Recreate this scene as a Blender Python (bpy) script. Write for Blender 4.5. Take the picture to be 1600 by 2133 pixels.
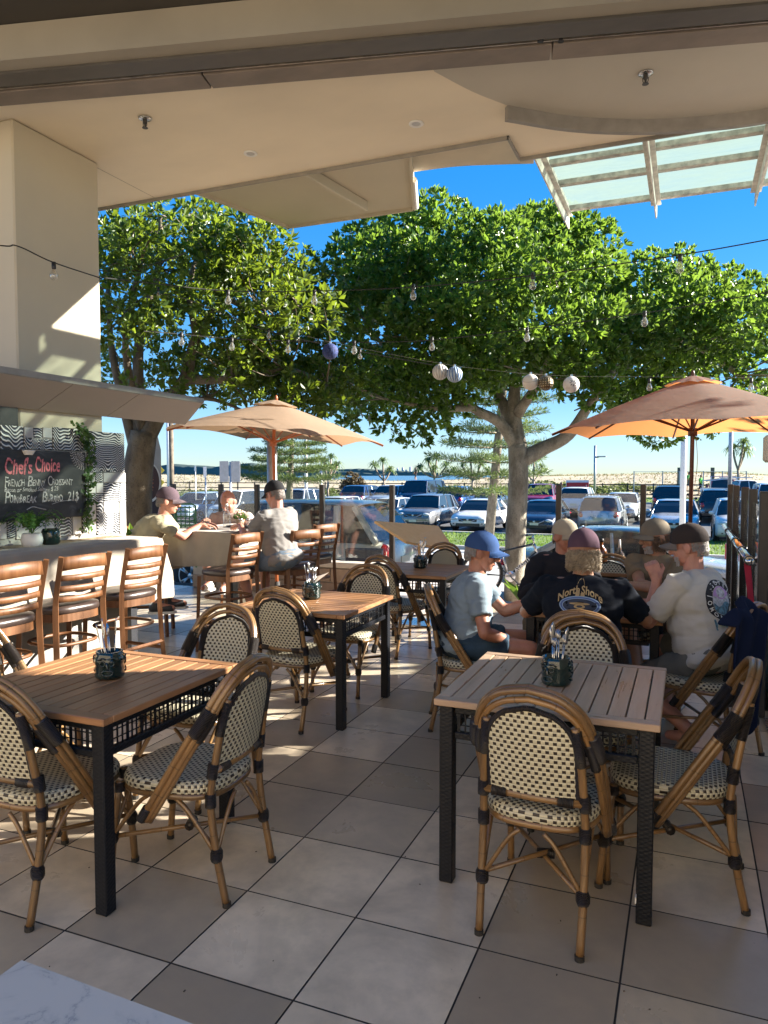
import bpy, bmesh, math, random
import numpy as np
from mathutils import Vector, Matrix, Euler
from mathutils.bvhtree import BVHTree

for o in list(bpy.data.objects): bpy.data.objects.remove(o)
S = bpy.context.scene
C = S.collection
R = math.radians
PI = math.pi

# ---------------------------------------------------------------- camera, sky, sun, exposure
# world axes: +X runs along the shop front, +Y out to the beach, Z = 0 is the terrace floor
YAW = R(22.3); PITCH = math.atan(76.5/1540.0); EYE = 1.6
cam_data = bpy.data.cameras.new('camera')
cam_data.sensor_fit = 'VERTICAL'; cam_data.sensor_height = 36.0; cam_data.lens = 36.0*1540/2133
cam_data.clip_start = 0.05; cam_data.clip_end = 60000
cam = bpy.data.objects.new('camera', cam_data); C.objects.link(cam)
cam.location = (0, 0, EYE); cam.rotation_euler = (R(90)-PITCH, 0, YAW)
S.camera = cam

SUN_AZ = R(60); SUN_EL = R(24)          # clockwise from +Y
W = bpy.data.worlds.new('World'); S.world = W; W.use_nodes = True
_n = W.node_tree.nodes; _bg = _n['Background']
_sky = _n.new('ShaderNodeTexSky'); _sky.sky_type = 'NISHITA'; _sky.sun_disc = False
_sky.sun_elevation = SUN_EL; _sky.sun_rotation = SUN_AZ
_sky.altitude = 5; _sky.air_density = 1.0; _sky.dust_density = 0.0; _sky.ozone_density = 4.0
_gm = _n.new('ShaderNodeGamma'); _gm.inputs[1].default_value = .5                 # evens out the glare along the horizon
_hs = _n.new('ShaderNodeHueSaturation'); _hs.inputs['Saturation'].default_value = 2.0
_tint = _n.new('ShaderNodeMix'); _tint.data_type = 'RGBA'; _tint.blend_type = 'MULTIPLY'; _tint.inputs[0].default_value = 1; _tint.inputs[7].default_value = (.75, .90, 1.14, 1)
_l = W.node_tree.links; _l.new(_sky.outputs[0], _gm.inputs[0]); _l.new(_gm.outputs[0], _hs.inputs['Color']); _l.new(_hs.outputs[0], _tint.inputs[6]); _l.new(_tint.outputs[2], _bg.inputs[0]); _bg.inputs[1].default_value = 0.10
sd = bpy.data.lights.new('sun', 'SUN'); sd.energy = 5.0; sd.angle = R(0.5); sd.color = (1.0, 0.93, 0.82)
sun = bpy.data.objects.new('sun', sd); C.objects.link(sun)
_d = Vector((math.sin(SUN_AZ)*math.cos(SUN_EL), math.cos(SUN_AZ)*math.cos(SUN_EL), math.sin(SUN_EL)))
sun.rotation_euler = _d.to_track_quat('Z', 'Y').to_euler(); sun.location = (8, 6, 12)
vs = S.view_settings; vs.view_transform = 'Standard'; vs.look = 'None'; vs.gamma = 1; vs.use_curve_mapping = False
vs.exposure = 2.2
S.cycles.use_denoising = True
try: S.cycles.denoiser = 'OPENIMAGEDENOISE'
except Exception: pass
S.cycles.max_bounces = 8; S.cycles.diffuse_bounces = 4; S.cycles.transparent_max_bounces = 24
S.cycles.sample_clamp_indirect = 6.0; S.cycles.caustics_reflective = False; S.cycles.caustics_refractive = False

# ---------------------------------------------------------------- survey helper: place seen from the tripod at a distance
def at(px, py, d):
    xc = (px-800)/1540.0; yc = -(py-1066.5)/1540.0
    f = math.cos(PITCH)+yc*math.sin(PITCH); z = -math.sin(PITCH)+yc*math.cos(PITCH)
    t = d/f
    return Vector(((xc*math.cos(YAW)-f*math.sin(YAW))*t, (xc*math.sin(YAW)+f*math.cos(YAW))*t, EYE+z*t))

# ---------------------------------------------------------------- mesh helpers
def frame(d):
    d = d.normalized(); a = Vector((0, 0, 1)) if abs(d.z) < .9 else Vector((1, 0, 0))
    x = d.cross(a).normalized(); return x, x.cross(d).normalized()
class MB:
    def __init__(s): s.v = []; s.f = []; s.uv = []; s.m = []; s.mi = 0
    def add(s, vs_, fs, uvs=None, M=None):
        k = len(s.v)
        s.v += [tuple(M @ Vector(q)) for q in vs_] if M is not None else [tuple(q) for q in vs_]
        s.f += [tuple(i+k for i in f) for f in fs]; s.m += [s.mi]*len(fs)
        s.uv += uvs if uvs else [None]*len(fs)
        return s
    def box(s, c, sz, rz=0, M=None, b=0.0):
        hx, hy, hz = sz[0]/2, sz[1]/2, sz[2]/2
        T = Matrix.Translation(c) @ (Matrix.Rotation(rz, 4, 'Z') if rz else Matrix())
        if M is not None: T = M @ T
        if b <= 0:
            vv = [(x, y, z) for x in (-hx, hx) for y in (-hy, hy) for z in (-hz, hz)]
            ff = [(0,1,3,2),(4,6,7,5),(0,4,5,1),(2,3,7,6),(0,2,6,4),(1,5,7,3)]
            uvs = []
            for f in ff:
                q = [vv[i] for i in f]
                ax = [len({round(p[k], 6) for p in q}) for k in range(3)]; k = ax.index(1)
                i, j = [a for a in range(3) if a != k]
                uvs.append([(p[i], p[j]) for p in q])
            return s.add(vv, ff, uvs, T)
        vv = []; idx = {}
        for sx in (-1, 1):
            for sy in (-1, 1):
                for sz_ in (-1, 1):
                    for k, p in enumerate(((hx, hy-b, hz-b), (hx-b, hy, hz-b), (hx-b, hy-b, hz))):
                        idx[(sx, sy, sz_, k)] = len(vv); vv.append((sx*p[0], sy*p[1], sz_*p[2]))
        ff = []
        g = lambda a, b_, c_, k: idx[(a, b_, c_, k)]
        for q in (-1, 1):
            ff.append((g(q,-1,-1,0), g(q,1,-1,0), g(q,1,1,0), g(q,-1,1,0))[::q])
            ff.append((g(-1,q,-1,1), g(-1,q,1,1), g(1,q,1,1), g(1,q,-1,1))[::q])
            ff.append((g(-1,-1,q,2), g(1,-1,q,2), g(1,1,q,2), g(-1,1,q,2))[::q])
        for a in (-1, 1):
            for c_ in (-1, 1):
                for q in (g(a,c_,-1,0), ): pass
                ff.append((g(a,c_,-1,0), g(a,c_,1,0), g(a,c_,1,1), g(a,c_,-1,1))[::-a*c_])
                ff.append((g(a,-1,c_,0), g(a,1,c_,0), g(a,1,c_,2), g(a,-1,c_,2))[::a*c_])
                ff.append((g(-1,a,c_,1), g(1,a,c_,1), g(1,a,c_,2), g(-1,a,c_,2))[::-a*c_])
                for e in (-1, 1): ff.append((g(a,c_,e,0), g(a,c_,e,1), g(a,c_,e,2))[::a*c_*e])
        return s.add(vv, ff, None, T)
    def tube(s, pts, r, n=8, closed=False, cap=True, flat=1.0, M=None):
        P = [Vector(p) for p in pts]; m = len(P); rr = list(r) if hasattr(r, '__len__') else [r]*m
        tang = []
        for i in range(m):
            a = P[i-1] if (i > 0 or closed) else P[i]; b = P[(i+1) % m] if (i < m-1 or closed) else P[i]
            tang.append((b-a).normalized() if (b-a).length > 1e-9 else Vector((0, 0, 1)))
        x, y = frame(tang[0]); rings = []; L = 0; Ls = []
        for i in range(m):
            if i:
                L += (P[i]-P[i-1]).length
                x = (x - tang[i]*x.dot(tang[i])); x = x.normalized() if x.length > 1e-6 else frame(tang[i])[0]
                y = tang[i].cross(x)*-1
            Ls.append(L)
            rings.append([P[i]+(x*math.cos(2*PI*k/n)+y*math.sin(2*PI*k/n)*flat)*rr[i] for k in range(n)])
        vv = [q for ring in rings for q in ring]; ff = []; uvs = []
        for i in range(m if closed else m-1):
            j = (i+1) % m
            for k in range(n):
                k2 = (k+1) % n
                ff.append((i*n+k, i*n+k2, j*n+k2, j*n+k)[::-1])
                l0, l1 = Ls[i], (Ls[j] if j else L+(P[0]-P[-1]).length)
                w = 2*PI*rr[i]/n
                uvs.append([(k*w, l0), ((k+1)*w, l0), ((k+1)*w, l1), (k*w, l1)][::-1])
        if cap and not closed:
            ff.append(tuple(range(n))); uvs.append([(0, 0)]*n)
            ff.append(tuple((m-1)*n+k for k in range(n))[::-1]); uvs.append([(0, L)]*n)
        return s.add(vv, ff, uvs, M)
    def lathe(s, prof, n=16, c=(0, 0, 0), M=None, cap=True):
        vv = []; ff = []
        for r_, z in prof: vv += [(c[0]+r_*math.cos(2*PI*k/n), c[1]+r_*math.sin(2*PI*k/n), c[2]+z) for k in range(n)]
        for i in range(len(prof)-1):
            for k in range(n): ff.append((i*n+k, i*n+(k+1) % n, (i+1)*n+(k+1) % n, (i+1)*n+k))
        if cap: ff.append(tuple(range(n))[::-1]); ff.append(tuple((len(prof)-1)*n+k for k in range(n)))
        return s.add(vv, ff, None, M)
    def ball(s, c, r, nu=14, nv=9, M=None):
        r = r if hasattr(r, '__len__') else (r, r, r); vv = [(c[0], c[1], c[2]-r[2])]; ff = []
        for j in range(1, nv):
            a = PI*j/nv
            for k in range(nu):
                b = 2*PI*k/nu; vv.append((c[0]+r[0]*math.sin(a)*math.cos(b), c[1]+r[1]*math.sin(a)*math.sin(b), c[2]-r[2]*math.cos(a)))
        vv.append((c[0], c[1], c[2]+r[2])); e = len(vv)-1
        for k in range(nu):
            k2 = (k+1) % nu
            ff.append((0, 1+k2, 1+k)); ff.append((e, e-nu+k, e-nu+k2))
            for j in range(nv-2): ff.append((1+j*nu+k, 1+j*nu+k2, 1+(j+1)*nu+k2, 1+(j+1)*nu+k))
        return s.add(vv, ff, None, M)
    def cone2(s, a, b, ra, rb, n=12, M=None):          # rounded tapered limb
        a, b = Vector(a), Vector(b); d = (b-a); L = d.length; d = d/L if L > 1e-6 else Vector((0, 0, 1))
        pts = []; rr = []
        for q in (90, 60, 30): pts.append(a-d*ra*math.sin(R(q))); rr.append(max(1e-4, ra*math.cos(R(q))))
        for i in range(5): t = i/4; pts.append(a.lerp(b, t)); rr.append(ra+(rb-ra)*t)
        for q in (30, 60, 90): pts.append(b+d*rb*math.sin(R(q))); rr.append(max(1e-4, rb*math.cos(R(q))))
        return s.tube(pts, rr, n, M=M)
    def prism(s, poly, z0, z1, M=None):
        n = len(poly); vv = [(x, y, z0) for x, y in poly]+[(x, y, z1) for x, y in poly]
        ff = [tuple(range(n))[::-1], tuple(range(n, 2*n))]+[(i, (i+1) % n, n+(i+1) % n, n+i) for i in range(n)]
        return s.add(vv, ff, None, M)
    def sheet(s, fn, nu, nv, M=None, uvs=None):          # fn(i/nu, j/nv) -> point
        vv = [fn(i/nu, j/nv) for j in range(nv+1) for i in range(nu+1)]; ff = []; uu = []
        for j in range(nv):
            for i in range(nu):
                a = j*(nu+1)+i; ff.append((a, a+1, a+nu+2, a+nu+1))
                if uvs: uu.append([(q[0]*uvs[0], q[1]*uvs[1]) for q in ((i/nu, j/nv), ((i+1)/nu, j/nv), ((i+1)/nu, (j+1)/nv), (i/nu, (j+1)/nv))])
        return s.add(vv, ff, uu or None, M)
    def mesh(s, name, mats, smooth=False):
        me = bpy.data.meshes.new(name); me.from_pydata(s.v, [], s.f)
        for m in (mats if isinstance(mats, (list, tuple)) else [mats]): me.materials.append(m)
        if any(s.m): me.polygons.foreach_set('material_index', s.m)
        if any(u is not None for u in s.uv):
            lay = me.uv_layers.new(name='UVMap'); flat = []
            for u, f in zip(s.uv, s.f):
                for q in (u if u is not None else [(0, 0)]*len(f)): flat += [q[0], q[1]]
            lay.data.foreach_set('uv', flat)
        if smooth: me.polygons.foreach_set('use_smooth', [True]*len(me.polygons))
        me.update(); return me
    def build(s, name, mats, parent=None, smooth=False, **kw):
        return link(name, s.mesh(name, mats, smooth), parent, **kw)
def link(name, me, parent=None, loc=None, rot=None, label=None, cat=None, group=None, kind=None):
    o = bpy.data.objects.new(name, me); C.objects.link(o)
    if parent is not None: o.parent = parent
    if loc is not None: o.location = loc
    if rot is not None: o.rotation_euler = rot
    return tag(o, label, cat, group, kind)
def tag(o, label=None, cat=None, group=None, kind=None):
    if label: o['label'] = label
    if cat: o['category'] = cat
    if group: o['group'] = group
    if kind: o['kind'] = kind
    return o
def thing(name, label, cat, loc=(0, 0, 0), rz=0, group=None):
    return link(name, None, None, loc, (0, 0, rz), label, cat, group)
def dup(root, loc, rz, label, group=None):
    r = root.copy(); C.objects.link(r); r.location = loc; r.rotation_euler = (0, 0, rz); r['label'] = label
    if group: r['group'] = group
    for ch in list(root.children):
        c = ch.copy(); C.objects.link(c); c.parent = r
        for gch in list(ch.children):
            d = gch.copy(); C.objects.link(d); d.parent = c
    return r
def spline(pts, n=6):                                   # Catmull-Rom through the points
    P = [Vector(p) for p in pts]; out = []
    for i in range(len(P)-1):
        a = P[i-1] if i else P[0]*2-P[1]; b = P[i]; c = P[i+1]; d = P[i+2] if i+2 < len(P) else P[-1]*2-P[-2]
        for k in range(n):
            t = k/n; out.append(.5*((2*b)+(c-a)*t+(2*a-5*b+4*c-d)*t*t+(3*b-a-3*c+d)*t**3))
    out.append(P[-1]); return out
def baked(o_me, mods):                                  # run modifiers once and keep the result
    o = bpy.data.objects.new('tmp', o_me); C.objects.link(o)
    for t, kw in mods:
        m = o.modifiers.new(t, t)
        for k, v in kw.items(): setattr(m, k, v)
    dg = bpy.context.evaluated_depsgraph_get(); dg.update()
    me = bpy.data.meshes.new_from_object(o.evaluated_get(dg)); bpy.data.objects.remove(o); return me

# ---------------------------------------------------------------- materials
def nt(name):
    m = bpy.data.materials.new(name); m.use_nodes = True
    return m, m.node_tree.nodes, m.node_tree.links, m.node_tree.nodes['Principled BSDF']
def math_(N, L, op, a, b=None, c=None):
    n = N.new('ShaderNodeMath'); n.operation = op
    for i, q in enumerate((a, b, c)):
        if q is None: continue
        if isinstance(q, (int, float)): n.inputs[i].default_value = q
        else: L.new(q, n.inputs[i])
    return n.outputs[0]
def mixc(N, L, f, a, b):
    n = N.new('ShaderNodeMix'); n.data_type = 'RGBA'
    for k, q in ((0, f), (6, a), (7, b)):
        if isinstance(q, (int, float)): n.inputs[k].default_value = q
        elif isinstance(q, tuple): n.inputs[k].default_value = (*q[:3], 1)
        else: L.new(q, n.inputs[k])
    return n.outputs[2]
def coord(N, L, kind='pos', scale=(1, 1, 1), rot=(0, 0, 0)):
    if kind == 'pos': o = N.new('ShaderNodeNewGeometry').outputs['Position']
    else: o = N.new('ShaderNodeTexCoord').outputs['UV' if kind == 'uv' else 'Object']
    mp = N.new('ShaderNodeMapping'); mp.inputs['Scale'].default_value = scale; mp.inputs['Rotation'].default_value = rot
    L.new(o, mp.inputs[0]); return mp.outputs[0]
def noise(N, L, vec, scale, detail=4, rough=.55, dist=0):
    n = N.new('ShaderNodeTexNoise'); n.inputs['Scale'].default_value = scale; n.inputs['Detail'].default_value = detail
    n.inputs['Roughness'].default_value = rough; n.inputs['Distortion'].default_value = dist; L.new(vec, n.inputs['Vector']); return n.outputs['Fac']
def ramp(N, L, fac, stops):
    r = N.new('ShaderNodeValToRGB'); e = r.color_ramp.elements
    while len(e) > 1: e.remove(e[-1])
    for i, (p, c) in enumerate(stops):
        q = e[0] if i == 0 else e.new(p)
        q.position = p; q.color = (*c[:3], 1) if isinstance(c, tuple) else (c, c, c, 1)
    L.new(fac, r.inputs[0]); return r.outputs[0]
def bump(N, L, b, h, strength, dist=.01):
    n = N.new('ShaderNodeBump'); n.inputs['Strength'].default_value = strength; n.inputs['Distance'].default_value = dist
    L.new(h, n.inputs['Height']); L.new(n.outputs[0], b.inputs['Normal'])
MATS = {}
def mat(name, base, rough=.6, metal=0., var=.18, vs_=6., vst=(1, 1, 1), bs=0., bstr=.2, spec=.5, coat=0., kind='pos', trans=0., sheen=0., emit=None):
    if name in MATS: return MATS[name]
    m, N, L, b = nt(name)
    b.inputs['Roughness'].default_value = rough; b.inputs['Metallic'].default_value = metal
    b.inputs['Specular IOR Level'].default_value = spec; b.inputs['Coat Weight'].default_value = coat
    b.inputs['Coat Roughness'].default_value = .06
    if sheen: b.inputs['Sheen Weight'].default_value = sheen
    if trans: b.inputs['Transmission Weight'].default_value = trans
    if emit: b.inputs['Emission Color'].default_value = (*emit[:3], 1); b.inputs['Emission Strength'].default_value = emit[3]
    if var:
        v = coord(N, L, kind, vst); f = noise(N, L, v, vs_)
        lo = tuple(c*(1-var) for c in base); hi = tuple(min(1, c*(1+var)) for c in base)
        L.new(ramp(N, L, f, [(.3, lo), (.7, hi)]), b.inputs['Base Color'])
        if rough > .15: L.new(ramp(N, L, f, [(.2, max(.02, rough-.08)), (.8, min(1, rough+.1))]), b.inputs['Roughness'])
    else: b.inputs['Base Color'].default_value = (*base, 1)
    if bs:
        v = coord(N, L, kind, vst); bump(N, L, b, noise(N, L, v, bs, 5), bstr)
    MATS[name] = m; return m
def leafmat(name, c1, c2, tr, trw=.35, rough=.45):
    m, N, L, b = nt(name); g = N.new('ShaderNodeNewGeometry')
    col = ramp(N, L, g.outputs['Random Per Island'], [(0, c1), (.6, tuple((x+y)/2 for x, y in zip(c1, c2))), (1, c2)])
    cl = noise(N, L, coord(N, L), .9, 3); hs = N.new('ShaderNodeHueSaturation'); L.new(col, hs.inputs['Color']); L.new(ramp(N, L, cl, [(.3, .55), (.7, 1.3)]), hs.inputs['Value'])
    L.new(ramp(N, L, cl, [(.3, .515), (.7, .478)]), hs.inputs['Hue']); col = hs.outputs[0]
    L.new(col, b.inputs['Base Color']); b.inputs['Roughness'].default_value = rough; b.inputs['Specular IOR Level'].default_value = .45
    t = N.new('ShaderNodeBsdfTranslucent'); L.new(mixc(N, L, .8, col, tr), t.inputs[0])
    mx = N.new('ShaderNodeMixShader'); mx.inputs[0].default_value = trw
    L.new(b.outputs[0], mx.inputs[1]); L.new(t.outputs[0], mx.inputs[2]); L.new(mx.outputs[0], N['Material Output'].inputs[0])
    MATS[name] = m; return m
def glassmat(name, tint, refl=.12, rough=.02, dirt=.05):
    m, N, L, b = nt(name); N.remove(b)
    t = N.new('ShaderNodeBsdfTransparent'); t.inputs[0].default_value = (*tint, 1)
    gl = N.new('ShaderNodeBsdfGlossy'); gl.inputs['Roughness'].default_value = rough
    df = N.new('ShaderNodeBsdfDiffuse'); df.inputs[0].default_value = (.7, .72, .7, 1)
    fr = N.new('ShaderNodeLayerWeight'); fr.inputs[0].default_value = .25
    f = math_(N, L, 'MULTIPLY_ADD', fr.outputs['Fresnel'], .32, refl*.2)
    mx = N.new('ShaderNodeMixShader'); L.new(f, mx.inputs[0]); L.new(t.outputs[0], mx.inputs[1]); L.new(gl.outputs[0], mx.inputs[2])
    dn = ramp(N, L, noise(N, L, coord(N, L), 3.0, 6), [(.35, dirt*.4), (.75, dirt*1.6)])
    m2 = N.new('ShaderNodeMixShader'); L.new(dn, m2.inputs[0]); L.new(mx.outputs[0], m2.inputs[1]); L.new(df.outputs[0], m2.inputs[2])
    L.new(m2.outputs[0], N['Material Output'].inputs[0]); MATS[name] = m; return m
def woodmat(name, c1, c2, rough=.45, kind='obj', axis=1, sc=9., bstr=.12, perobj=.25):
    m, N, L, b = nt(name); s = [14, 14, 14]; s[axis] = 1.2
    v = coord(N, L, kind, tuple(s)); ob = N.new('ShaderNodeObjectInfo')
    ad = N.new('ShaderNodeVectorMath'); ad.operation = 'ADD'; L.new(v, ad.inputs[0])
    cb = N.new('ShaderNodeCombineXYZ'); r10 = math_(N, L, 'MULTIPLY', ob.outputs['Random'], 37.); L.new(r10, cb.inputs[0]); L.new(r10, cb.inputs[1]); L.new(cb.outputs[0], ad.inputs[1])
    f = noise(N, L, ad.outputs[0], sc*.35, 6, .6, .6)
    col = ramp(N, L, f, [(.25, c1), (.5, tuple((a+q)/2 for a, q in zip(c1, c2))), (.75, c2)])
    dark = math_(N, L, 'MULTIPLY_ADD', ob.outputs['Random'], perobj, 1-perobj*.6)
    hsv = N.new('ShaderNodeHueSaturation'); L.new(col, hsv.inputs['Color']); L.new(dark, hsv.inputs['Value'])
    L.new(hsv.outputs[0], b.inputs['Base Color']); L.new(ramp(N, L, f, [(.2, rough-.1), (.8, rough+.12)]), b.inputs['Roughness'])
    bump(N, L, b, f, bstr, .004); MATS[name] = m; return m
def weavemat(name, light, dark, cw=.026, rh=.0165, fill=.47, gray=None):
    m, N, L, b = nt(name); sp = N.new('ShaderNodeSeparateXYZ'); L.new(coord(N, L, 'uv'), sp.inputs[0])
    s = math_(N, L, 'DIVIDE', sp.outputs[1], rh); row = math_(N, L, 'FLOOR', s); fy = math_(N, L, 'FRACT', s)
    t = math_(N, L, 'MULTIPLY_ADD', math_(N, L, 'MODULO', math_(N, L, 'ABSOLUTE', row), 2.), .5, math_(N, L, 'DIVIDE', sp.outputs[0], cw)); fx = math_(N, L, 'FRACT', t)
    d = math_(N, L, 'MULTIPLY', math_(N, L, 'LESS_THAN', fx, fill), math_(N, L, 'LESS_THAN', fy, .66))
    # strands rise and dive
    hx = math_(N, L, 'ABSOLUTE', math_(N, L, 'SINE', math_(N, L, 'MULTIPLY', t, 2*PI)))
    hy = math_(N, L, 'ABSOLUTE', math_(N, L, 'SINE', math_(N, L, 'MULTIPLY', s, PI)))
    h = math_(N, L, 'SUBTRACT', math_(N, L, 'MULTIPLY', math_(N, L, 'ADD', hx, hy), .5), math_(N, L, 'MULTIPLY', d, .45))
    nz = noise(N, L, coord(N, L), 60, 2)
    lt = mixc(N, L, nz, tuple(c*.82 for c in light), light)
    gap = math_(N, L, 'MULTIPLY', math_(N, L, 'LESS_THAN', hy, .22), .55)
    lt = mixc(N, L, gap, lt, tuple(c*.45 for c in light))
    L.new(mixc(N, L, d, lt, dark), b.inputs['Base Color']); b.inputs['Roughness'].default_value = .38
    bump(N, L, b, h, .9, .004); MATS[name] = m; return m
def on(px, py, z):
    a = at(px, py, 1.0); t = (z-EYE)/(a.z-EYE); return Vector((a.x*t, a.y*t, z))
def in_view(u, v, z, m=80):
    xr = u*math.cos(YAW)+v*math.sin(YAW); fd = -u*math.sin(YAW)+v*math.cos(YAW)
    if fd < .25: return False
    px = 800+1540*xr/fd; py = 990+1540*(EYE-z)/fd
    return -m < px < 1600+m and -m < py < 2133+m
rnd = random.Random(11)

# ---------------------------------------------------------------- base materials
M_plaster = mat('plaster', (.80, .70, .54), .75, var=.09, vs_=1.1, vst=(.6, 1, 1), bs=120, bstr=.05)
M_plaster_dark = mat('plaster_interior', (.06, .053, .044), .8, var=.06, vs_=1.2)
M_cream = mat('cream_render', (.56, .50, .38), .75, var=.05, vs_=1.2, bs=90, bstr=.05)
M_trim = mat('grey_trim', (.27, .25, .22), .55, var=.15, vs_=8)
M_track = mat('track_channel', (.085, .077, .07), .5, var=.2, vs_=14, vst=(.4, 1, 1))
M_trackpanel = mat('track_panel', (.20, .165, .14), .6, var=.22, vs_=5, vst=(.6, 1, 1), bs=30, bstr=.1)
M_black = mat('black_gap', (.012, .012, .014), .6, var=0)
M_steel = mat('brushed_steel', (.55, .55, .54), .28, 1., var=.08, vs_=40)
M_bronze = mat('bronze_post', (.036, .032, .03), .35, .4, var=.1, vs_=20)
M_panelgrey = mat('awning_panel', (.42, .37, .345), .55, var=.05, vs_=2)
M_white = mat('white_paint', (.78, .77, .74), .5, var=.05, vs_=8)
M_glass = glassmat('balustrade_glass', (.93, .96, .95), .2, .01, .03)
def frosted():
    m, N, L, b = nt('canopy_glass'); N.remove(b)
    t = N.new('ShaderNodeBsdfTransparent'); t.inputs[0].default_value = (.8, .88, .82, 1)
    d = N.new('ShaderNodeBsdfTranslucent'); d.inputs[0].default_value = (.42, .48, .42, 1)
    f = noise(N, L, coord(N, L, 'pos', (1, 3, 1)), 2.2, 5)
    mx = N.new('ShaderNodeMixShader'); L.new(ramp(N, L, f, [(.3, .45), (.7, .7)]), mx.inputs[0]); L.new(t.outputs[0], mx.inputs[1]); L.new(d.outputs[0], mx.inputs[2])
    L.new(mx.outputs[0], N['Material Output'].inputs[0]); return m
M_canopyglass = frosted()

# ---------------------------------------------------------------- terrace floor, every tile its own piece
def tilemat():
    m, N, L, b = nt('floor_tile'); ob = N.new('ShaderNodeObjectInfo').outputs['Random']; P = coord(N, L)
    base = ramp(N, L, ob, [(0, (.62, .51, .37)), (.25, (.72, .60, .44)), (.42, (.64, .53, .385)), (.47, (.42, .34, .24)), (.62, (.36, .29, .205)), (.78, (.44, .355, .25)), (.83, (.66, .55, .40)), (1, (.74, .63, .47))])
    st = noise(N, L, P, 2.6, 6, .62, .4); st2 = noise(N, L, P, 11, 5, .6)
    c = mixc(N, L, ramp(N, L, st, [(.40, 0.), (.72, .62)]), base, (.25, .215, .17))
    c = mixc(N, L, ramp(N, L, st2, [(.45, 0.), (.8, .42)]), c, (.3, .255, .195))
    sp = noise(N, L, P, 55, 2); c = mixc(N, L, ramp(N, L, sp, [(.74, 0.), (.79, .5)]), c, (.14, .12, .1))
    L.new(c, b.inputs['Base Color']); L.new(ramp(N, L, st, [(.2, .22), (.8, .42)]), b.inputs['Roughness'])
    b.inputs['Specular IOR Level'].default_value = .6
    bump(N, L, b, noise(N, L, P, 160, 3), .04, .002); return m
M_tile = tilemat()
M_grout = mat('grout', (.035, .032, .03), .9, var=.2, vs_=30)
fl = MB().box((-3.0, 1.6, -.1638), (12.6, 14.9, .32)).build('floor', M_grout, kind='structure')
_t = MB().box((0, 0, -.0018), (.4508, .4508, .0036)); _t.m = [0 if all(abs(_t.v[k][2]) < 1e-6 for k in f) else 1 for f in _t.f]; t_me = _t.mesh('tile', [M_tile, M_grout])
P_ = .4575
tl = []
for i in range(-15, 9):
    for j in range(-9, 16):
        u, v = -1.54+.2287+P_*i, 1.91+.2287+P_*j
        if v > 9.0 or u > 2.9 or (u > .42 and v > 5.4): continue
        tl.append((0 if in_view(u, v, 0, 160) else 1, math.hypot(u, v), u, v))
tl.sort(); rest = MB()
for n_, (_, _, u, v) in enumerate(tl):
    if n_ < 300: link('tile', t_me, fl, (u, v, rnd.uniform(-.0006, .0006)))
    else: rest.box((u, v, -.0018), (.4508, .4508, .0036))
rest.build('tiles_beyond', M_tile, fl, kind='stuff')
# bits of crumbs and a dry leaf on the tiles
cr = MB()
for i in range(16):
    p = on(rnd.uniform(60, 1580), rnd.uniform(1560, 2120), .002)
    cr.box(p, (rnd.uniform(.003, .009), rnd.uniform(.002, .004), .002), rnd.uniform(0, 3))
cr.build('floor_crumbs', mat('crumb', (.09, .07, .05), .9, var=0), label='dark crumbs scattered over the floor tiles', cat='crumbs', kind='stuff')

# ---------------------------------------------------------------- cafe roof and front
roof = thing('cafe_roof', 'cream flat ceiling of the cafe overhanging the terrace', 'roof', (0, 0, 4.26))
_h0, _h1 = on(0, 222, 4.12), on(1600, 88, 4.12); _hd = (_h1-_h0).normalized(); _hn = Vector((_hd.y, -_hd.x, 0))*.1; _e = lambda u: (_h0.y+_hn.y)+(u-_h0.x-_hn.x)*_hd.y/_hd.x
MB().prism([(-9, _e(-9)), (4.2, _e(4.2)), (4.2, 6.29), (-1.345, 6.29), (-1.345, 5.86), (-9, 5.86)], 0, .22).build('soffit', M_plaster, roof)
e = MB()
e.box((-5.17, 5.868, .085), (7.64, .016, .23)); e.box((-1.353, 6.07, .085), (.016, .42, .23)); e.box((1.43, 6.298, .085), (5.56, .016, .23))
e.build('edge_trim', M_trim, roof)
arc = [on(905, 148, 4.26), on(1000, 192, 4.26), on(1058, 219, 4.26)]
# curved downstand under the soffit, right of centre
cp = [on(1058, 218, 4.26), on(1190, 240, 4.26), on(1330, 247, 4.26), on(1470, 240, 4.26), on(1610, 221, 4.26), on(1800, 175, 4.26)]
cp = spline(cp, 6); ds = MB(); n = len(cp)
vv = []
for i, p in enumerate(cp):
    t = (cp[min(n-1, i+1)]-cp[max(0, i-1)]).normalized(); nn = Vector((-t.y, t.x, 0))
    for o_, z in ((0, 0), (0, -.1), (.045, -.1), (.045, 0)): q = p+nn*o_; vv.append((q.x, q.y, z-.001))
ff = [(i*4+a, i*4+(a+1) % 4, i*4+4+(a+1) % 4, i*4+4+a) for i in range(n-1) for a in range(4)]+[(0, 1, 2, 3), tuple(4*(n-1)+a for a in (3, 2, 1, 0))]
ds.add(vv, ff).build('curved_downstand', M_trim, roof)
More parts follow.
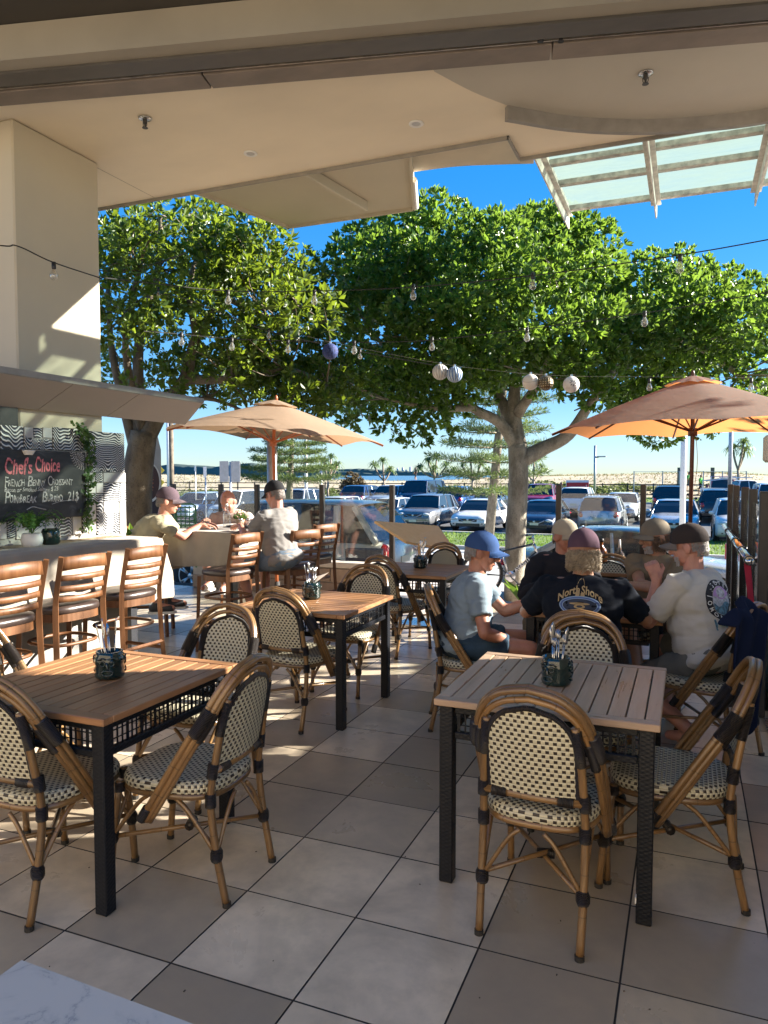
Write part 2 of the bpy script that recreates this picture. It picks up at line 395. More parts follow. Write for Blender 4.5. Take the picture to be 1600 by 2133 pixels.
# shallow disc that the downstand follows
dc = spline([on(905, 148, 4.26), on(985, 190, 4.26)]+[on(1058, 219, 4.26)], 5)+cp[1:]
dv = [(p.x, p.y, -.004) for p in dc]+[(3.4, _e(3.4)+.05, -.004), (dc[0].x, _e(dc[0].x)+.05, -.004)]
MB().add(dv+[(x, y, -.0005) for x, y, _ in dv], [tuple(range(len(dv)))]+[(i, (i+1) % len(dv), len(dv)+(i+1) % len(dv), len(dv)+i) for i in range(len(dv))]).build('ceiling_disc', mat('disc_surface', (.5, .46, .385), .8, var=.05, vs_=2), roof)  # disc kept a darker tone than the soffit
jt = [((-4.78, 5.35), .004, 1.0)]
for (u_, v_), w_, l_ in jt: MB().box((u_, v_, -.0008), (w_, l_, .0016)).build('panel_joint', mat('joint_shadow', (.35, .3, .23), .9, var=0), roof)
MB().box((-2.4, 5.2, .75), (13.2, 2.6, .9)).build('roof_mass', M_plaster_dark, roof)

# folding-door header with its track, set at an angle to the front
a0, a1 = on(0, 222, 4.12), on(1600, 88, 4.12); hd = (a1-a0).normalized(); ang = math.atan2(hd.y, hd.x)
hdr = thing('door_header', 'stained brown door header with dark sliding track across the ceiling', 'door header', (a0.x, a0.y, 4.12), ang)
Lh = (a1-a0).length
for k, (x0, x1) in enumerate(((-2.2, 1.52), (1.53, 3.68), (3.69, Lh+1.5))):
    MB().box(((x0+x1)/2, -.085, .05), (x1-x0, .17, .10), b=.004).build('header_panel', M_trackpanel, hdr)
MB().box((1.5, -.198, .075), (11, .056, .1)).build('track_slot', M_black, hdr)
tr = MB(); tr.box((1.5, -.2045, .012), (11, .006, .024)); tr.box((1.5, -.222, .02), (11, .006, .03))
tr.build('track_rail', mat('worn_rail', (.4, .36, .32), .35, .8, var=.2, vs_=20), hdr)
MB().box((1.5, -.30, .06), (11, .145, .12)).build('track_channel', M_track, hdr)
for px in (1126, 1168):
    p = on(px, 86, 4.12); q = Vector((p.x-a0.x, p.y-a0.y, 0)); q.rotate(Euler((0, 0, -ang)))
    MB().lathe([(.018, -.002), (.018, .01)], 12, (q.x, q.y, -.0005)).build('bolt_hole', M_black, hdr)
bk = thing('bulkhead', 'cream bulkhead above the sliding door track', 'bulkhead', (a0.x, a0.y, 4.14), ang)
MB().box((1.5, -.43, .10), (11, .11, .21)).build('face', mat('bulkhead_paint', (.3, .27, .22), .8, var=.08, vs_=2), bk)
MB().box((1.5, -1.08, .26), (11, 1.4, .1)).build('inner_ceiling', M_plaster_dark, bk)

for i, (px, py) in enumerate(((867, 258), (522, 320))):
    p = on(px, py, 4.255); t = thing('ceiling_downlight', ['white round recessed downlight nearest the curved downstand', 'white round recessed downlight left of centre in the soffit'][i], 'downlight', p, 0, 'downlights')
    MB().lathe([(.034, -.002), (.05, -.008), (.056, -.004), (.056, .004)], 24, cap=False).build('ring', M_white, t, True)
    MB().lathe([(.035, -.001), (.035, .001)], 20).build('lens', mat('lens', (.5, .49, .46), .3, var=0), t)
for i, (px, py) in enumerate(((302, 246), (1345, 152))):
    p = on(px, py, 4.255); t = thing('fire_sprinkler', ['small metal fire sprinkler in the soffit near the left pillar', 'small metal fire sprinkler inside the curved ceiling disc'][i], 'sprinkler', p, 0, 'fire sprinklers')
    MB().lathe([(.05, -.003), (.045, -.009), (.02, -.01)], 20, cap=True).build('escutcheon', M_steel, t, True)
    h = MB().lathe([(.016, -.01), (.016, -.035), (.008, -.045), (.006, -.06)], 12); h.tube([(.018, 0, -.03), (.016, 0, -.055), (0, 0, -.07)], .003, 6); h.tube([(-.018, 0, -.03), (-.016, 0, -.055), (0, 0, -.07)], .003, 6)
    h.lathe([(.022, -.07), (.022, -.073)], 12).build('nozzle', mat('sprinkler_metal', (.09, .085, .08), .4, .8, var=0), t)

# pillar behind the servery
pil = thing('pillar', 'tall cream rendered pillar at the left end of the servery', 'pillar', (-5.13, 4.6, 0))
MB().box((0, 0, 2.13), (.86, .87, 4.25), b=.012).build('shaft', M_cream, pil)
MB().box((-7.3, 4.4, 2.1), (3.5, .2, 4.3)).build('servery_side_wall', M_cream, label='cream wall running left from the pillar', cat='wall')
# right-hand wall of the shop, just out of the picture
MB().box((.82, 2.85, 2.1), (.3, 2.8, 4.1)).build('shop_wall', M_cream, label='cream side wall of the shop beyond the right table', cat='wall')

# added wall behind the viewer, bouncing warm sun back under the roof
MB().box((-3.0, -2.6, 1.9), (15, .25, 4.5)).build('bounce_wall', mat('bounce_render', (.6, .5, .37), .85, var=.06, vs_=1.5), label='added cream wall behind the viewer that bounces sunlight inward', cat='wall')
MB().box((2.4, 8.6, .95), (.14, 8.2, 2.6)).build('sun_blocker_wall', M_cream, label='added wall out of view beyond the right balustrade, blocking low sun', cat='wall')  # unseen wall added to keep low sun off the right-hand group

# ---------------------------------------------------------------- glazed canopy over the terrace edge
can = thing('glass_canopy', 'weathered steel framed canopy with frosted green glass panes', 'canopy', (0, 0, 4.44))
M_old = mat('weathered_white_steel', (.62, .6, .54), .6, var=.3, vs_=9, bs=30, bstr=.15)
M_old2 = mat('corroded_purlin', (.5, .49, .44), .7, var=.45, vs_=14, bs=40, bstr=.2)
US = (-1.27, -.36, .58, 1.5, 2.4); V0, V1 = 6.42, 8.42
for u in US:
    r_ = MB(); r_.box((u, (V0+V1)/2, .0), (.10, V1-V0, .012)); r_.box((u, (V0+V1)/2+.03, -.06), (.014, V1-V0+.06, .12)); r_.box((u, (V0+V1)/2, .05), (.06, V1-V0, .08), b=.004)
    r_.box((u, V1+.04, -.07), (.012, .04, .05)); r_.build('rafter', M_old, can)
VP = (6.62, 7.1, 7.62, 8.36)
for a, b_ in zip(US[:-1], US[1:]):
    for v in VP: MB().box(((a+b_)/2, v, .06), (b_-a-.062, .075, .05), b=.003).build('purlin', M_old2, can)
    for v0, v1 in zip((6.42,)+VP[:-1], VP): MB().box(((a+b_)/2, (v0+v1)/2, .095), (b_-a-.02, v1-v0-.012, .008)).build('pane', M_canopyglass, can)

# cream awnings of the upper storey beyond the ceiling edge
aw = thing('upper_awning', 'cream underside of an upper awning with a diagonal rib', 'awning', (0, 0, 4.9))
zz = 4.9
pl = [on(395, 392, zz), on(600, 470, zz), on(862, 432, zz), on(852, 280, zz), on(300, 330, zz)]
MB().prism([(p.x, p.y) for p in pl], 0, .16).build('soffit', M_cream, aw)
p0, p1 = on(628, 352, zz-.06), on(762, 431, zz-.06); d = p1-p0
MB().box((0, 0, 0), (d.length, .07, .12), M=Matrix.Translation(((p0.x+p1.x)/2, (p0.y+p1.y)/2, -.062)) @ Matrix.Rotation(math.atan2(d.y, d.x), 4, 'Z'), b=.01).build('rib', M_cream, aw)
lp = MB()
for p, q in ((pl[0], pl[1]), (pl[1], pl[2]), (pl[2], pl[3])):
    d = q-p; lp.box((0, 0, 0), (d.length+.02, .03, .22), M=Matrix.Translation(((p.x+q.x)/2, (p.y+q.y)/2, .07)) @ Matrix.Rotation(math.atan2(d.y, d.x), 4, 'Z'))
lp.build('fascia', M_cream, aw)
p = on(857, 375, zz); q = on(862, 432, zz)
MB().tube([(p.x+.03, p.y, .0), (q.x+.03, q.y, .0)], .035, 10).build('drip_pipe', M_white, aw)
aw2 = thing('curved_awning', 'sandy curved awning edge against the blue sky', 'awning', (0, 0, 5.0))
cv = spline([on(856, 359, 5.0), on(950, 347, 5.0), on(1040, 343, 5.0), on(1112, 341, 5.0)], 5)
bk_ = [on(1112, 255, 5.0), on(846, 275, 5.0)]
MB().prism([(p.x, p.y) for p in cv+bk_], 0, .14).build('soffit', mat('sand_render', (.58, .5, .38), .8, var=.1, vs_=2, bs=20, bstr=.08), aw2)
# ---------------------------------------------------------------- servery on the left: panelled wall, awning, counter
UW = -4.62
sv = thing('servery_wall', 'servery wall patched with black and white wave prints and boards', 'wall', (UW, 0, 0))
MB().box((-.06, 3.2, 1.0), (.1, 4.03, 1.92)).build('backing', mat('backing_board', (.4, .39, .37), .7), sv)
def wavemat():
    m, N, L, b = nt('wave_print'); ob = N.new('ShaderNodeObjectInfo').outputs['Random']
    tc = coord(N, L, 'obj'); sp = N.new('ShaderNodeSeparateXYZ'); L.new(tc, sp.inputs[0])
    off = math_(N, L, 'MULTIPLY', ob, 31.)
    y = math_(N, L, 'ADD', sp.outputs[1], off)
    cb = N.new('ShaderNodeCombineXYZ'); L.new(math_(N, L, 'MULTIPLY', y, 1.0), cb.inputs[0]); L.new(off, cb.inputs[1])
    L.new(math_(N, L, 'MULTIPLY', sp.outputs[2], .35), cb.inputs[2])
    big = noise(N, L, cb.outputs[0], 5.5, 1.)
    sn = math_(N, L, 'SINE', math_(N, L, 'MULTIPLY', y, 40.))
    h = math_(N, L, 'ADD', math_(N, L, 'MULTIPLY_ADD', big, .42, sp.outputs[2]), math_(N, L, 'MULTIPLY', sn, .012))
    st = math_(N, L, 'SINE', math_(N, L, 'MULTIPLY', h, 265.))
    rg = noise(N, L, tc, 90, 2); st = math_(N, L, 'MULTIPLY_ADD', rg, .9, math_(N, L, 'SUBTRACT', st, .45))
    L.new(ramp(N, L, st, [(.46, (.025, .027, .035)), (.54, (.62, .62, .6))]), b.inputs['Base Color'])
    b.inputs['Roughness'].default_value = .3; bump(N, L, b, st, .3, .003); return m
M_wave = wavemat()
M_board = mat('white_board', (.66, .65, .62), .55, var=.08, vs_=6, vst=(1, 4, 1))
M_gboard = mat('grey_board', (.36, .36, .36), .6, var=.08, vs_=6)
def onwall(zx, zy):            # wall sheet: position from the survey photo, crop coordinates /4
    px, py = zx/4, 740+zy/4; a = at(px, py, 1.0); t = UW/a.x; return a.y*t, EYE+(a.z-EYE)*t
def panel(x0, y0, x1, y1, m, name, d=.012):
    v0, za = onwall(x0, y0); v1, zb = onwall(x1, y1); zc = onwall(x1, y0)[1]; zt = (za+zc)/2
    yy, zz_ = (v0+v1)/2, (zt+zb)/2
    o = MB().box((0, 0, 0), (d, abs(v1-v0)-.003, abs(zt-zb)-.003), b=.0015).build(name, m, sv, loc=(.0+d/2-.009, yy, zz_)); return o
for r_ in ((-260, 580, 0, 790), (2, 585, 196, 790), (440, 605, 682, 800), (726, 640, 1038, 975), (865, 1063, 1050, 1222), (738, 1150, 862, 1230),
           (460, 1345, 602, 1500), (806, 1310, 996, 1480), (60, 1380, 130, 1520), (680, 985, 735, 1480), (806, 1232, 862, 1308), (282, 603, 352, 690), (200, 695, 436, 792), (796, 978, 858, 1060), (684, 640, 722, 800)):
    panel(*r_, M_wave, 'wave_panel')
for r_ in ((200, 600, 280, 692), (355, 603, 436, 692), (730, 978, 794, 1060), (860, 978, 1048, 1060)): panel(*r_, M_gboard, 'grey_panel')
for r_ in ((0, 1390, 56, 1530), (134, 1380, 255, 1525), (258, 1375, 378, 1520), (382, 1360, 456, 1500), (606, 1340, 678, 1490), (738, 1064, 798, 1148), (801, 1064, 862, 1148),
           (740, 1232, 802, 1480), (866, 1226, 926, 1308), (930, 1226, 992, 1308), (998, 1224, 1052, 1480), (684, 802, 722, 980)): panel(*r_, M_board, 'board')
# chalkboard
cb = thing('chalkboard', 'black chalkboard menu headed Chef\'s Choice in pink chalk', 'chalkboard', (UW+.03, 0, 0))
v0, zt0 = onwall(-330, 770); v1, zt1 = onwall(682, 800); _, zb1 = onwall(682, 1340); _, zb0 = onwall(0, 1385)
def chalkmat():
    m, N, L, b = nt('chalkboard'); f = noise(N, L, coord(N, L, 'pos', (1, 1, 2.4), (.5, 0, 0)), 4.5, 6, .6, .8); g_ = noise(N, L, coord(N, L), 60, 3)
    c = ramp(N, L, f, [(.38, (.014, .015, .017)), (.55, (.03, .032, .034)), (.74, (.11, .115, .118))]); L.new(mixc(N, L, math_(N, L, 'MULTIPLY', g_, .25), c, (.05, .05, .05)), b.inputs['Base Color']); b.inputs['Roughness'].default_value = .6; return m
M_chalk = chalkmat()
zt = (onwall(0, 795)[1]+zt1)/2; zb = (zb0+zb1)/2
MB().box((0, (v0+v1)/2, (zt+zb)/2), (.02, v1-v0, zt-zb), b=.003).build('board', M_chalk, cb)
M_pink = mat('pink_chalk', (.68, .21, .23), .9, var=.35, vs_=60); M_wchalk = mat('white_chalk', (.5, .495, .475), .9, var=.55, vs_=70)
def text_mesh(txt, size, bold=0., ext=.0008, align='LEFT'):
    cu = bpy.data.curves.new('t', 'FONT'); cu.body = txt; cu.size = size; cu.align_x = align; cu.offset = bold; cu.extrude = ext; cu.resolution_u = 3; o = bpy.data.objects.new('t', cu); C.objects.link(o)
    dg = bpy.context.evaluated_depsgraph_get(); dg.update(); me = bpy.data.meshes.new_from_object(o.evaluated_get(dg)); bpy.data.objects.remove(o); return me
def lettering(txt, zx, zx1, zy, size_px, m, parent, bold=0.0):
    v, z = onwall(zx, zy); v1, _ = onwall(zx1, zy)
    me = text_mesh(txt, size_px/4*.0049*1.1, bold); xs = [q.co.x for q in me.vertices]; k = (v1-v)/(max(xs)-min(xs))
    for q in me.vertices: q.co.x, q.co.y = q.co.x+.16*q.co.y+.003*math.sin(q.co.y*90+q.co.x*31), q.co.y*(1+.10*math.sin(q.co.x*47+len(txt)))+.0035*math.sin(q.co.x*38)
    me.materials.clear(); me.materials.append(m)
    o = link('lettering', me, parent, (.0125, v, z), (R(90), 0, R(90))); o.scale = (k, 1, 1); return o
lettering("Chef's", 0, 228, 988, 118, M_pink, cb, .0025); lettering('Choice', 256, 462, 968, 112, M_pink, cb, .0025)
lettering('F', 0, 24, 1102, 78, M_wchalk, cb); lettering('RENCH', 30, 165, 1094, 52, M_wchalk, cb); lettering('B', 190, 232, 1094, 78, M_wchalk, cb); lettering('ENNY', 236, 340, 1090, 52, M_wchalk, cb); lettering('C', 362, 396, 1088, 78, M_wchalk, cb); lettering('ROISSANT', 400, 566, 1082, 50, M_wchalk, cb)
lettering('Bacon or Smoked Salmon $ 25', 0, 448, 1140, 34, M_wchalk, cb)
lettering('P', 0, 40, 1235, 88, M_wchalk, cb, .0008); lettering('OINtB', 44, 150, 1232, 58, M_wchalk, cb, .0008); lettering('REAK', 155, 270, 1230, 54, M_wchalk, cb, .0008); lettering('B', 312, 352, 1226, 82, M_wchalk, cb, .0008); lettering('URRItO', 358, 486, 1220, 56, M_wchalk, cb, .0008); lettering('21$', 528, 620, 1214, 82, M_wchalk, cb, .0008)
sunm = MB()                                            # chalk sun in the corner
v_, z_ = onwall(668, 808)
for k in range(7):
    rr = .03+.014*k
    if k < 4: sunm.tube([(.0115, v_-rr*math.sin(t*PI/2/10), z_-rr*math.cos(t*PI/2/10)) for t in range(11)][::-1], .0022, 5)
for k in range(10):
    a = PI/2*(k+.4)/10; dy, dz = -math.cos(a), -math.sin(a)
    sunm.tube([(.0115, v_+dy*r1+.006*math.sin(r1*130)*dz, z_+dz*r1-.006*math.sin(r1*130)*dy) for r1 in [.085+.008*j for j in range(9)]], .0024, 5)
sw = [onwall(*q) for q in ((190, 1285), (240, 1262), (300, 1275), (350, 1285))]
sunm.tube(spline([(.0115, a, b_) for a, b_ in sw], 5), .004, 5); sw = [onwall(*q) for q in ((400, 1240), (480, 1215), (600, 1205))]
sunm.tube(spline([(.0115, a, b_) for a, b_ in sw], 5), .002, 5)
sunm.build('chalk_drawing', M_wchalk, cb)
v_, z_ = onwall(195, 820)
MB().lathe([(.001, .0), (.03, .0), (.05, .03), (.05, .034), (.001, .034)], 16, (.02, v_, z_-.01)).build('picture_light', M_white, cb)
# ivy garland on the wall
iv = thing('ivy_garland', 'trailing green ivy garland hanging down the servery wall', 'garland', (UW+.03, 0, 0))
g0 = [onwall(*q) for q in ((600, 600), (680, 660), (700, 760), (720, 900), (705, 1050), (715, 1200), (690, 1330), (700, 1450))]
pts = spline([(.01+.006*math.sin(k*2), a, b_) for k, (a, b_) in enumerate(g0)], 8)
MB().tube(pts, .003, 5).build('vine', mat('vine', (.06, .09, .03), .7), iv)
lf = MB()
for p in pts:
    for _ in range(5):
        c = p+Vector((rnd.uniform(0, .03), rnd.gauss(0, .03), rnd.gauss(0, .02))); a = rnd.uniform(0, 6.3); s_ = rnd.uniform(.012, .024)
        Mx = Matrix.Translation(c) @ Euler((a, rnd.gauss(0, .5), rnd.gauss(0, .5))).to_matrix().to_4x4()
        lf.add([(0, 0, -s_), (.004, s_*.9, 0), (0, 0, s_*1.2), (.004, -s_*.9, 0)], [(0, 1, 2), (0, 2, 3)], None, Mx)
M_ivy = leafmat('ivy_leaf', (.02, .06, .012), (.09, .18, .04), (.2, .4, .05), .3)
lf.build('leaves', M_ivy, iv)
# servery awning: three soffit panels rising outward
sa = thing('servery_awning', 'grey panelled awning jutting over the servery counter', 'awning', (0, 0, 0))
UI, UO, ZI, ZO = -4.66, -4.30, 2.105, 2.285
for k, (v0, v1) in enumerate(((2.2, 3.24), (3.25, 4.30), (4.31, 5.03), (5.04, 6.02))):
    e0 = .10 if k == 3 else 0
    f = lambda u, z, v: (u, v, z)
    vv = [(UI, v0, ZI), (UO, v0, ZO), (UO, v1-e0, ZO), (UI, v1+e0, ZI)]
    MB().add(vv+[(x-.01, y, z+.02) for x, y, z in vv], [(0, 1, 2, 3), (7, 6, 5, 4), (0, 4, 5, 1), (1, 5, 6, 2), (2, 6, 7, 3), (3, 7, 4, 0)]).build('soffit_panel', M_panelgrey, sa)
MB().add([(UI-.4, 2.2, ZI+.1), (UO+.008, 2.2, ZO+.004), (UO+.008, 5.93, ZO+.004), (UI-.4, 6.1, ZI+.1), (UI-.4, 2.2, ZI+.14), (UO+.008, 2.2, ZO+.05), (UO+.008, 5.93, ZO+.05), (UI-.4, 6.1, ZI+.14)],
         [(0, 1, 2, 3), (7, 6, 5, 4), (0, 4, 5, 1), (1, 5, 6, 2), (2, 6, 7, 3), (3, 7, 4, 0)]).build('cap', M_trim, sa)
# dark window by the pillar
MB().box((-5.06, 3.92, 1.95), (.8, .4, .5)).build('dark_window', M_black, label='dark glazed servery window below the awning', cat='window')
# counter with cloth
ct = thing('servery_counter', 'long timber servery counter under a linen cloth', 'counter', (-4.36, 3.4, 0))
MB().box((0, 0, 1.06), (.5, 3.24, .045), b=.004).build('top', woodmat('counter_wood', (.25, .15, .07), (.42, .28, .14)), ct)
MB().box((-.1, 0, .52), (.28, 3.1, 1.02)).build('front', mat('counter_front', (.3, .29, .27), .7), ct)
for y in (-1.2, 0, 1.35): MB().box((.18, y, .52), (.07, .07, 1.03)).build('leg', mat('black_steel', (.02, .021, .026), .45, var=.1), ct)
M_linen = mat('linen', (.34, .295, .235), .9, var=.12, vs_=5, bs=260, bstr=.25, sheen=.2)
def cloth(name, label, u0, u1, v0, v1, z, drops, seed, fold=.02):
    rr = random.Random(seed); ph = [rr.uniform(0, 6) for _ in range(6)]
    nu, nv = 46, 60; du0, du1, dv0, dv1 = drops
    def fn(a, b_):
        su = -du0+a*(u1-u0+du0+du1); s_v = -dv0+b_*(v1-v0+dv0+dv1)
        ou = (su if su < 0 else max(0, su-(u1-u0))); ov = (s_v if s_v < 0 else max(0, s_v-(v1-v0)))
        cu, cv_ = min(max(su, 0), u1-u0), min(max(s_v, 0), v1-v0)
        drop = max(abs(ou), abs(ov)) if (ou and ov) else abs(ou)+abs(ov)
        k = min(1, drop/.25)
        wv = fold*k*(math.sin(s_v*15+ph[0]+su)+.6*math.sin(s_v*29+ph[1])) ; wu = fold*k*(math.sin(su*14+ph[2]+s_v)+.6*math.sin(su*27+ph[3]))
        x = u0+cu+(math.copysign(.022+.12*min(abs(ou), .5)*.3, ou)+(wv if not ov else 0) if ou else 0)
        y = v0+cv_+(math.copysign(.022+.12*min(abs(ov), .5)*.3, ov)+(wu if not ou else 0) if ov else 0)
        if ou and ov:
            f_ = .07*min(1, drop/.3); x += math.copysign(f_, ou)*.9; y += math.copysign(f_, ov)*.5
        rnd_ = .012*min(1, drop*40)
        hem = .02*math.sin(su*6+s_v*5+ph[4])*k
        return (x, y, z-max(0, drop-.004)*(1-.02)+hem*.5-rnd_*.3+.0015*math.sin(su*9+ph[5])*math.sin(s_v*8))
    o = MB().sheet(fn, nu, nv).build(name, M_linen, None, True, label=label, cat='tablecloth'); return o
cloth('counter_cloth', 'pale linen cloth hanging over the servery counter', -4.36, -4.10, 1.9, 5.0, 1.088, (0.0, .52, .2, .46), 3)
# potted fern and dark jar on the counter
def fern(loc):
    t = thing('potted_fern', 'green fern in a round white pot on the counter', 'potted plant', loc)
    MB().lathe([(.045, 0), (.066, .012), (.075, .05), (.066, .095), (.06, .10), (.055, .095)], 24).build('pot', M_white, t, True)
    l = MB(); rr = random.Random(4)
    for k in range(34):
        a = rr.uniform(0, 2*PI); ln = rr.uniform(.12, .26); up = rr.uniform(.1, .2)
        P = [Vector((math.cos(a)*ln*s, math.sin(a)*ln*s, .095+up*math.sin(s*2.2)-.06*s*s)) for s in [i/9 for i in range(10)]]
        l.tube(P, .0015, 4)
        for i in range(2, 10):
            for sg in (-1, 1):
                d_ = Vector((-math.sin(a)*sg, math.cos(a)*sg, rr.uniform(-.2, .3)))*.034*(1.15-i/10); q = P[i]; f = (P[i]-P[i-1])*.32
                l.add([q, q+d_*.5+f, q+d_, q+d_*.5-f], [(0, 1, 2), (0, 2, 3)])
    l.build('fronds', leafmat('fern_leaf', (.03, .09, .02), (.08, .2, .04), (.2, .42, .06), .3), t)
fern((-4.35, 3.94, 1.085))
M_jar = mat('green_ceramic', (.008, .022, .02), .12, var=.5, vs_=30, coat=.6)
j = thing('dark_planter', 'dark glazed jar planter behind the fern', 'planter', (-4.36, 4.12, 1.085))
MB().lathe([(.05, 0), (.066, .02), (.066, .10), (.055, .12), (.05, .115)], 24).build('jar', M_jar, j, True)
# ---------------------------------------------------------------- rattan bistro chairs
def bamboomat():
    m, N, L, b = nt('rattan_cane'); sp = N.new('ShaderNodeSeparateXYZ'); L.new(coord(N, L, 'uv'), sp.inputs[0])
    f = noise(N, L, coord(N, L, 'uv', (60, 5, 1)), 1.5, 5, .6); g_ = noise(N, L, coord(N, L, 'obj'), 7, 3)
    c = ramp(N, L, f, [(.25, (.10, .05, .017)), (.55, (.21, .118, .044)), (.8, (.29, .175, .072))])
    c = mixc(N, L, ramp(N, L, g_, [(.4, 0.), (.8, .5)]), c, (.14, .075, .03))
    orr = N.new('ShaderNodeObjectInfo').outputs['Random']; hv = N.new('ShaderNodeHueSaturation'); L.new(c, hv.inputs['Color']); L.new(math_(N, L, 'MULTIPLY_ADD', orr, .5, .75), hv.inputs['Value']); c = hv.outputs[0]
    fr = math_(N, L, 'FRACT', math_(N, L, 'DIVIDE', sp.outputs[1], .135)); nd = math_(N, L, 'LESS_THAN', fr, .03)
    L.new(mixc(N, L, math_(N, L, 'MULTIPLY', nd, .65), c, (.07, .04, .015)), b.inputs['Base Color'])
    b.inputs['Roughness'].default_value = .3; b.inputs['Coat Weight'].default_value = .35; b.inputs['Coat Roughness'].default_value = .15
    hb = math_(N, L, 'MULTIPLY_ADD', nd, .8, math_(N, L, 'MULTIPLY', f, .3)); bump(N, L, b, hb, .35, .003); return m
M_cane = bamboomat()
M_weave = weavemat('chair_weave', (.58, .54, .39), (.035, .026, .02))
def wrapmat():
    m, N, L, b = nt('dark_binding'); sp = N.new('ShaderNodeSeparateXYZ'); L.new(coord(N, L, 'uv'), sp.inputs[0])
    s_ = math_(N, L, 'SINE', math_(N, L, 'MULTIPLY', sp.outputs[1], 2*PI/.0055))
    b.inputs['Base Color'].default_value = (.018, .013, .0105, 1); b.inputs['Roughness'].default_value = .42
    bump(N, L, b, s_, .8, .003); return m
M_wrap = wrapmat(); M_foot = mat('rubber_foot', (.02, .018, .016), .7, var=0)
mir = lambda P: [Vector((-p[0], p[1], p[2])) for p in P]
def seg(P, a, b_):              # part of a polyline by length fractions
    P = [Vector(p) for p in P]; Ls = [0]
    for p, q in zip(P, P[1:]): Ls.append(Ls[-1]+(q-p).length)
    T = Ls[-1]; out = []
    def pt(s_):
        for i in range(len(P)-1):
            if s_ <= Ls[i+1]+1e-9: return P[i].lerp(P[i+1], (s_-Ls[i])/max(1e-9, Ls[i+1]-Ls[i]))
        return P[-1]
    n = 5
    return [pt(T*(a+(b_-a)*k/n)) for k in range(n+1)]
def make_chair():
    t = thing('rattan_chair', 'x', 'chair', group='rattan bistro chairs')
    half = [(.226, .075, .30), (.224, -.02, .45), (.218, -.115, .60), (.205, -.19, .715), (.168, -.24, .815), (.10, -.268, .875), (0, -.278, .897)]
    outer = spline(half, 4); outer = outer+[Vector((-p.x, p.y, p.z)) for p in outer[::-1][1:]]
    half2 = [(.214, .045, .292), (.211, -.045, .43), (.204, -.135, .575), (.19, -.208, .69), (.155, -.254, .785), (.09, -.28, .84), (0, -.29, .861)]
    o2 = spline(half2, 4); o2 = o2+[Vector((-p.x, p.y, p.z)) for p in o2[::-1][1:]]
    oh = [(p[0]*.98, p[1]-.022, p[2]-.004) for p in half]; o3 = spline(oh, 4); o3 = o3+[Vector((-p.x, p.y, p.z)) for p in o3[::-1][1:]]
    MB().tube(outer, .0138, 8).tube(o3, .012, 8).build('back_arch', M_cane, t, True)
    MB().tube(o2, .0115, 8).build('inner_arch', M_cane, t, True)
    post = [(.172, -.262, 0), (.176, -.222, .2), (.176, -.2, .40), (.17, -.222, .56), (.158, -.25, .72), (.148, -.262, .775)]
    fr = [(.192, .255, 0), (.19, .236, .2), (.186, .205, .415)]
    for sg in (1, -1):
        q = post if sg == 1 else mir(post); l = MB().tube(spline(q, 4), .0145, 8).build('back_leg', M_cane, t, True)
        MB().lathe([(.0165, 0), (.0165, .018)], 10, (q[0][0], q[0][1], 0)).build('foot', M_foot, l)
        q = fr if sg == 1 else mir(fr); l = MB().tube(spline(q, 3), .0145, 8).build('front_leg', M_cane, t, True)
        MB().lathe([(.0165, 0), (.0165, .018)], 10, (q[0][0], q[0][1], 0)).build('foot', M_foot, l)
    MB().tube([(-.172, -.212, .505), (0, -.222, .505), (.172, -.212, .505)], .0155, 8).build('back_rail', M_cane, t, True)
    # woven back: superellipse arch, bowed
    def bk(a, b_):
        z = .512+b_*.318; zz = (z-.512)/.318; w = .152*(1-max(0, (zz-.45)/.55)**2.6)**.5 if zz < 1 else 0.004
        w = max(w, .012); x = (a*2-1)*w; y = -.212-.068*zz-.018*(1-(a*2-1)**2)*0-.02*(1-(x/.16)**2)
        return (x, y, z)
    bp = MB(); nu, nv = 14, 16; vv = [bk(i/nu, j/nv) for j in range(nv+1) for i in range(nu+1)]; ff = []; uu = []
    for j in range(nv):
        for i in range(nu):
            a = j*(nu+1)+i; f = (a, a+1, a+nu+2, a+nu+1); ff.append(f); uu.append([(vv[k][0]+1, vv[k][2]) for k in f])
    bp.add(vv, ff, uu); k = len(vv); bp.add([(x, y+.012, z) for x, y, z in vv], [f[::-1] for f in ff], [u[::-1] for u in uu])
    bp.build('back_panel', M_weave, t, True)
    # dark rolled rim round the woven back
    rim = [Vector(bk(0, j/16)) for j in range(17)]+[Vector(bk(1, j/16)) for j in range(16, -1, -1)]
    MB().tube([p+Vector((0, .006, 0)) for p in rim], .0105, 7).build('panel_rim', M_wrap, t, True)
    # seat
    out = []
    for k in range(40):
        a = 2*PI*k/40; ca, sa_ = math.cos(a), math.sin(a); e_ = .62
        x = math.copysign(abs(ca)**e_, ca)*.205; y = math.copysign(abs(sa_)**e_, sa_)*.215
        x *= 1+.09*(y/.215)*.9; out.append((x, y+.01))
    se = MB(); rings = [(1.0, .405), (1.025, .416), (1.03, .432), (1.0, .446), (.93, .452), (.7, .45), (.4, .446), (.0, .444)]
    vv = []; ff = []; uu = []
    for s_, z in rings: vv += [(x*s_, (y-.01)*s_+.01, z) for x, y in out]
    for i in range(len(rings)-1):
        for k in range(40):
            f = (i*40+k, i*40+(k+1) % 40, (i+1)*40+(k+1) % 40, (i+1)*40+k); ff.append(f)
            if i < 3: u0, u1 = k*.0312, (k+1)*.0312; z0, z1 = i*.016, (i+1)*.016; uu.append([(u0, z0), (u1, z0), (u1, z1), (u0, z1)])
            else: uu.append([(vv[q][0]+1, vv[q][1]+1) for q in f])
    se.add(vv, ff, uu).build('seat', M_weave, t, True)
    MB().tube([(x*.97, (y-.01)*.97+.01, .396) for x, y in out], .0145, 8, closed=True).build('seat_frame', M_cane, t, True)
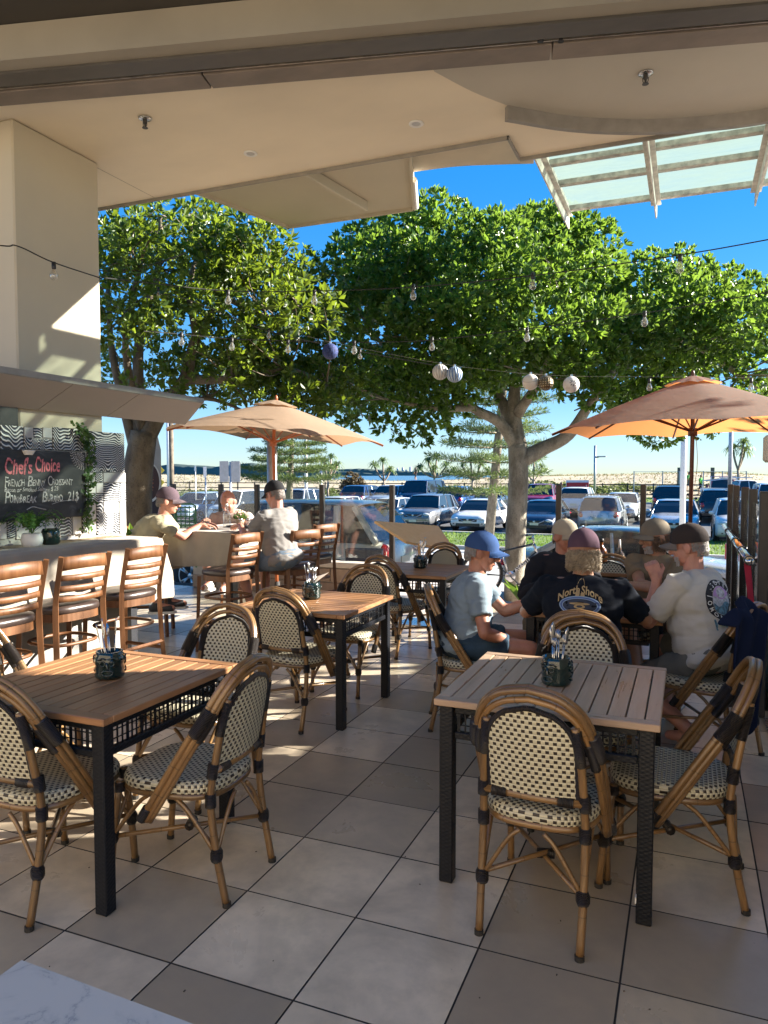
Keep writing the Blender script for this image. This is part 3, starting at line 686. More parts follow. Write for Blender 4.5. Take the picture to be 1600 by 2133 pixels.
    # arched braces between neighbouring legs
    L4 = [(.174, -.222, .19), (.19, .24, .19), (-.19, .24, .19), (-.174, -.222, .19)]
    br = MB()
    for a, b_ in zip(L4, L4[1:]+L4[:1]):
        a, b_ = Vector(a), Vector(b_); m_ = (a+b_)/2; m_.z = .388; q1 = a.lerp(m_, .5); q1.z = .335; q2 = b_.lerp(m_, .5); q2.z = .335
        for P in ([a, q1, a.lerp(b_, .38)+Vector((0, 0, .193))], [b_, q2, b_.lerp(a, .38)+Vector((0, 0, .193))]): br.tube(spline(P, 4), .0088, 6)
    br.build('brace', M_cane, t, True)
    MB().tube([L4[0], L4[2]], .0095, 7).build('stretcher', M_cane, t, True)
    MB().tube([(L4[1][0], L4[1][1], .205), (L4[3][0], L4[3][1], .205)], .0095, 7).build('stretcher', M_cane, t, True)
    def wrap(pts, r_): MB().tube(pts, r_, 8).build('binding', M_wrap, t, True)
    for x, y, z in L4: wrap([(x, y, z-.024), (x, y, z-.012), (x, y, z+.012), (x, y, z+.026)], [.019, .024, .024, .018])
    wrap([(-.03, .0, .197), (.03, .02, .197)], .019)
    for f0, f1 in ((.0, .035), (.965, 1.0)): wrap(seg(outer, f0, f1), .021)
    for f0, f1 in ((.255, .325), (.675, .745)):
        A = seg(outer, f0, f1); B = seg(o3, f0, f1); wrap([(p+q)/2 for p, q in zip(A, B)], .0262); wrap(seg(o2, f0-.01, f1), .0175)
    for sg in (1, -1):
        wrap([(sg*.176, -.2, .37), (sg*.176, -.2, .42)], .021); wrap([(sg*.186, .205, .375), (sg*.186, .205, .41)], .02)
        wrap([(sg*.176, -.206, .48), (sg*.173, -.212, .535)], .021); wrap([(sg*.14, -.216, .505), (sg*.088, -.219, .505)], .0195)
        wrap([(sg*.164, -.232, .64), (sg*.150, -.259, .765)], .019)
    tie = MB().tube(spline([(-.176, -.24, .19), (-.15, -.3, .17), (-.12, -.33, .13), (-.10, -.34, .135)], 4), .003, 5); tie.build('loose_tie', M_wrap, t, True)
    return t
chair0 = make_chair()
CH = [  # u, v, heading (0 faces the beach), label
    (-.463, 2.70, R(-2), 'rattan chair with its back to the viewer at the right front table'),
    (-.035, 3.10, R(90), 'rattan chair on the right side of the right front table, tipped view of its arch'),
    (-.45, 3.53, R(184), 'rattan chair on the far side of the right front table, behind the jar'),
    (-2.285, 2.125, R(0), 'rattan chair cut by the left picture edge, near side of left front table'),
    (-1.82, 2.41, R(92), 'rattan chair on the right side of the left front table'),
    (-2.30, 3.10, R(178), 'rattan chair on the far side of the left front table, back in the sun'),
    (-2.97, 2.55, R(-85), 'rattan chair at the left picture edge, only its golden arch showing'),
    (-2.34, 4.25, R(-4), 'rattan chair on the near side of the middle table'),
    (-2.33, 5.03, R(176), 'rattan chair pushed in on the far side of the middle table'),
    (-2.42, 6.22, R(-14), 'rattan chair on the near side of the table by the menu stand'),
    (-2.32, 7.05, R(180), 'rattan chair on the far side of the table by the menu stand'),
    (-1.26, 4.56, R(-72), 'rattan chair under the man in the blue cap'),
    (-.51, 4.17, R(2), 'rattan chair under the person in the black North Shore shirt'),
    (.11, 4.62, R(64), 'rattan chair with a navy jacket hung over its back'),
    (-.24, 5.86, R(178), 'rattan chair under the bearded man in the tan shirt'),
    (-.92, 5.86, R(190), 'rattan chair under the man in the dark shirt and beige cap'),
    (-.62, 6.55, R(180), 'empty rattan chair behind the amber bottle'),
]
for i, (u, v, rz, lab) in enumerate(CH):
    if i == 0: chair0.location = (u, v, 0); chair0.rotation_euler = (0, 0, rz); chair0['label'] = lab
    else: dup(chair0, (u, v, 0), rz, lab)
for o in [o for o in C.objects if o.name.startswith('loose_tie')]:
    if not any(k in o.parent['label'] for k in ('near side of the middle', 'left picture edge, near')): bpy.data.objects.remove(o)

# ---------------------------------------------------------------- slatted tables with woven aprons
M_teak = woodmat('teak_slat', (.22, .10, .042), (.40, .21, .095), .42, 'obj', 1, 10, .15, .3)
M_teak2 = woodmat('teak_rail', (.22, .10, .042), (.39, .20, .09), .42, 'obj', 0, 10, .15, .3)
M_grey = woodmat('weathered_slat', (.40, .265, .165), (.58, .42, .285), .32, 'obj', 1, 10, .15, .3)
M_grey2 = woodmat('weathered_rail', (.38, .245, .155), (.56, .40, .27), .32, 'obj', 0, 10, .15, .3)
def blackweave():
    m, N, L, b = nt('black_wicker'); sp = N.new('ShaderNodeSeparateXYZ'); L.new(coord(N, L, 'obj'), sp.inputs[0])
    a = math_(N, L, 'ADD', sp.outputs[0], sp.outputs[1])
    s1 = math_(N, L, 'SINE', math_(N, L, 'MULTIPLY', a, 2*PI/.03)); s2 = math_(N, L, 'SINE', math_(N, L, 'MULTIPLY', sp.outputs[2], 2*PI/.016))
    h = math_(N, L, 'MULTIPLY', s1, s2)
    L.new(ramp(N, L, h, [(.0, (.008, .009, .012)), (1., (.014, .016, .021))]), b.inputs['Base Color']); b.inputs['Roughness'].default_value = .4; b.inputs['Specular IOR Level'].default_value = .25
    bump(N, L, b, h, .22, .002); return m
M_wick = blackweave()
def make_table(w, d, label, loc, rz, ms, mr):
    t = thing('slatted_table', label, 'table', loc, rz, 'slatted cafe tables'); z = .722
    bw = .052; n = 11; iw = w-2*bw-.004; sw_ = iw/n
    for k in range(n):
        x = -iw/2+sw_*(k+.5); MB().box((0, 0, 0), (sw_-.0055, d-2*bw-.004, .024), b=.0022).build('slat', ms, t, loc=(x, 0, z+rnd.uniform(-.0006, .0006)))
    for sg in (-1, 1):
        MB().box((0, 0, 0), (w, bw-.001, .027), b=.003).build('rail', mr, t, loc=(0, sg*(d/2-bw/2), z))
        MB().box((0, 0, 0), (bw-.001, d-2*bw-.002, .027), b=.003).build('side_rail', ms, t, loc=(sg*(w/2-bw/2), 0, z))
    for sx in (-1, 1):
        for sy in (-1, 1): MB().box((0, 0, 0), (.054, .054, .706), b=.004).build('leg', M_wick, t, loc=(sx*(w/2-.045), sy*(d/2-.045), .354))
    for ax in (0, 1):
        L_ = (w if ax == 0 else d)-.15
        a = MB(); a.box((0, 0, .047), (L_, .026, .03), b=.003); a.box((0, 0, -.055), (L_, .026, .028), b=.003)
        for zz in (.014, -.018): a.tube([(-L_/2, .006, zz), (L_/2, .006, zz)], .0028, 5)
        m_ = int(L_/.026)
        for k in range(m_):
            x = -L_/2+(k+.5)*L_/m_; x += rnd.uniform(-.002, .002)
            a.box((x, -.004, -.004), (.0062 if k % 3 else .012, .004, .08))
        me = a.mesh('apron', M_wick)
        for sg in (-1, 1):
            off = (d/2-.045)*sg if ax == 0 else (w/2-.045)*sg
            link('apron', me, t, (0, off, .644) if ax == 0 else (off, 0, .644), (0, 0, 0 if ax == 0 else R(90)))
    return t
make_table(.83, .86, 'slatted timber table at left front, its far half in sunlight', (-2.312, 2.435, 0), 0, M_teak, M_teak2)
t2 = make_table(.825, .83, 'greyish slatted timber table at right front', (-.483, 3.105, 0), 0, M_grey, M_grey2)
MB().box((.372-.031, -.404, .10), (.004, .03, .022)).build('stray_sticker', M_white, t2)
make_table(.83, .83, 'slatted timber table in the middle, beside the bar stools', (-2.36, 4.51, 0), R(90), M_teak, M_teak2)
make_table(.83, .83, 'slatted timber table where five people sit', (-.535, 5.05, 0), 0, M_teak, M_teak2)
make_table(.85, .83, 'slatted timber table beside the menu stand', (-2.30, 6.42, 0), R(90), M_teak, M_teak2)
# second table pushed against the far side, carrying the bottles
make_table(.83, .7, 'slatted timber table behind the seated people carrying bottles', (-.62, 7.1, 0), 0, M_teak, M_teak2)

# ---------------------------------------------------------------- cutlery jars
M_cut = mat('cutlery_steel', (.62, .62, .62), .18, 1., var=0)
def make_jar(loc, label, seed, r=.062, h=.115):
    t = thing('cutlery_jar', label, 'cutlery jar', loc, seed*1.1, 'cutlery jars'); rr = random.Random(seed)
    prof = [(r*.82, 0), (r*.95, .006), (r, .02), (r*.93, .03), (r*1.0, .045), (r*.92, .058), (r*1.02, .072), (r*.97, .09), (r*.86, .1), (r*.9, h), (r*.8, h), (r*.78, .03)]
    jm = MB(); vv = []; ff = []; n = 32
    for i, (q, z) in enumerate(prof):
        for k in range(n):
            a = 2*PI*k/n; bulge = 1+(.05*max(0, math.cos(3*a))*math.sin(min(1, z/.1)*PI) if i < 9 else 0); vv.append((q*bulge*math.cos(a), q*bulge*math.sin(a), z))
    for i in range(len(prof)-1):
        for k in range(n): ff.append((i*n+k, i*n+(k+1) % n, (i+1)*n+(k+1) % n, (i+1)*n+k))
    ff.append(tuple(range(n))[::-1]); jm.add(vv, ff)
    body = jm.build('jar', M_jar, t, True)
    for f in range(3):                                # carved face relief
        rl = MB()
        a0_ = 2*PI*f/3
        P = lambda da, z: (r*1.05*math.cos(a0_+da), r*1.05*math.sin(a0_+da), z)
        for sg in (-1, 1):
            rl.tube([P(sg*(.28+.17*math.cos(q)), .072+.011*math.sin(q)) for q in [2*PI*i/10 for i in range(10)]], .0032, 5, closed=True)
            rl.tube([P(sg*.1, .092), P(sg*.35, .096), P(sg*.6, .086)], .004, 5)
        rl.tube([P(.36*math.cos(q), .032+.011*math.sin(q)) for q in [2*PI*i/12 for i in range(12)]], .0034, 5, closed=True)
        rl.tube([P(0, .078), P(0, .052), P(.1, .047)], .005, 5)
        rl.build('carving', M_jar, t, True, kind='stuff')
    for k in range(9):
        a = rr.uniform(0, 2*PI); b0 = Vector((math.cos(a)*r*.3, math.sin(a)*r*.3, .03)); tp = Vector((math.cos(a+rr.gauss(0, .4))*r*rr.uniform(.2, .75), math.sin(a)*r*.6, h+rr.uniform(.035, .075)))
        c = MB(); dd = (tp-b0).normalized(); c.tube([b0, tp], [.0028, .0022], 5, flat=.6); x, y = frame(dd)
        if k % 2 == 0:
            for q in (-1.5, -.5, .5, 1.5): c.tube([tp, tp+dd*.012+x*q*.0045, tp+dd*.042+x*q*.0045], .0013, 4)
            c.build('fork', M_cut, t, True)
        else:
            c.tube([tp, tp+dd*.015, tp+dd*.055, tp+dd*.075], [.003, .009, .0095, .003], 6, flat=.22); c.build('knife', M_cut, t, True)
    return t
make_jar((-2.275, 2.45, .7355), 'dark green carved jar of cutlery on the left front table', 1)
make_jar((-.489, 3.075, .7355), 'dark green carved jar of cutlery on the right front table', 2)
j3 = make_jar((-2.423, 4.576, .7365), 'dark green carved jar of cutlery and a napkin on the middle table', 3)
nm = MB().add([(-.01, 0, .1), (-.07, -.04, .15), (-.12, -.02, .185), (-.04, .03, .16)], [(0, 1, 2, 3)]); nm.add([(-.01, .01, .1), (-.06, .03, .16), (-.12, -.015, .187), (-.07, -.03, .15)], [(0, 1, 2, 3)]); nm.build('napkin', M_white, j3)
make_jar((-2.298, 6.49, .7365), 'dark green carved jar of cutlery on the table by the menu stand', 4)

# ---------------------------------------------------------------- ladder-back bar stools
M_oak = woodmat('honey_oak', (.09, .035, .012), (.19, .08, .028), .48, 'obj', 2, 7, .1, .2)
M_vinyl = mat('brown_vinyl', (.045, .03, .025), .35, var=.2, vs_=10, bs=60, bstr=.1)
def make_stool():
    t = thing('bar_stool', 'x', 'bar stool', group='ladder-back bar stools')
    for sg in (1, -1):
        P = spline([(sg*.205, -.225, 0), (sg*.195, -.19, .35), (sg*.187, -.175, .70), (sg*.187, -.19, .85), (sg*.19, -.245, 1.085)], 5)
        MB().tube(P, [.023]*6+[.024]*6+[.022]*(len(P)-12), 4, M=None).build('back_leg', M_oak, t)
        P = [(sg*.205, .2, 0), (sg*.19, .175, .69)]; MB().tube(P, [.02, .023], 4).build('front_leg', M_oak, t)
    st = MB()
    vv = []; ff = []; n = 36; ring = []
    for k in range(n):
        a = 2*PI*k/n; ca, sa_ = math.cos(a), math.sin(a); ring.append((math.copysign(abs(ca)**.6, ca)*.212, math.copysign(abs(sa_)**.65, sa_)*.2))
    lev = [(.94, .705), (1.0, .712), (1.01, .735), (.97, .752), (.8, .762), (.4, .766), (0, .767)]
    for s_, z in lev: vv += [(x*s_, y*s_, z) for x, y in ring]
    for i in range(len(lev)-1):
        for k in range(n): ff.append((i*n+k, i*n+(k+1) % n, (i+1)*n+(k+1) % n, (i+1)*n+k))
    st.add(vv, ff).build('seat', M_vinyl, t, True)
    MB().prism([(x*.96, y*.96) for x, y in ring], .655, .705).build('seat_frame', M_oak, t)
    for i, (z, hh) in enumerate(((1.035, .085), (.945, .036), (.875, .036), (.805, .036))):
        yo = -.185-(z-.80)*.2
        s_ = MB()
        def f(a, b_, z=z, hh=hh, yo=yo): x = (a*2-1)*.18; return (x, yo-.045*(1-(x/.18)**2), z+(b_-.5)*hh+(.012*(1-(x/.18)**2) if hh > .05 else 0))
        s_.sheet(f, 10, 2); k = len(s_.v); s_.add([(x, y+.016, z_) for x, y, z_ in s_.v[:k]], [f_[::-1] for f_ in s_.f]); m_ = k
        bd = list(range(0, 11))+[10+11*j for j in (1, 2)]+[22+q for q in range(9, -1, -1)]+[11]
        s_.add([], []); s_.f += [(a, b_, b_+m_, a+m_)[::-1] for a, b_ in zip(bd, bd[1:]+bd[:1])]; s_.uv += [None]*len(bd); s_.m += [0]*len(bd)
        s_.build('crest_rail' if i == 0 else 'back_slat', M_oak, t, True)
    for P in (((-.2, .19, .24), (.2, .19, .24)), ((.197, -.2, .3), (.2, .19, .3)), ((-.197, -.2, .3), (-.2, .19, .3)), ((-.196, -.195, .35), (.196, -.195, .35))):
        MB().tube(P, .0145, 4).build('foot_rail', M_oak, t)
    rg = [(x*.88, y*.88, .5) for x, y in ring]
    MB().tube(rg, .012, 6, closed=True).build('ring_rail', M_oak, t, True)
    return t
st0 = make_stool()
ST = [(-3.87, 3.20, R(88), 'bar stool at the servery counter, leftmost and cut by the picture edge'), (-3.86, 3.73, R(84), 'bar stool at the servery counter, middle of three'),
      (-3.86, 4.31, R(86), 'bar stool at the servery counter, nearest the seated men'), (-3.86, 5.67, R(80), 'empty bar stool at the near corner of the cloth-covered high table'),
      (-3.55, 6.28, R(70), 'bar stool under the man in the grey shirt and black cap'), (-3.75, 7.05, R(75), 'empty bar stool behind the man in the grey shirt'),
      (-5.02, 5.98, R(-60), 'bar stool under the man in the cream shirt'), (-4.95, 7.62, R(180), 'bar stool under the bald man')]
for i, (u, v, rz, lab) in enumerate(ST):
    if i == 0: st0.location = (u, v, 0); st0.rotation_euler = (0, 0, rz); st0['label'] = lab
    else: dup(st0, (u, v, 0), rz, lab)

# ---------------------------------------------------------------- high table with cloth and the things on it
ht = thing('high_table', 'tall bar table under a draped linen cloth', 'table', (-4.42, 6.55, 0))
MB().box((0, 0, 1.03), (.78, 1.1, .04), b=.004).build('top', MATS['counter_wood'], ht)
MB().box((0, 0, .52), (.09, .09, .98)).build('column', MATS['black_steel'], ht)
MB().box((0, 0, .02), (.5, .6, .04), b=.01).build('base', MATS['black_steel'], ht)
cloth('high_table_cloth', 'linen cloth draped in folds over the high table', -4.82, -4.04, 6.0, 7.1, 1.054, (.42, .38, .36, .3), 8, .022)
ZT = 1.0585
M_clear = glassmat('clear_glass', (.93, .95, .95), .5, .02, .06)
def bottle(loc, label, prof, m, cat='bottle', cap=None):
    t = thing('bottle' if cat == 'bottle' else cat.replace(' ', '_'), label, cat, loc)
    MB().lathe(prof, 20).build('glass', m, t, True)
    if cap: MB().lathe(cap[0], 14).build('stopper', cap[1], t, True)
    return t
BP = [(.036, 0), (.04, .006), (.04, .12), (.034, .145), (.015, .175), (.013, .215), (.016, .222)]
p = at(475, 1092, 7.35); bottle((-4.52, 6.62, ZT), 'clear glass water bottle on the high table', BP, M_clear, cap=([(.014, .222), (.014, .24)], M_white))
M_water = glassmat('water_tumbler', (.88, .92, .92), .5, .02, .1)
for u, v, lab in ((-4.55, 6.30, 'short glass tumbler near the cream-shirted man\'s hands'), (-4.28, 6.72, 'glass tumbler beside the small table plant')):
    t = thing('tumbler', lab, 'glass', (u, v, ZT)); MB().lathe([(.03, 0), (.036, .075), (.033, .075), (.028, .006)], 18).build('glass', M_water, t, True)
    MB().lathe([(.0275, .007), (.03, .035)], 18).build('water', mat('water_in_glass', (.6, .65, .65), .1, var=0), t, True)
t = thing('takeaway_cup', 'pale blue paper coffee cup with a white lid', 'cup', (-4.07+.0, 6.78, ZT)); MB().lathe([(.029, 0), (.039, .095)], 20).build('cup', mat('blue_card', (.3, .4, .5), .6, var=.05), t, True)
MB().lathe([(.041, .093), (.041, .1), (.034, .108)], 20).build('lid', M_white, t, True)
t = thing('serving_tray', 'black tray under the plant on the high table', 'tray', (-4.36, 6.62, ZT)); MB().lathe([(.13, 0), (.145, .012), (.14, .012), (.128, .004)], 28).build('tray', mat('black_tray', (.015, .015, .017), .4, var=0), t, True)
t = thing('table_plant', 'little flowering pot plant in a terracotta pot on the high table', 'potted plant', (-4.38, 6.66, ZT+.006))
MB().lathe([(.035, 0), (.048, .07), (.043, .07)], 20).build('pot', mat('terracotta', (.5, .33, .22), .7), t, True)
l = MB(); fl_ = MB(); rr = random.Random(5)
for k in range(260):
    a = rr.uniform(0, 6.28); q = rr.random()**.5*.075; c = Vector((math.cos(a)*q, math.sin(a)*q, .075+rr.uniform(0, .1)*(1.1-q/.09))); s_ = rr.uniform(.01, .02)
    (l if rr.random() < .85 else fl_).add([(-s_*.4, 0, 0), (0, s_, .003), (s_*.4, 0, 0), (0, -s_, .003)], [(0, 1, 2), (0, 2, 3)], None, Matrix.Translation(c) @ Euler((rr.uniform(-1.2, 1.2), rr.uniform(-1.2, 1.2), a)).to_matrix().to_4x4())
l.build('leaves', leafmat('pot_leaf', (.03, .08, .02), (.12, .2, .05), (.25, .4, .06), .3), t); fl_.build('flowers', mat('petal', (.6, .3, .28), .7, var=.2), t)
for i, (u, v) in enumerate(((-4.3, 6.55), (-4.24, 6.60))):
    t = thing('salt_shaker', ['clear salt shaker nearest the plant pot', 'clear pepper shaker beside the salt'][i], 'shaker', (u, v, ZT+.006)); MB().lathe([(.018, 0), (.02, .06), (.016, .065)], 14).build('glass', M_clear, t, True); MB().lathe([(.019, .062), (.019, .08), (.01, .088)], 14).build('lid', M_cut, t, True)
# bottles on the far table behind the seated people
AB = [(.034, 0), (.038, .006), (.038, .1), (.03, .128), (.013, .145), (.012, .172)]
q = on(1276, 1195, .737)
bottle((-.72, 7.0, .7365), 'amber glass bottle with a black cap', [(a*1.5, b_*1.5) for a, b_ in AB], mat('amber_glass', (.09, .03, .008), .08, var=0, coat=.5), cap=([(.022, .255), (.022, .285)], M_black))
bottle((-.56, 7.02, .7365), 'clear sauce bottle with a tall pourer', [(a*1.35, b_*1.2) for a, b_ in AB], M_clear, cap=([(.012, .2), (.008, .28)], M_white))
# cup, plates and phone on the five people's table
def plate(loc, label, r=.085):
    t = thing('saucer', label, 'saucer', loc); MB().lathe([(r*.55, 0), (r, .012), (r*.97, .014), (r*.5, .005)], 28).build('dish', M_white, t, True); return t
plate((-.80, 4.76, .7365), 'small white saucer at the blue-capped man\'s hand', .07); plate((-.22, 5.15, .7365), 'white plate in front of the bearded man', .11)
t = thing('coffee_cup', 'black coffee cup with spoon near the white-shirted man', 'cup', (-.26, 4.84, .7365)); MB().lathe([(.025, 0), (.038, .05), (.036, .05), (.024, .006)], 20).build('cup', M_jar, t, True); MB().tube([(.038, 0, .04), (.06, 0, .03), (.035, 0, .012)], .005, 6).build('handle', M_jar, t, True)
t = thing('coffee_glass', 'tall dark coffee glass in the blue-capped man\'s hand', 'glass', (-.80, 4.76, .748)); MB().lathe([(.024, 0), (.032, .11), (.03, .11)], 16).build('glass', mat('dark_glass', (.03, .02, .015), .1, var=0), t, True)

# ---------------------------------------------------------------- parasols
def parasol(label, loc, top, rim, rad, m, wood, tilt=(0, 0), nr=8, a0=0.2):
    t = thing('parasol', label, 'parasol', loc)
    Mt = Matrix.Translation((0, 0, top)) @ Euler((tilt[0], tilt[1], 0)).to_matrix().to_4x4() @ Matrix.Translation((0, 0, -top))
    dr = top-rim
    def P(k, s_, sag=0):
        a = a0+2*PI*k/nr; return Mt @ Vector((math.cos(a)*rad*s_, math.sin(a)*rad*s_, top-dr*(s_**1.12)-sag))
    cn = MB(); ns = 10; nk = nr*6; vv = []; ff = []
    for j in range(ns+1):
        s_ = .02+.98*j/ns
        for k in range(nk):
            f = (k % 6)/6; b_ = math.sin(PI*f); inset = 1-(1-math.cos(PI/nr))*b_*1.0-.012*b_*s_; q = P(k/6, s_*inset, .018*b_*s_); vv.append(q)
    for j in range(ns):
        for k in range(nk): ff.append((j*nk+k, j*nk+(k+1) % nk, (j+1)*nk+(k+1) % nk, (j+1)*nk+k))
    cn.add(vv, ff).build('canopy', m, t, True)
    vt = MB(); vv = []; ff = []
    for j in range(4):
        s_ = .03+.17*j/3
        for k in range(nk): b_ = math.sin(PI*((k % 6)/6)); q = P(k/6, s_*(1-.07*b_)); q = q+Vector((0, 0, .035-.01*j/3+.006*math.sin(k*1.7)*j/3)); vv.append(q)
    for j in range(3):
        for k in range(nk): ff.append((j*nk+k, j*nk+(k+1) % nk, (j+1)*nk+(k+1) % nk, (j+1)*nk+k))
    vt.add(vv, ff).build('vent', m, t, True)
    MB().ball(Mt @ Vector((0, 0, top+.05)), (.02, .02, .04)).build('finial', wood, t, True)
    MB().tube([(0, 0, 0), Mt @ Vector((0, 0, top-.5)), Mt @ Vector((0, 0, top+.03))], .0215, 10).build('pole', wood, t, True)
    hub = Mt @ Vector((0, 0, top-.5*dr-.28)); MB().tube([hub-Vector((0, 0, .04)), hub+Vector((0, 0, .04))], .045, 12).build('hub', wood, t, True)
    for k in range(nr):
        pts = [P(k, .03)-Vector((0, 0, .02)), P(k, .5)-Vector((0, 0, .02)), P(k, .985)-Vector((0, 0, .018))]
        rb = MB().tube(pts, .011, 4).build('rib', wood, t); MB().tube([hub, P(k, .5)-Vector((0, 0, .03))], .010, 4).build('strut', wood, rb)
    b_ = MB().lathe([(.24, 0), (.24, .05), (.05, .075), (.03, .3)], 24).build('base', mat('cast_base', (.05, .05, .05), .6), t, True)
    c = MB().tube(spline([hub+Vector((.03, 0, 0)), hub+Vector((.05, 0, -.3)), hub+Vector((.03, 0, -.55))], 4), .003, 5); c.build('cord', mat('cord', (.3, .24, .15), .8), t)
    return t
def canvasmat(name, c, tr, w=.4):
    m, N, L, b = nt(name); f = noise(N, L, coord(N, L), 3, 4); col = ramp(N, L, f, [(.3, tuple(x*.88 for x in c)), (.7, c)])
    L.new(col, b.inputs['Base Color']); b.inputs['Roughness'].default_value = .85
    bump(N, L, b, noise(N, L, coord(N, L), 9, 3), .25, .02)
    t = N.new('ShaderNodeBsdfTranslucent'); t.inputs[0].default_value = (*tr, 1); mx = N.new('ShaderNodeMixShader'); mx.inputs[0].default_value = w
    L.new(b.outputs[0], mx.inputs[1]); L.new(t.outputs[0], mx.inputs[2]); L.new(mx.outputs[0], N['Material Output'].inputs[0]); return m
M_canvas = canvasmat('tan_canvas', (.36, .26, .18), (.5, .31, .18), .35)
M_canvas2 = canvasmat('terracotta_canvas', (.36, .29, .24), (.8, .29, .09), .6)
M_redwood = woodmat('red_pole', (.3, .075, .025), (.45, .14, .05), .4, 'obj', 2, 6, .05, .1)
M_brown = woodmat('brown_pole', (.06, .022, .012), (.12, .045, .025), .4, 'obj', 2, 6, .05, .1)
parasol('tan parasol over the high table, on a red-brown pole', (-4.63, 7.84, 0), 2.48, 2.06, 1.36, M_canvas, M_redwood, (R(-1.5), R(4)), 6, .3)
parasol('terracotta parasol on a dark pole above the five seated people', (.03, 8.2, 0), 2.58, 2.06, 1.42, M_canvas2, M_brown, (R(0), R(-1)), 8, .15)

# ---------------------------------------------------------------- low block wall, glass balustrades
M_block = mat('split_block', (.30, .225, .165), .85, var=.16, vs_=9, bs=45, bstr=.3)
lw = thing('block_wall', 'low brown block wall under the glass balustrade', 'wall', (0, 8.78, 0))
MB().box((-5.0, .01, .2), (3.06, .15, .39)).build('core', mat('mortar', (.42, .37, .31), .9), lw)
bm = MB().box((0, 0, 0), (.388, .19, .178), b=.006).mesh('block', M_block); hb = MB().box((0, 0, 0), (.188, .19, .178), b=.006).mesh('block', M_block)
for r_ in range(2):
    for k in range(8):
        x = -6.33+k*.4+(.2 if r_ % 2 else 0)
        if x > -3.62: continue
        link('block', bm, lw, (x, 0, .095+r_*.19))
    if r_ % 2: link('block', hb, lw, (-3.62-.02, 0, .095+r_*.19))
MB().box((-5.0, 0, .425), (3.06, .24, .07), b=.008).build('coping', mat('coping', (.5, .45, .38), .8, var=.12, vs_=10), lw)
def balu(name, label, posts, z0, z1, ax, glass_pairs, off, base=True):
    t = thing(name, label, 'balustrade', (0, 0, 0))
    for q in posts:
        c = (q, off) if ax == 0 else (off, q)
        p_ = MB().box((0, 0, (z1-z0)/2), (.062, .062, z1-z0), b=.006).build('post', M_bronze, t, loc=(c[0], c[1], z0))
    for a, b_ in glass_pairs:
        c = ((a+b_)/2, off) if ax == 0 else (off, (a+b_)/2); sz = (abs(b_-a)-.066, .01) if ax == 0 else (.01, abs(b_-a)-.066)
        MB().box((0, 0, 0), (sz[0], sz[1], z1-z0-.16), b=.001).build('pane', M_glass, t, loc=(c[0], c[1], (z0+z1)/2-.02))
    return t
balu('glass_balustrade', 'glass balustrade on the low block wall by the parked SUV', (-6.9, -6.08, -5.49, -4.485, -3.485), .462, 1.475, 0, ((-6.9, -6.08), (-6.08, -5.49), (-5.49, -4.485), (-4.485, -3.485)), 8.77)
b2 = balu('glass_balustrade', 'glass balustrade panel behind the seated group, below the right parasol', (-1.385, -.454), .0, 1.49, 0, ((-1.385, -.454),), 8.75)
b3 = balu('glass_balustrade', 'right-hand balustrade of close bronze posts with a chrome handrail', (9.55, 8.45, 7.2, 6.33, 5.42), .0, 1.495, 1, ((9.55, 8.45), (8.45, 7.2), (7.2, 6.33), (6.33, 5.42)), .47)
MB().tube([(.40, 9.3, 1.02), (.40, 5.5, 1.02)], .027, 14).build('handrail', mat('chrome', (.75, .76, .78), .12, 1., var=0), b3, True)
hr = MB()
for q in (8.45, 7.2, 6.33, 5.6): hr.tube([(.40, q-.03, 1.02), (.40, q+.03, 1.02)], .034, 12); hr.box((.43, q, 1.02), (.07, .03, .03))
hr.build('rail_bracket', M_bronze, b3); hr = MB()
for q in (9.0, 7.9, 6.9, 6.0): hr.box((.45, q, .05), (.16, .05, .012)); hr.box((.47, q, .03), (.03, 1.0, .05))
hr.build('floor_clamp', M_steel, b3)
st = thing('red_strap', 'red fabric strap tied from the chrome handrail', 'strap', (.40, 5.62, 1.0))
MB().add([(-.03, .3, .03), (.01, .3, .03), (.01, -.02, .035), (-.03, -.02, .035), (.012, -.02, -.02), (.05, -.25, -.55), (.025, -.24, -.55), (-.03, -.02, -.02)], [(0, 1, 2, 3), (2, 4, 7, 3), (4, 5, 6, 7)]).build('webbing', mat('red_webbing', (.5, .02, .045), .7), st)
# dark planter wall and checker-plate ramp on the right
pw = thing('dark_wall', 'dark tiled retaining wall beside the right balustrade', 'wall', (1.35, 7.0, 0))
MB().box((0, 0, .38), (1.55, 3.2, .8)).build('core', M_black, pw)
M_dt = mat('dark_tile', (.045, .047, .05), .35, var=.15, vs_=6)
for k in range(4):
    for r_ in range(3): MB().box((0, 0, 0), (.012, .79, .262), b=.002).build('tile', M_dt, pw, loc=(-.78, -1.2+.8*k, .135+.267*r_))
    if k < 2:
        for r_ in range(3): MB().box((0, 0, 0), (.76, .012, .262), b=.002).build('tile', M_dt, pw, loc=(-.385+.77*k, -1.605, .135+.267*r_))
MB().box((0, 0, .82), (1.62, 3.28, .04), b=.005).build('coping', MATS['coping'], pw)
rp = thing('checker_plate', 'raised steel checker plate ramp at the right edge', 'ramp', (.92, 5.0, 0))
MB().box((0, 0, .006), (.86, .72, .012)).build('plate', M_steel, rp)
ck = MB()
for i in range(20):
    for k in range(17): ck.tube([(-.41+i*.043, -.34+k*.042, .011), (-.41+i*.043+(.014 if (i+k) % 2 else 0), -.34+k*.042+(0 if (i+k) % 2 else .014), .0145), (-.41+i*.043+(.028 if (i+k) % 2 else 0), -.34+k*.042+(0 if (i+k) % 2 else .028), .011)], [.002, .005, .002], 4)
ck.build('tread', M_steel, rp)

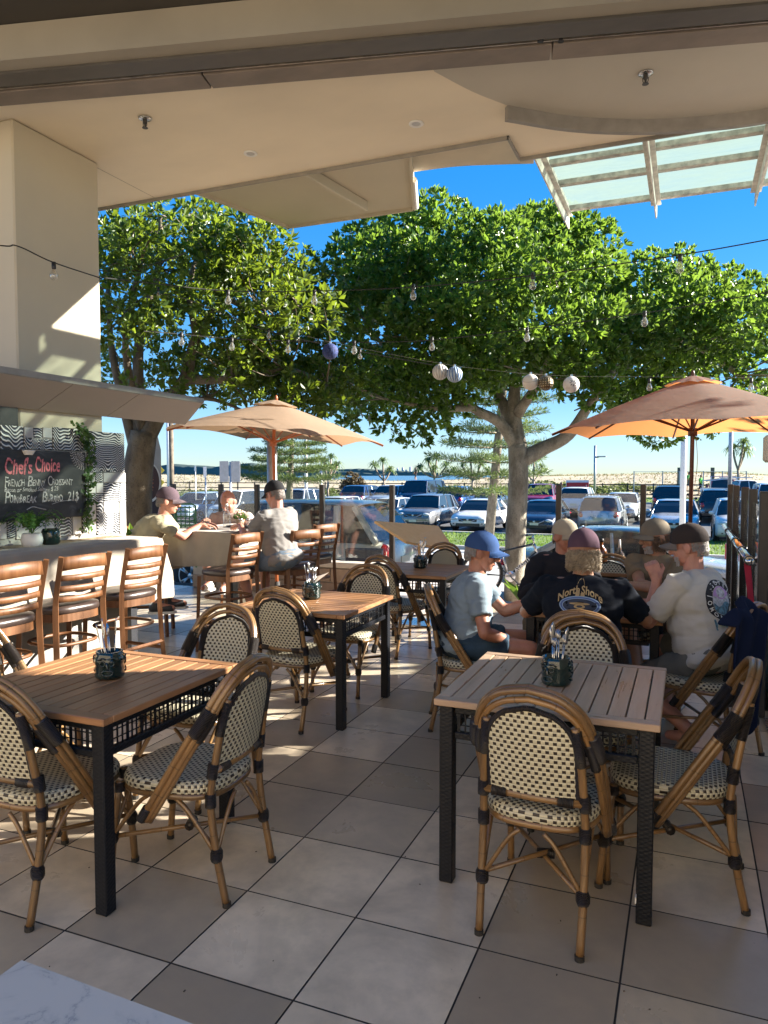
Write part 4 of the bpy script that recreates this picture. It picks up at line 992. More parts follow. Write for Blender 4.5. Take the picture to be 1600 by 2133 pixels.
# ---------------------------------------------------------------- menu lectern, A-frame, feather banner
ms = thing('menu_stand', 'tilted plywood menu board on a steel pole at the entrance', 'menu stand', (-2.72, 7.55, 0))
pr = [on(780, 1088, 1.16), on(910, 1096, 1.16), on(945, 1146, .98), on(850, 1128, .98)]
P4 = [at(780, 1087, 7.75), at(912, 1097, 8.35), at(948, 1148, 8.1), at(845, 1130, 7.5)]
P4 = [p-Vector((-2.72, 7.55, 0)) for p in P4]; nn = (P4[1]-P4[0]).cross(P4[3]-P4[0]).normalized()*.012
MB().add([tuple(p+nn) for p in P4]+[tuple(p-nn) for p in P4], [(0, 1, 2, 3), (7, 6, 5, 4), (0, 4, 5, 1), (1, 5, 6, 2), (2, 6, 7, 3), (3, 7, 4, 0)]).build('board', woodmat('plywood', (.78, .48, .19), (.88, .6, .29), .5, 'obj', 0, 5, .05, .0), ms)
cc = sum(P4, Vector())/4
MB().tube([(cc.x, cc.y, 0), (cc.x, cc.y, cc.z)], .02, 10).build('pole', M_steel, ms, True); MB().box((cc.x, cc.y, .01), (.4, .4, .02), b=.004).build('base', M_steel, ms)
MB().box((cc.x, cc.y, cc.z-.025), (.17, .12, .02), b=.003).build('bracket', M_steel, ms)
af = thing('a_frame_sign', 'small blue and white sandwich board on the path behind the glass', 'sandwich board', (-4.2, 9.5, -.3), R(12))
for sg in (-1, 1):
    Mx = Matrix.Translation((0, sg*.17, 0)) @ Matrix.Rotation(R(16)*sg, 4, 'X')
    MB().box((0, 0, .45), (.52, .025, .9), M=Mx, b=.004).build('frame', mat('navy_frame', (.03, .04, .07), .5), af)
Mx = Matrix.Translation((0, -.187, 0)) @ Matrix.Rotation(R(-16), 4, 'X')
def posterm(name, c1, c2, sc):
    m, N, L, b = nt(name); f = noise(N, L, coord(N, L, 'obj', (1, 1, 1)), sc, 3); L.new(ramp(N, L, f, [(.42, c1), (.5, c2), (.56, (.7, .72, .74)), (.62, c1)]), b.inputs['Base Color']); b.inputs['Roughness'].default_value = .4; return m
MB().box((0, -.012, .46), (.46, .006, .8), M=Mx).build('poster', posterm('blue_poster', (.12, .2, .36), (.2, .3, .5), 7), af)
fb = thing('feather_banner', 'tall dark feather banner printed with a bowl of food', 'banner', at(313, 1050, 12.3))
BX = [(-.20, -.6), (-.21, .1), (-.2, .6), (-.16, 1.05), (-.02, 1.32), (.12, 1.22), (.19, .9), (.19, .1), (.15, -.6)]
camx = Vector((math.cos(YAW), math.sin(YAW), 0)); Mb = Matrix(((camx.x, 0, -camx.y, 0), (camx.y, 0, camx.x, 0), (0, 1, 0, 0), (0, 0, 0, 1)))
def flat(poly, z0, z1, m, name): return MB().prism(poly, z0, z1, Mb).build(name, m, fb)
M_bang = mat('banner_grey', (.42, .41, .4), .6, var=.1); M_bann = mat('banner_navy', (.03, .022, .035), .6, var=.2)
flat(BX, 0, .006, M_bang, 'sail'); flat([(-.205, -.59), (-.21, .3), (.19, .3), (.15, -.59)], -.004, -.001, M_bann, 'lower_print')
el = lambda cx, cy, rx, ry, n=26: [(cx+rx*math.cos(2*PI*k/n), cy+ry*math.sin(2*PI*k/n)) for k in range(n)]
flat(el(-.0, .36, .185, .33), -.009, -.005, M_white, 'plate_print'); flat(el(-.005, .37, .165, .30), -.013, -.010, mat('bowl_dark', (.05, .02, .025), .5), 'bowl_print')
fd = MB()
for k in range(60):
    a = rnd.uniform(0, 6.28); q = rnd.random()**.5; fd.ball((-.02+.085*q*math.cos(a), .37+.2*q*math.sin(a), -.014), (.018, .014, .004), 6, 4, Mb)
fd.build('food_print', mat('food', (.35, .13, .05), .6, var=.6, vs_=40), fb, kind='stuff')
MB().tube([(-.215*camx.x, -.215*camx.y, -1.6), (-.215*camx.x, -.215*camx.y, .7), (-.16*camx.x, -.16*camx.y, 1.06), (0, 0, 1.33)], .012, 8).build('mast', M_black, fb)

# ---------------------------------------------------------------- festoon lights and baubles
M_cable = mat('black_cable', (.012, .012, .012), .6, var=0); M_bulb = glassmat('bulb_glass', (.93, .92, .88), .6, .03, .12)
M_cap = mat('bulb_cap', (.02, .02, .02), .5, var=0); M_fil = mat('filament', (.5, .4, .25), .4, var=0)
def bulb(loc, label, s_=1.0):
    t = thing('festoon_bulb', label, 'light bulb', loc, 0, 'festoon bulbs')
    bulb_parts = bulb.__dict__.setdefault('me', None)
    if bulb.me is None:
        bulb.me = (MB().lathe([(.016, 0), (.016, -.045), (.013, -.05)], 12).mesh('socket', M_cap, True),
                   MB().lathe([(.011, -.048), (.016, -.062), (.027, -.085), (.03, -.10), (.026, -.118), (.014, -.13), (.002, -.134)], 14).mesh('glass', M_bulb, True),
                   MB().tube([(.004, 0, -.05), (.009, 0, -.09), (-.009, 0, -.095), (-.004, 0, -.05)], .0015, 5).mesh('filament', M_fil))
    for n_, me in zip(('socket', 'glass', 'filament'), bulb.me): link(n_, me, t)
    t.scale = (s_,)*3; return t
def cable(name, label, pts, bulbs, m=M_cable, r=.005, sc=1.0):
    c = MB().tube(spline(pts, 8), r, 6).build(name, m, label=label, cat='cable')
    for k, p in enumerate(bulbs): bulb(p, bulb_label(p, label), sc)
    return c
SHORT = {'black festoon cable sagging from the right sky corner': 'topmost cable', 'second festoon cable, crossing the right tree lower down': 'second cable down', 'festoon cable running down the left pillar': 'cable down the pillar',
         'far festoon cable with bulbs in the left tree': 'far cable through the left tree', 'thin wire strung between the parasols carrying Christmas baubles': 'bauble wire'}
seen_l = {}
def bulb_label(p, base):
    k = base; seen_l[k] = seen_l.get(k, 0)+1
    return 'clear bulb, %s from left, on the %s' % (['first', 'second', 'third', 'fourth', 'fifth', 'sixth', 'seventh', 'eighth'][seen_l[k]-1], SHORT[base])
bl = lambda L_: [at(x, y-8, d) for x, y, d in L_]
cable('festoon_cable', 'black festoon cable sagging from the right sky corner', [at(1640, 492, 5.6), at(1417, 531, 6.2), at(1110, 574, 7.0), at(860, 598, 7.6), at(655, 606, 8.0), at(475, 606, 8.2), at(300, 588, 7.4), at(212, 578, 6.4)],
      bl(((475, 612, 8.2), (655, 612, 8.0), (861, 600, 7.6), (1110, 576, 7.0), (1417, 537, 6.2))), sc=1.2)
cable('festoon_cable', 'second festoon cable, crossing the right tree lower down', [at(1640, 602, 6.6), at(1343, 652, 7.4), at(1098, 685, 8.0), at(900, 708, 8.4), at(738, 713, 8.6), at(600, 710, 8.7), at(480, 706, 8.7), at(375, 696, 8.4), at(300, 690, 8)],
      bl(((378, 700, 8.4), (483, 711, 8.7), (600, 716, 8.7), (738, 718, 8.6), (900, 710, 8.4), (1098, 690, 8.0), (1343, 656, 7.4))), sc=1.15)
cable('festoon_cable', 'festoon cable running down the left pillar', [at(-420, 430, 4.6), at(-20, 508, 5.35), at(35, 512, 5.42), at(110, 546, 5.6), at(212, 580, 6.15)], bl(((112, 554, 5.55),)))
cable('festoon_cable', 'far festoon cable with bulbs in the left tree', [at(215, 700, 9.2), at(330, 612, 9.2), at(560, 690, 9.2), at(750, 732, 9.2), at(900, 760, 9.1)], bl(((330, 606, 9.2), (560, 692, 9.2), (750, 735, 9.2))), sc=.95)
cable('bauble_string', 'thin wire strung between the parasols carrying Christmas baubles', [at(640, 700, 8.6), at(688, 712, 8.4), at(900, 754, 8.1), at(1050, 774, 8), at(1180, 783, 8), at(1353, 785, 7.9), at(1610, 787, 7.6)], bl(((1353, 796, 7.9), (1565, 796, 7.7))), mat('wire', (.3, .29, .26), .5, var=0), .0018)
def baublemat(name, c1, c2, mode, rough=.25, metal=0.):
    m, N, L, b = nt(name); sp = N.new('ShaderNodeSeparateXYZ'); L.new(coord(N, L, 'obj'), sp.inputs[0])
    an = math_(N, L, 'ARCTAN2', sp.outputs[1], sp.outputs[0])
    if mode == 'rib': h = math_(N, L, 'SINE', math_(N, L, 'MULTIPLY_ADD', sp.outputs[2], 14., math_(N, L, 'MULTIPLY', an, 15.)))
    elif mode == 'dia': h = math_(N, L, 'MULTIPLY', math_(N, L, 'SINE', math_(N, L, 'MULTIPLY_ADD', sp.outputs[2], 130., math_(N, L, 'MULTIPLY', an, 9.))), math_(N, L, 'SINE', math_(N, L, 'MULTIPLY_ADD', sp.outputs[2], 130., math_(N, L, 'MULTIPLY', an, -9.))))
    else: h = noise(N, L, coord(N, L, 'obj'), 55, 2)
    L.new(ramp(N, L, h, [(.35, c2), (.65, c1)]), b.inputs['Base Color']); b.inputs['Roughness'].default_value = rough; b.inputs['Metallic'].default_value = metal
    bump(N, L, b, h, .5 if mode != 'fuzz' else .6, .006); return m
def bauble(px, py, d, r, m, label, deco=None):
    c = at(px, py, d); t = thing('bauble', label, 'bauble', c, 0, 'hanging baubles')
    MB().ball((0, 0, 0), r, 32, 20).build('ball', m, t, True); MB().lathe([(.014, r-.004), (.014, r+.018)], 12).build('cap', M_cut, t)
    MB().tube([(0, 0, r+.015), (.006, 0, r+.03), (0, 0, r+.035)], .0012, 5).build('hook', M_cable, t)
    if deco: deco(t, r)
def band(t, r):
    P = [Vector((r*1.004*math.cos(a)*math.cos(.25*math.sin(a)), r*1.004*math.sin(a), r*1.0*.12*math.cos(2*a))) for a in [2*PI*k/30 for k in range(30)]]
    P = [p.normalized()*r*1.004 for p in P]; MB().tube(P, .0018, 5, closed=True).build('band', mat('band', (.25, .2, .15), .5, var=0), t)
def flake(t, r):
    f = MB(); c = -Vector((-math.sin(YAW), math.cos(YAW), -.1)).normalized(); x, y = frame(c)
    for k in range(8):
        a = 2*PI*k/8; q = (c*r+(x*math.cos(a)+y*math.sin(a))*.016).normalized()*r*1.003; q2 = (c*r+(x*math.cos(a)+y*math.sin(a))*.04).normalized()*r*1.003; f.tube([q, q2], [.0035, .005], 5)
    f.build('snowflake', mat('flake', (.05, .05, .07), .5, var=0), t)
bauble(688, 732, 8.3, .089, baublemat('blue_fuzz', (.035, .06, .2), (.01, .018, .075), 'fuzz', .8), 'fuzzy royal blue bauble hanging alone at left')
bauble(917, 775, 8.1, .086, baublemat('white_rib', (.62, .6, .56), (.4, .38, .35), 'rib', .4), 'white ribbed bauble, left one of the pair')
bauble(947, 780, 8.05, .086, baublemat('blue_rib', (.06, .14, .33), (.35, .42, .5), 'rib', .3), 'blue and white swirled bauble, right one of the pair')
bauble(1105, 796, 8.0, .086, mat('cream_ball', (.66, .6, .52), .35, var=.06), 'cream bauble with a dark band, first of the three', band)
bauble(1137, 798, 7.95, .082, baublemat('gold_scale', (.45, .36, .22), (.12, .09, .05), 'dia', .3, .6), 'gold scaled bauble, middle of the three')
bauble(1190, 801, 8.0, .088, mat('white_ball', (.68, .64, .6), .3, var=.08, vs_=20), 'white bauble with a dark snowflake, last of the three', flake)
# ---------------------------------------------------------------- marble table in the near corner
mt = thing('marble_table', 'white veined marble tabletop in the near left corner', 'table', (-1.3, .72, 0))
def marble():
    m, N, L, b = nt('marble'); f = noise(N, L, coord(N, L), 3.2, 8, .6, 1.6)
    v_ = math_(N, L, 'ABSOLUTE', math_(N, L, 'SUBTRACT', f, .5)); n2 = noise(N, L, coord(N, L), 2, 3)
    c = ramp(N, L, v_, [(0, (.25, .25, .26)), (.012, (.42, .41, .38)), (.05, (.5, .475, .43))]); L.new(mixc(N, L, ramp(N, L, n2, [(.45, 0.), (.6, 1.)]), (.5, .475, .43), c), b.inputs['Base Color']); b.inputs['Roughness'].default_value = .35; b.inputs['Specular IOR Level'].default_value = .3; return m
MB().prism([(.234, .202), (.234, -.6), (1.05, -.6), (1.05, .178)], .725, .75).build('top', marble(), mt)
MB().tube([(.65, -.2, 0), (.65, -.2, .72)], .04, 12).build('column', MATS['black_steel'], mt); MB().lathe([(.25, 0), (.25, .02)], 24, (.65, -.2, 0)).build('foot', MATS['black_steel'], mt)
# ---------------------------------------------------------------- ground beyond the terrace
def gz(v):
    T = [(-50, -.32), (9, -.34), (13, -.7), (17, -.98), (36, -1.0), (50, -.6), (66, -.35), (75, -.2), (400, -.2)]
    for (a, za), (b_, zb_) in zip(T, T[1:]):
        if v <= b_: return za+(zb_-za)*max(0, (v-a))/(b_-a)
    return T[-1][1]
def strip(name, v0, v1, m, lift, u0=-90, u1=60, n=None):
    n = n or max(2, int((v1-v0)/1.5)); nu = 8
    return MB().sheet(lambda a, b_: (u0+(u1-u0)*a, v0+(v1-v0)*b_, gz(v0+(v1-v0)*b_)+lift), nu, n).build(name, m, kind='structure')
M_grass = mat('grass', (.085, .14, .028), .95, var=.35, vs_=1.4, bs=40, bstr=.6)
M_sandgrass = mat('dune_ground', (.34, .29, .19), .95, var=.3, vs_=.25)
def asphalt():
    m, N, L, b = nt('asphalt'); f = noise(N, L, coord(N, L), .5, 5); g_ = noise(N, L, coord(N, L), 60, 2)
    c = ramp(N, L, f, [(.3, (.055, .055, .058)), (.7, (.09, .088, .086))]); L.new(mixc(N, L, math_(N, L, 'MULTIPLY', g_, .4), c, (.12, .12, .12)), b.inputs['Base Color']); b.inputs['Roughness'].default_value = .85; return m
M_asph = asphalt(); M_pave = mat('pavement', (.46, .40, .35), .85, var=.15, vs_=1.2, bs=20, bstr=.1); M_conc = mat('concrete', (.45, .44, .41), .85, var=.12, vs_=3)
MB().sheet(lambda a, b_: (-9000+18000*a, 8.9+112*b_, gz(8.9+112*b_)-.012), 40, 80).build('ground', M_sandgrass, kind='structure')
MB().sheet(lambda a, b_: (-400+800*a, -120+129*b_, -.34), 4, 4).build('ground_behind', M_pave, kind='structure')
strip('pavement', 8.95, 17.5, M_pave, -.006); strip('service_road', 17.5, 24.9, M_conc, -.004); strip('grass_verge', 25.05, 31.2, M_grass, .07); strip('car_park', 31.4, 57, M_asph, .0)
strip('lawn', 57, 67.5, M_grass, .03)
for v, w_ in ((24.98, .16), (31.3, .2), (57.0, .18)):
    MB().box((-15, v, gz(v)+.03), (150, w_, .2)).build('kerb', M_conc, kind='structure')
pj = MB()
for k in range(14): pj.box((-3.5+.0, 9.2+k*.6, gz(9.2+k*.6)), (6.5, .012, .004))
M_line = mat('road_paint', (.6, .6, .57), .7, var=.2, vs_=5)
for i in range(14): MB().box((-24+2.75*i, 34.2, gz(34)+.008), (.1, 4.8, .008)).build('parking_line', M_line, kind='structure')
for i in range(14): MB().box((-24+2.75*i, 46.3, gz(46.3)+.03), (.1, 4.6, .008), M=None).build('parking_line', M_line, kind='structure')
# grass blades on the verge
def blades(name, n, u0, u1, v0, v1, h0, h1, m, zoff, seed, label, ww=.02):
    r_ = np.random.default_rng(seed); u = r_.uniform(u0, u1, n); v = r_.uniform(v0, v1, n); z = np.array([gz(q) for q in v])+zoff
    a = r_.uniform(0, 6.28, n); h = r_.uniform(h0, h1, n); w_ = ww*r_.uniform(.6, 1.4, n); lx = r_.normal(0, .35, n)*h; ly = r_.normal(0, .35, n)*h
    P = np.empty((n, 3, 3)); P[:, 0] = np.c_[u-np.cos(a)*w_, v-np.sin(a)*w_, z]; P[:, 1] = np.c_[u+np.cos(a)*w_, v+np.sin(a)*w_, z]; P[:, 2] = np.c_[u+lx, v+ly, z+h]
    o = tris(name, P.reshape(-1, 3), m); tag(o, label, 'grass', kind='stuff'); return o
def fast_mesh(name, V, F, m):
    me = bpy.data.meshes.new(name); n, k = F.shape; me.vertices.add(len(V)); me.vertices.foreach_set('co', np.ascontiguousarray(V, dtype=np.float32).ravel())
    me.loops.add(n*k); me.loops.foreach_set('vertex_index', F.ravel().astype(np.int32)); me.polygons.add(n)
    me.polygons.foreach_set('loop_start', np.arange(0, n*k, k, dtype=np.int32)); me.polygons.foreach_set('loop_total', np.full(n, k, dtype=np.int32))
    me.materials.append(m); me.update(calc_edges=True); me.validate(); return me
def tris(name, V, m): return link(name, fast_mesh(name, V, np.arange(len(V)).reshape(-1, 3), m))
M_blade = leafmat('grass_blade', (.05, .1, .015), (.16, .23, .04), (.25, .4, .05), .35, .6)
M_dry = leafmat('dry_grass', (.25, .2, .09), (.45, .38, .2), (.5, .4, .2), .25, .8)
blades('verge_grass', 16000, -26, 8, 25.1, 31.1, .04, .12, M_blade, .06, 1, 'short sunlit grass on the verge before the parked cars', .025)
blades('lawn_grass', 9000, -60, 12, 57.2, 67.5, .05, .14, M_blade, .02, 2, 'strip of lawn between car park and dunes', .05)
# sand dunes, sea, hills, far towers
hrng = random.Random(3); hp = [(hrng.uniform(.02, .1), hrng.uniform(.02, .12), hrng.uniform(0, 6)) for _ in range(6)]
def dune(u, v):
    s_ = math.sin; e_ = min(1, max(0, (v-68)/16))*min(1, max(0, (125-v)/18))
    h = .9+.55*sum(s_(u*a+v*b_*.8+c) for a, b_, c in hp)/3; h += .5*math.exp(-((u+14)/12)**2)+.6*math.exp(-((u-3)/9)**2)+.2*math.exp(-((u+45)/25)**2)
    return gz(v)-.02+max(.1, h)*e_*1.25
MB().sheet(lambda a, b_: (-150+230*a, 68+60*b_, dune(-150+230*a, 68+60*b_)), 120, 30).build('dunes', mat('sand', (.40, .33, .22), .95, var=.16, vs_=.6, bs=6, bstr=.3), None, True, kind='structure')
r_ = np.random.default_rng(5); n = 26000; u = r_.uniform(-110, 22, n); v = 68.5+40*r_.random(n)**1.3
keep = (np.sin(u*.35+v*.2)+np.sin(u*.13-v*.3+1)+r_.normal(0, .8, n)) > -.2; u, v = u[keep], v[keep]; n = len(u)
z = np.array([dune(a, b_) for a, b_ in zip(u, v)]); a = r_.uniform(0, 6.28, n); h = r_.uniform(.08, .32, n)**1.2; P = np.empty((n, 3, 3)); w_ = .08
P[:, 0] = np.c_[u-np.cos(a)*w_, v-np.sin(a)*w_, z-.03]; P[:, 1] = np.c_[u+np.cos(a)*w_, v+np.sin(a)*w_, z-.03]; P[:, 2] = np.c_[u+r_.normal(0, .2, n), v+r_.normal(0, .2, n), z+h]
tag(tris('dune_grass', P.reshape(-1, 3), leafmat('dune_tuft', (.14, .16, .07), (.36, .32, .18), (.4, .35, .15), .2, .8)), 'dry tufted grass growing over the sand dunes', 'grass', kind='stuff')
def seamat():
    m, N, L, b = nt('sea'); f = noise(N, L, coord(N, L, 'pos', (.02, .02, .02)), 3, 6)
    L.new(ramp(N, L, f, [(.35, (.03, .09, .16)), (.7, (.06, .15, .22))]), b.inputs['Base Color']); b.inputs['Roughness'].default_value = .25
    bump(N, L, b, noise(N, L, coord(N, L, 'pos', (.3, .3, .3)), 1.5, 5), .6, .3); return m
MB().add([(-30000, 118, -3.5), (30000, 118, -3.5), (30000, 30000, -3.5), (-30000, 30000, -3.5)], [(0, 1, 2, 3)]).build('sea', seamat(), kind='structure')
M_hill = mat('far_hill', (.09, .13, .12), .95, var=.2, vs_=.004)
def ridge(d, px0, px1, prof, name, seed):
    rr = random.Random(seed); m_ = MB(); n = 60; vv = []
    for k in range(n+1):
        px = px0+(px1-px0)*k/n; t = k/n; h = 0
        for (a, ha), (b_, hb_) in zip(prof, prof[1:]):
            if a <= t <= b_: h = ha+(hb_-ha)*(t-a)/(b_-a)
        h += rr.uniform(-1, 1)*.5; p = at(px, 990-max(0.5, h), d); q = at(px, 993, d); f = at(px, 990-max(.5, h)*.6, d*1.25)
        vv += [(q.x, q.y, -6), (p.x, p.y, p.z), (f.x, f.y, f.z)]
    ff = []
    for k in range(n): ff += [(k*3, k*3+3, k*3+4, k*3+1), (k*3+1, k*3+4, k*3+5, k*3+2)]
    m_.add(vv, ff).build(name, M_hill, None, True, kind='structure')
ridge(6500, 300, 800, [(0, 14), (.12, 24), (.3, 18), (.45, 26), (.6, 17), (.8, 9), (1, 2)], 'hills', 2)
ridge(9000, 640, 1000, [(0, 10), (.3, 14), (.6, 8), (1, 2)], 'far_hills', 6)
M_tower = mat('far_tower', (.42, .46, .5), .7, var=.1, vs_=.01)
for i, (px, py, w_) in enumerate(((828, 975, 3), (839, 974, 3.5), (846, 979, 3), (855, 973, 4), (838.5, 977, 3), (862, 981, 4), (849, 982, 4), (817, 981, 3), (869, 984, 3), (808, 984, 3))):
    p = at(px, py, 12000); q = at(px, 995, 12000); wd = w_/1540*12000
    t = MB().box((0, 0, (p.z+10)/2), (wd, wd, p.z+10), b=wd*.06); t.box((0, 0, p.z+10), (wd*.4, wd*.4, 20))
    t.build('tower_block', M_tower, loc=(p.x, p.y, -10), label='hazy far-off tower block on the skyline, %s' % ['slim one left of the tallest', 'second tallest', 'short one beside the second tallest', 'tallest of all', 'low one behind the second tallest', 'stepped one right of the tallest', 'low one left of the tallest', 'small one at the left end', 'small one at the right end', 'lowest at the far left'][i], cat='tower', group='far skyline towers')
# thin sea haze
def lightfog():
    m = bpy.data.materials.new('sea_haze'); m.use_nodes = True; N, L = m.node_tree.nodes, m.node_tree.links; N.remove(N['Principled BSDF'])
    v = N.new('ShaderNodeVolumePrincipled'); v.inputs['Color'].default_value = (.75, .86, 1, 1); v.inputs['Density'].default_value = .00007; v.inputs['Anisotropy'].default_value = .2
    L.new(v.outputs[0], N['Material Output'].inputs['Volume']); return m

# ---------------------------------------------------------------- foliage
def clusters(centres, normals, scale, nleaf, ll, lw, spread, seed):
    r_ = np.random.default_rng(seed); n = len(centres); N_ = n*nleaf
    c = np.repeat(centres, nleaf, 0); nz = np.repeat(normals, nleaf, 0); s_ = np.repeat(scale, nleaf)
    d = nz+r_.normal(0, spread, (N_, 3)); d /= np.linalg.norm(d, axis=1)[:, None]+1e-9
    t = np.cross(d, r_.normal(0, 1, (N_, 3))); t /= np.linalg.norm(t, axis=1)[:, None]+1e-9
    b_ = np.cross(d, t); L_ = (ll*r_.uniform(.65, 1.25, N_)*s_)[:, None]; w_ = (lw*r_.uniform(.7, 1.2, N_)*s_)[:, None]
    base = c+d*L_*.12; V = np.empty((N_, 4, 3)); V[:, 0] = base; V[:, 1] = base+d*L_*.62+t*w_+b_*w_*.35; V[:, 2] = base+d*L_-b_*w_*.3; V[:, 3] = base+d*L_*.62-t*w_+b_*w_*.35
    F = np.arange(N_*4).reshape(-1, 4); F3 = np.concatenate([F[:, [0, 1, 2]], F[:, [0, 2, 3]]])
    return V.reshape(-1, 3), F3
def blob_points(blobs, per, seed, shell=.55, up=.7):
    r_ = np.random.default_rng(seed); cs = []; ns = []
    for c, rad in blobs:
        rad = np.array(rad); k = int(per*(rad[0]*rad[1]*rad[2])**(2/3)); d = r_.normal(0, 1, (k, 3)); d /= np.linalg.norm(d, axis=1)[:, None]
        q = (shell+(1.05-shell)*r_.random(k)**.6)[:, None]; cs.append(np.array(c)+d*rad*q); nn_ = d+np.array((0, 0, up)); ns.append(nn_/np.linalg.norm(nn_, axis=1)[:, None])
    return np.concatenate(cs), np.concatenate(ns)
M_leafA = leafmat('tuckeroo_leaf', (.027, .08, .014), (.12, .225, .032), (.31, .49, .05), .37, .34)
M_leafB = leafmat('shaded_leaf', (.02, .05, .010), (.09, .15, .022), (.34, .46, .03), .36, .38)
def barkmat(name, c1, c2, sc=6):
    m, N, L, b = nt(name); f = noise(N, L, coord(N, L, 'pos', (1, 1, .5)), sc, 6, .6); g_ = noise(N, L, coord(N, L), 45, 3)
    c = ramp(N, L, f, [(.35, c1), (.62, c2)]); L.new(mixc(N, L, ramp(N, L, g_, [(.55, 0.), (.7, .6)]), c, tuple(x*.5 for x in c1)), b.inputs['Base Color']); b.inputs['Roughness'].default_value = .9
    bump(N, L, b, g_, .5, .02); return m
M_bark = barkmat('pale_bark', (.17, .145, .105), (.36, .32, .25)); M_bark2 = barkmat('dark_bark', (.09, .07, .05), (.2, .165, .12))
def limb(m_, pts, r0, r1, n=9, k=5):
    P = spline(pts, k); T = len(P)-1; m_.tube(P, [r0+(r1-r0)*(i/T)**.8 for i in range(T+1)], n)
def tree(name, label, loc, trunk, limbs, blobs, per, ml, mb, nleaf=11, ll=.12, lw=.026, spread=.62, seed=1, twigs=60, twr=.02, shell=.5, inner=.45):
    t = thing(name, label, 'tree', loc); o = Vector(loc); L_ = lambda p: Vector(p)-o
    m_ = MB(); limb(m_, [L_(p) for p in trunk[0]], trunk[1], trunk[2], 14)
    m_.build('trunk', mb, t, True); b_ = MB()
    for P, r0, r1 in limbs: limb(b_, [L_(p) for p in P], r0, r1, 8)
    rr = random.Random(seed)
    ends = [L_(p) for P, _, _ in limbs for p in P[1:]]
    for k in range(twigs):
        c, rad = blobs[rr.randrange(len(blobs))]; tip = L_((c[0]+rr.gauss(0, .45)*rad[0], c[1]+rr.gauss(0, .45)*rad[1], c[2]+rr.gauss(0, .45)*rad[2])); s_ = min(ends, key=lambda q: (q-tip).length)
        mid = (s_+tip)/2+Vector((rr.gauss(0, .12), rr.gauss(0, .12), rr.uniform(-.15, .1))); limb(b_, [s_, mid, tip], twr, twr*.25, 5, 4)
    b_.build('branches', mb, t, True, kind='stuff')
    cs, ns = blob_points(blobs, per, seed, shell); cs = cs-np.array(o); r_ = np.random.default_rng(seed+9)
    V, F = clusters(cs, ns, r_.uniform(.6, 1.45, len(cs)), nleaf, ll, lw, spread, seed+1)
    ci, ni = blob_points([(c, tuple(.62*q for q in rad)) for c, rad in blobs], per*inner, seed+3, .2); V2, F2 = clusters(ci-np.array(o), ni, r_.uniform(.9, 1.5, len(ci)), 6, ll*1.35, lw*1.5, 1.1, seed+5)
    F = np.concatenate([F, F2+len(V)]); V = np.concatenate([V, V2])
    link('crown', fast_mesh('crown', V, F, ml), t); return t
def crown_blobs(spec, seed, n, rr_=(.45, .85), flat=.7):
    r_ = random.Random(seed); out = []
    for x0, y0, x1, y1, d0, d1, k in spec:
        for _ in range(k):
            p = at(r_.uniform(x0, x1), r_.uniform(y0, y1), r_.uniform(d0, d1)); q = r_.uniform(*rr_); out.append(((p.x, p.y, p.z), (q, q, q*flat*r_.uniform(.8, 1.2))))
    return out
# main street tree
A = lambda x, y, d: tuple(at(x, y, d))
main_spec = [(745, 530, 850, 620, 12, 15, 9), (830, 470, 1000, 600, 11.2, 15, 14), (1000, 490, 1230, 600, 11, 15, 16), (1180, 540, 1300, 660, 11, 15, 9), (680, 600, 830, 760, 11.5, 15, 10), (820, 600, 1010, 740, 11, 14.5, 12), (1010, 600, 1260, 740, 10.8, 15, 14),
             (700, 740, 860, 840, 12, 14.5, 8), (840, 700, 1010, 800, 11.5, 14, 6), (1130, 720, 1300, 830, 11.5, 15, 9), (880, 800, 1000, 860, 12, 14, 3)]
bl1 = crown_blobs(main_spec, 21, 0, (.34, .70), .72)
for x, y, d, q in ((760, 505, 13, .4), (865, 462, 13, .5), (905, 452, 12.5, .48), (950, 470, 13, .5), (1040, 485, 12.5, .5), (1110, 480, 13, .5), (1165, 475, 13, .45), (1225, 500, 13, .5), (1262, 520, 13, .4), (790, 490, 13, .42), (820, 880, 12.5, .35), (870, 905, 12.5, .3), (740, 850, 12.5, .4), (910, 880, 12.4, .35)):
    p = at(x, y, d); bl1.append(((p.x, p.y, p.z), (q, q, q*.75)))
tb = at(1075, 1240, 13)
tree('street_tree', 'broad leafy street tree with a pale trunk behind the seated group', tb, ([A(1072, 1250, 13), A(1074, 1120, 13), A(1080, 1000, 13), A(1078, 925, 13)], .19, .165),
     [([A(1082, 960, 13), A(1130, 935, 13), A(1185, 905, 12.8), A(1230, 840, 12.6), A(1290, 760, 12.4)], .16, .06), ([A(1078, 930, 13), A(1070, 850, 13.1), A(1080, 740, 13.2), A(1100, 600, 13.2)], .17, .05), ([A(1076, 930, 13), A(1040, 880, 12.9), A(985, 850, 12.8), A(930, 800, 12.6), A(860, 700, 12.5)], .13, .04),
      ([A(1072, 900, 13), A(1030, 800, 13.4), A(980, 700, 13.6), A(930, 580, 13.8)], .12, .04), ([A(1080, 860, 13), A(1130, 780, 12.2), A(1180, 660, 12)], .1, .04), ([A(985, 850, 12.8), A(900, 850, 12.4), A(800, 830, 12.4)], .07, .02), ([A(930, 800, 12.6), A(800, 720, 13), A(730, 620, 13)], .07, .02)],
     bl1, 300, M_leafA, M_bark, seed=31, twigs=110, nleaf=12, ll=.098, lw=.023, spread=.52, shell=.74)
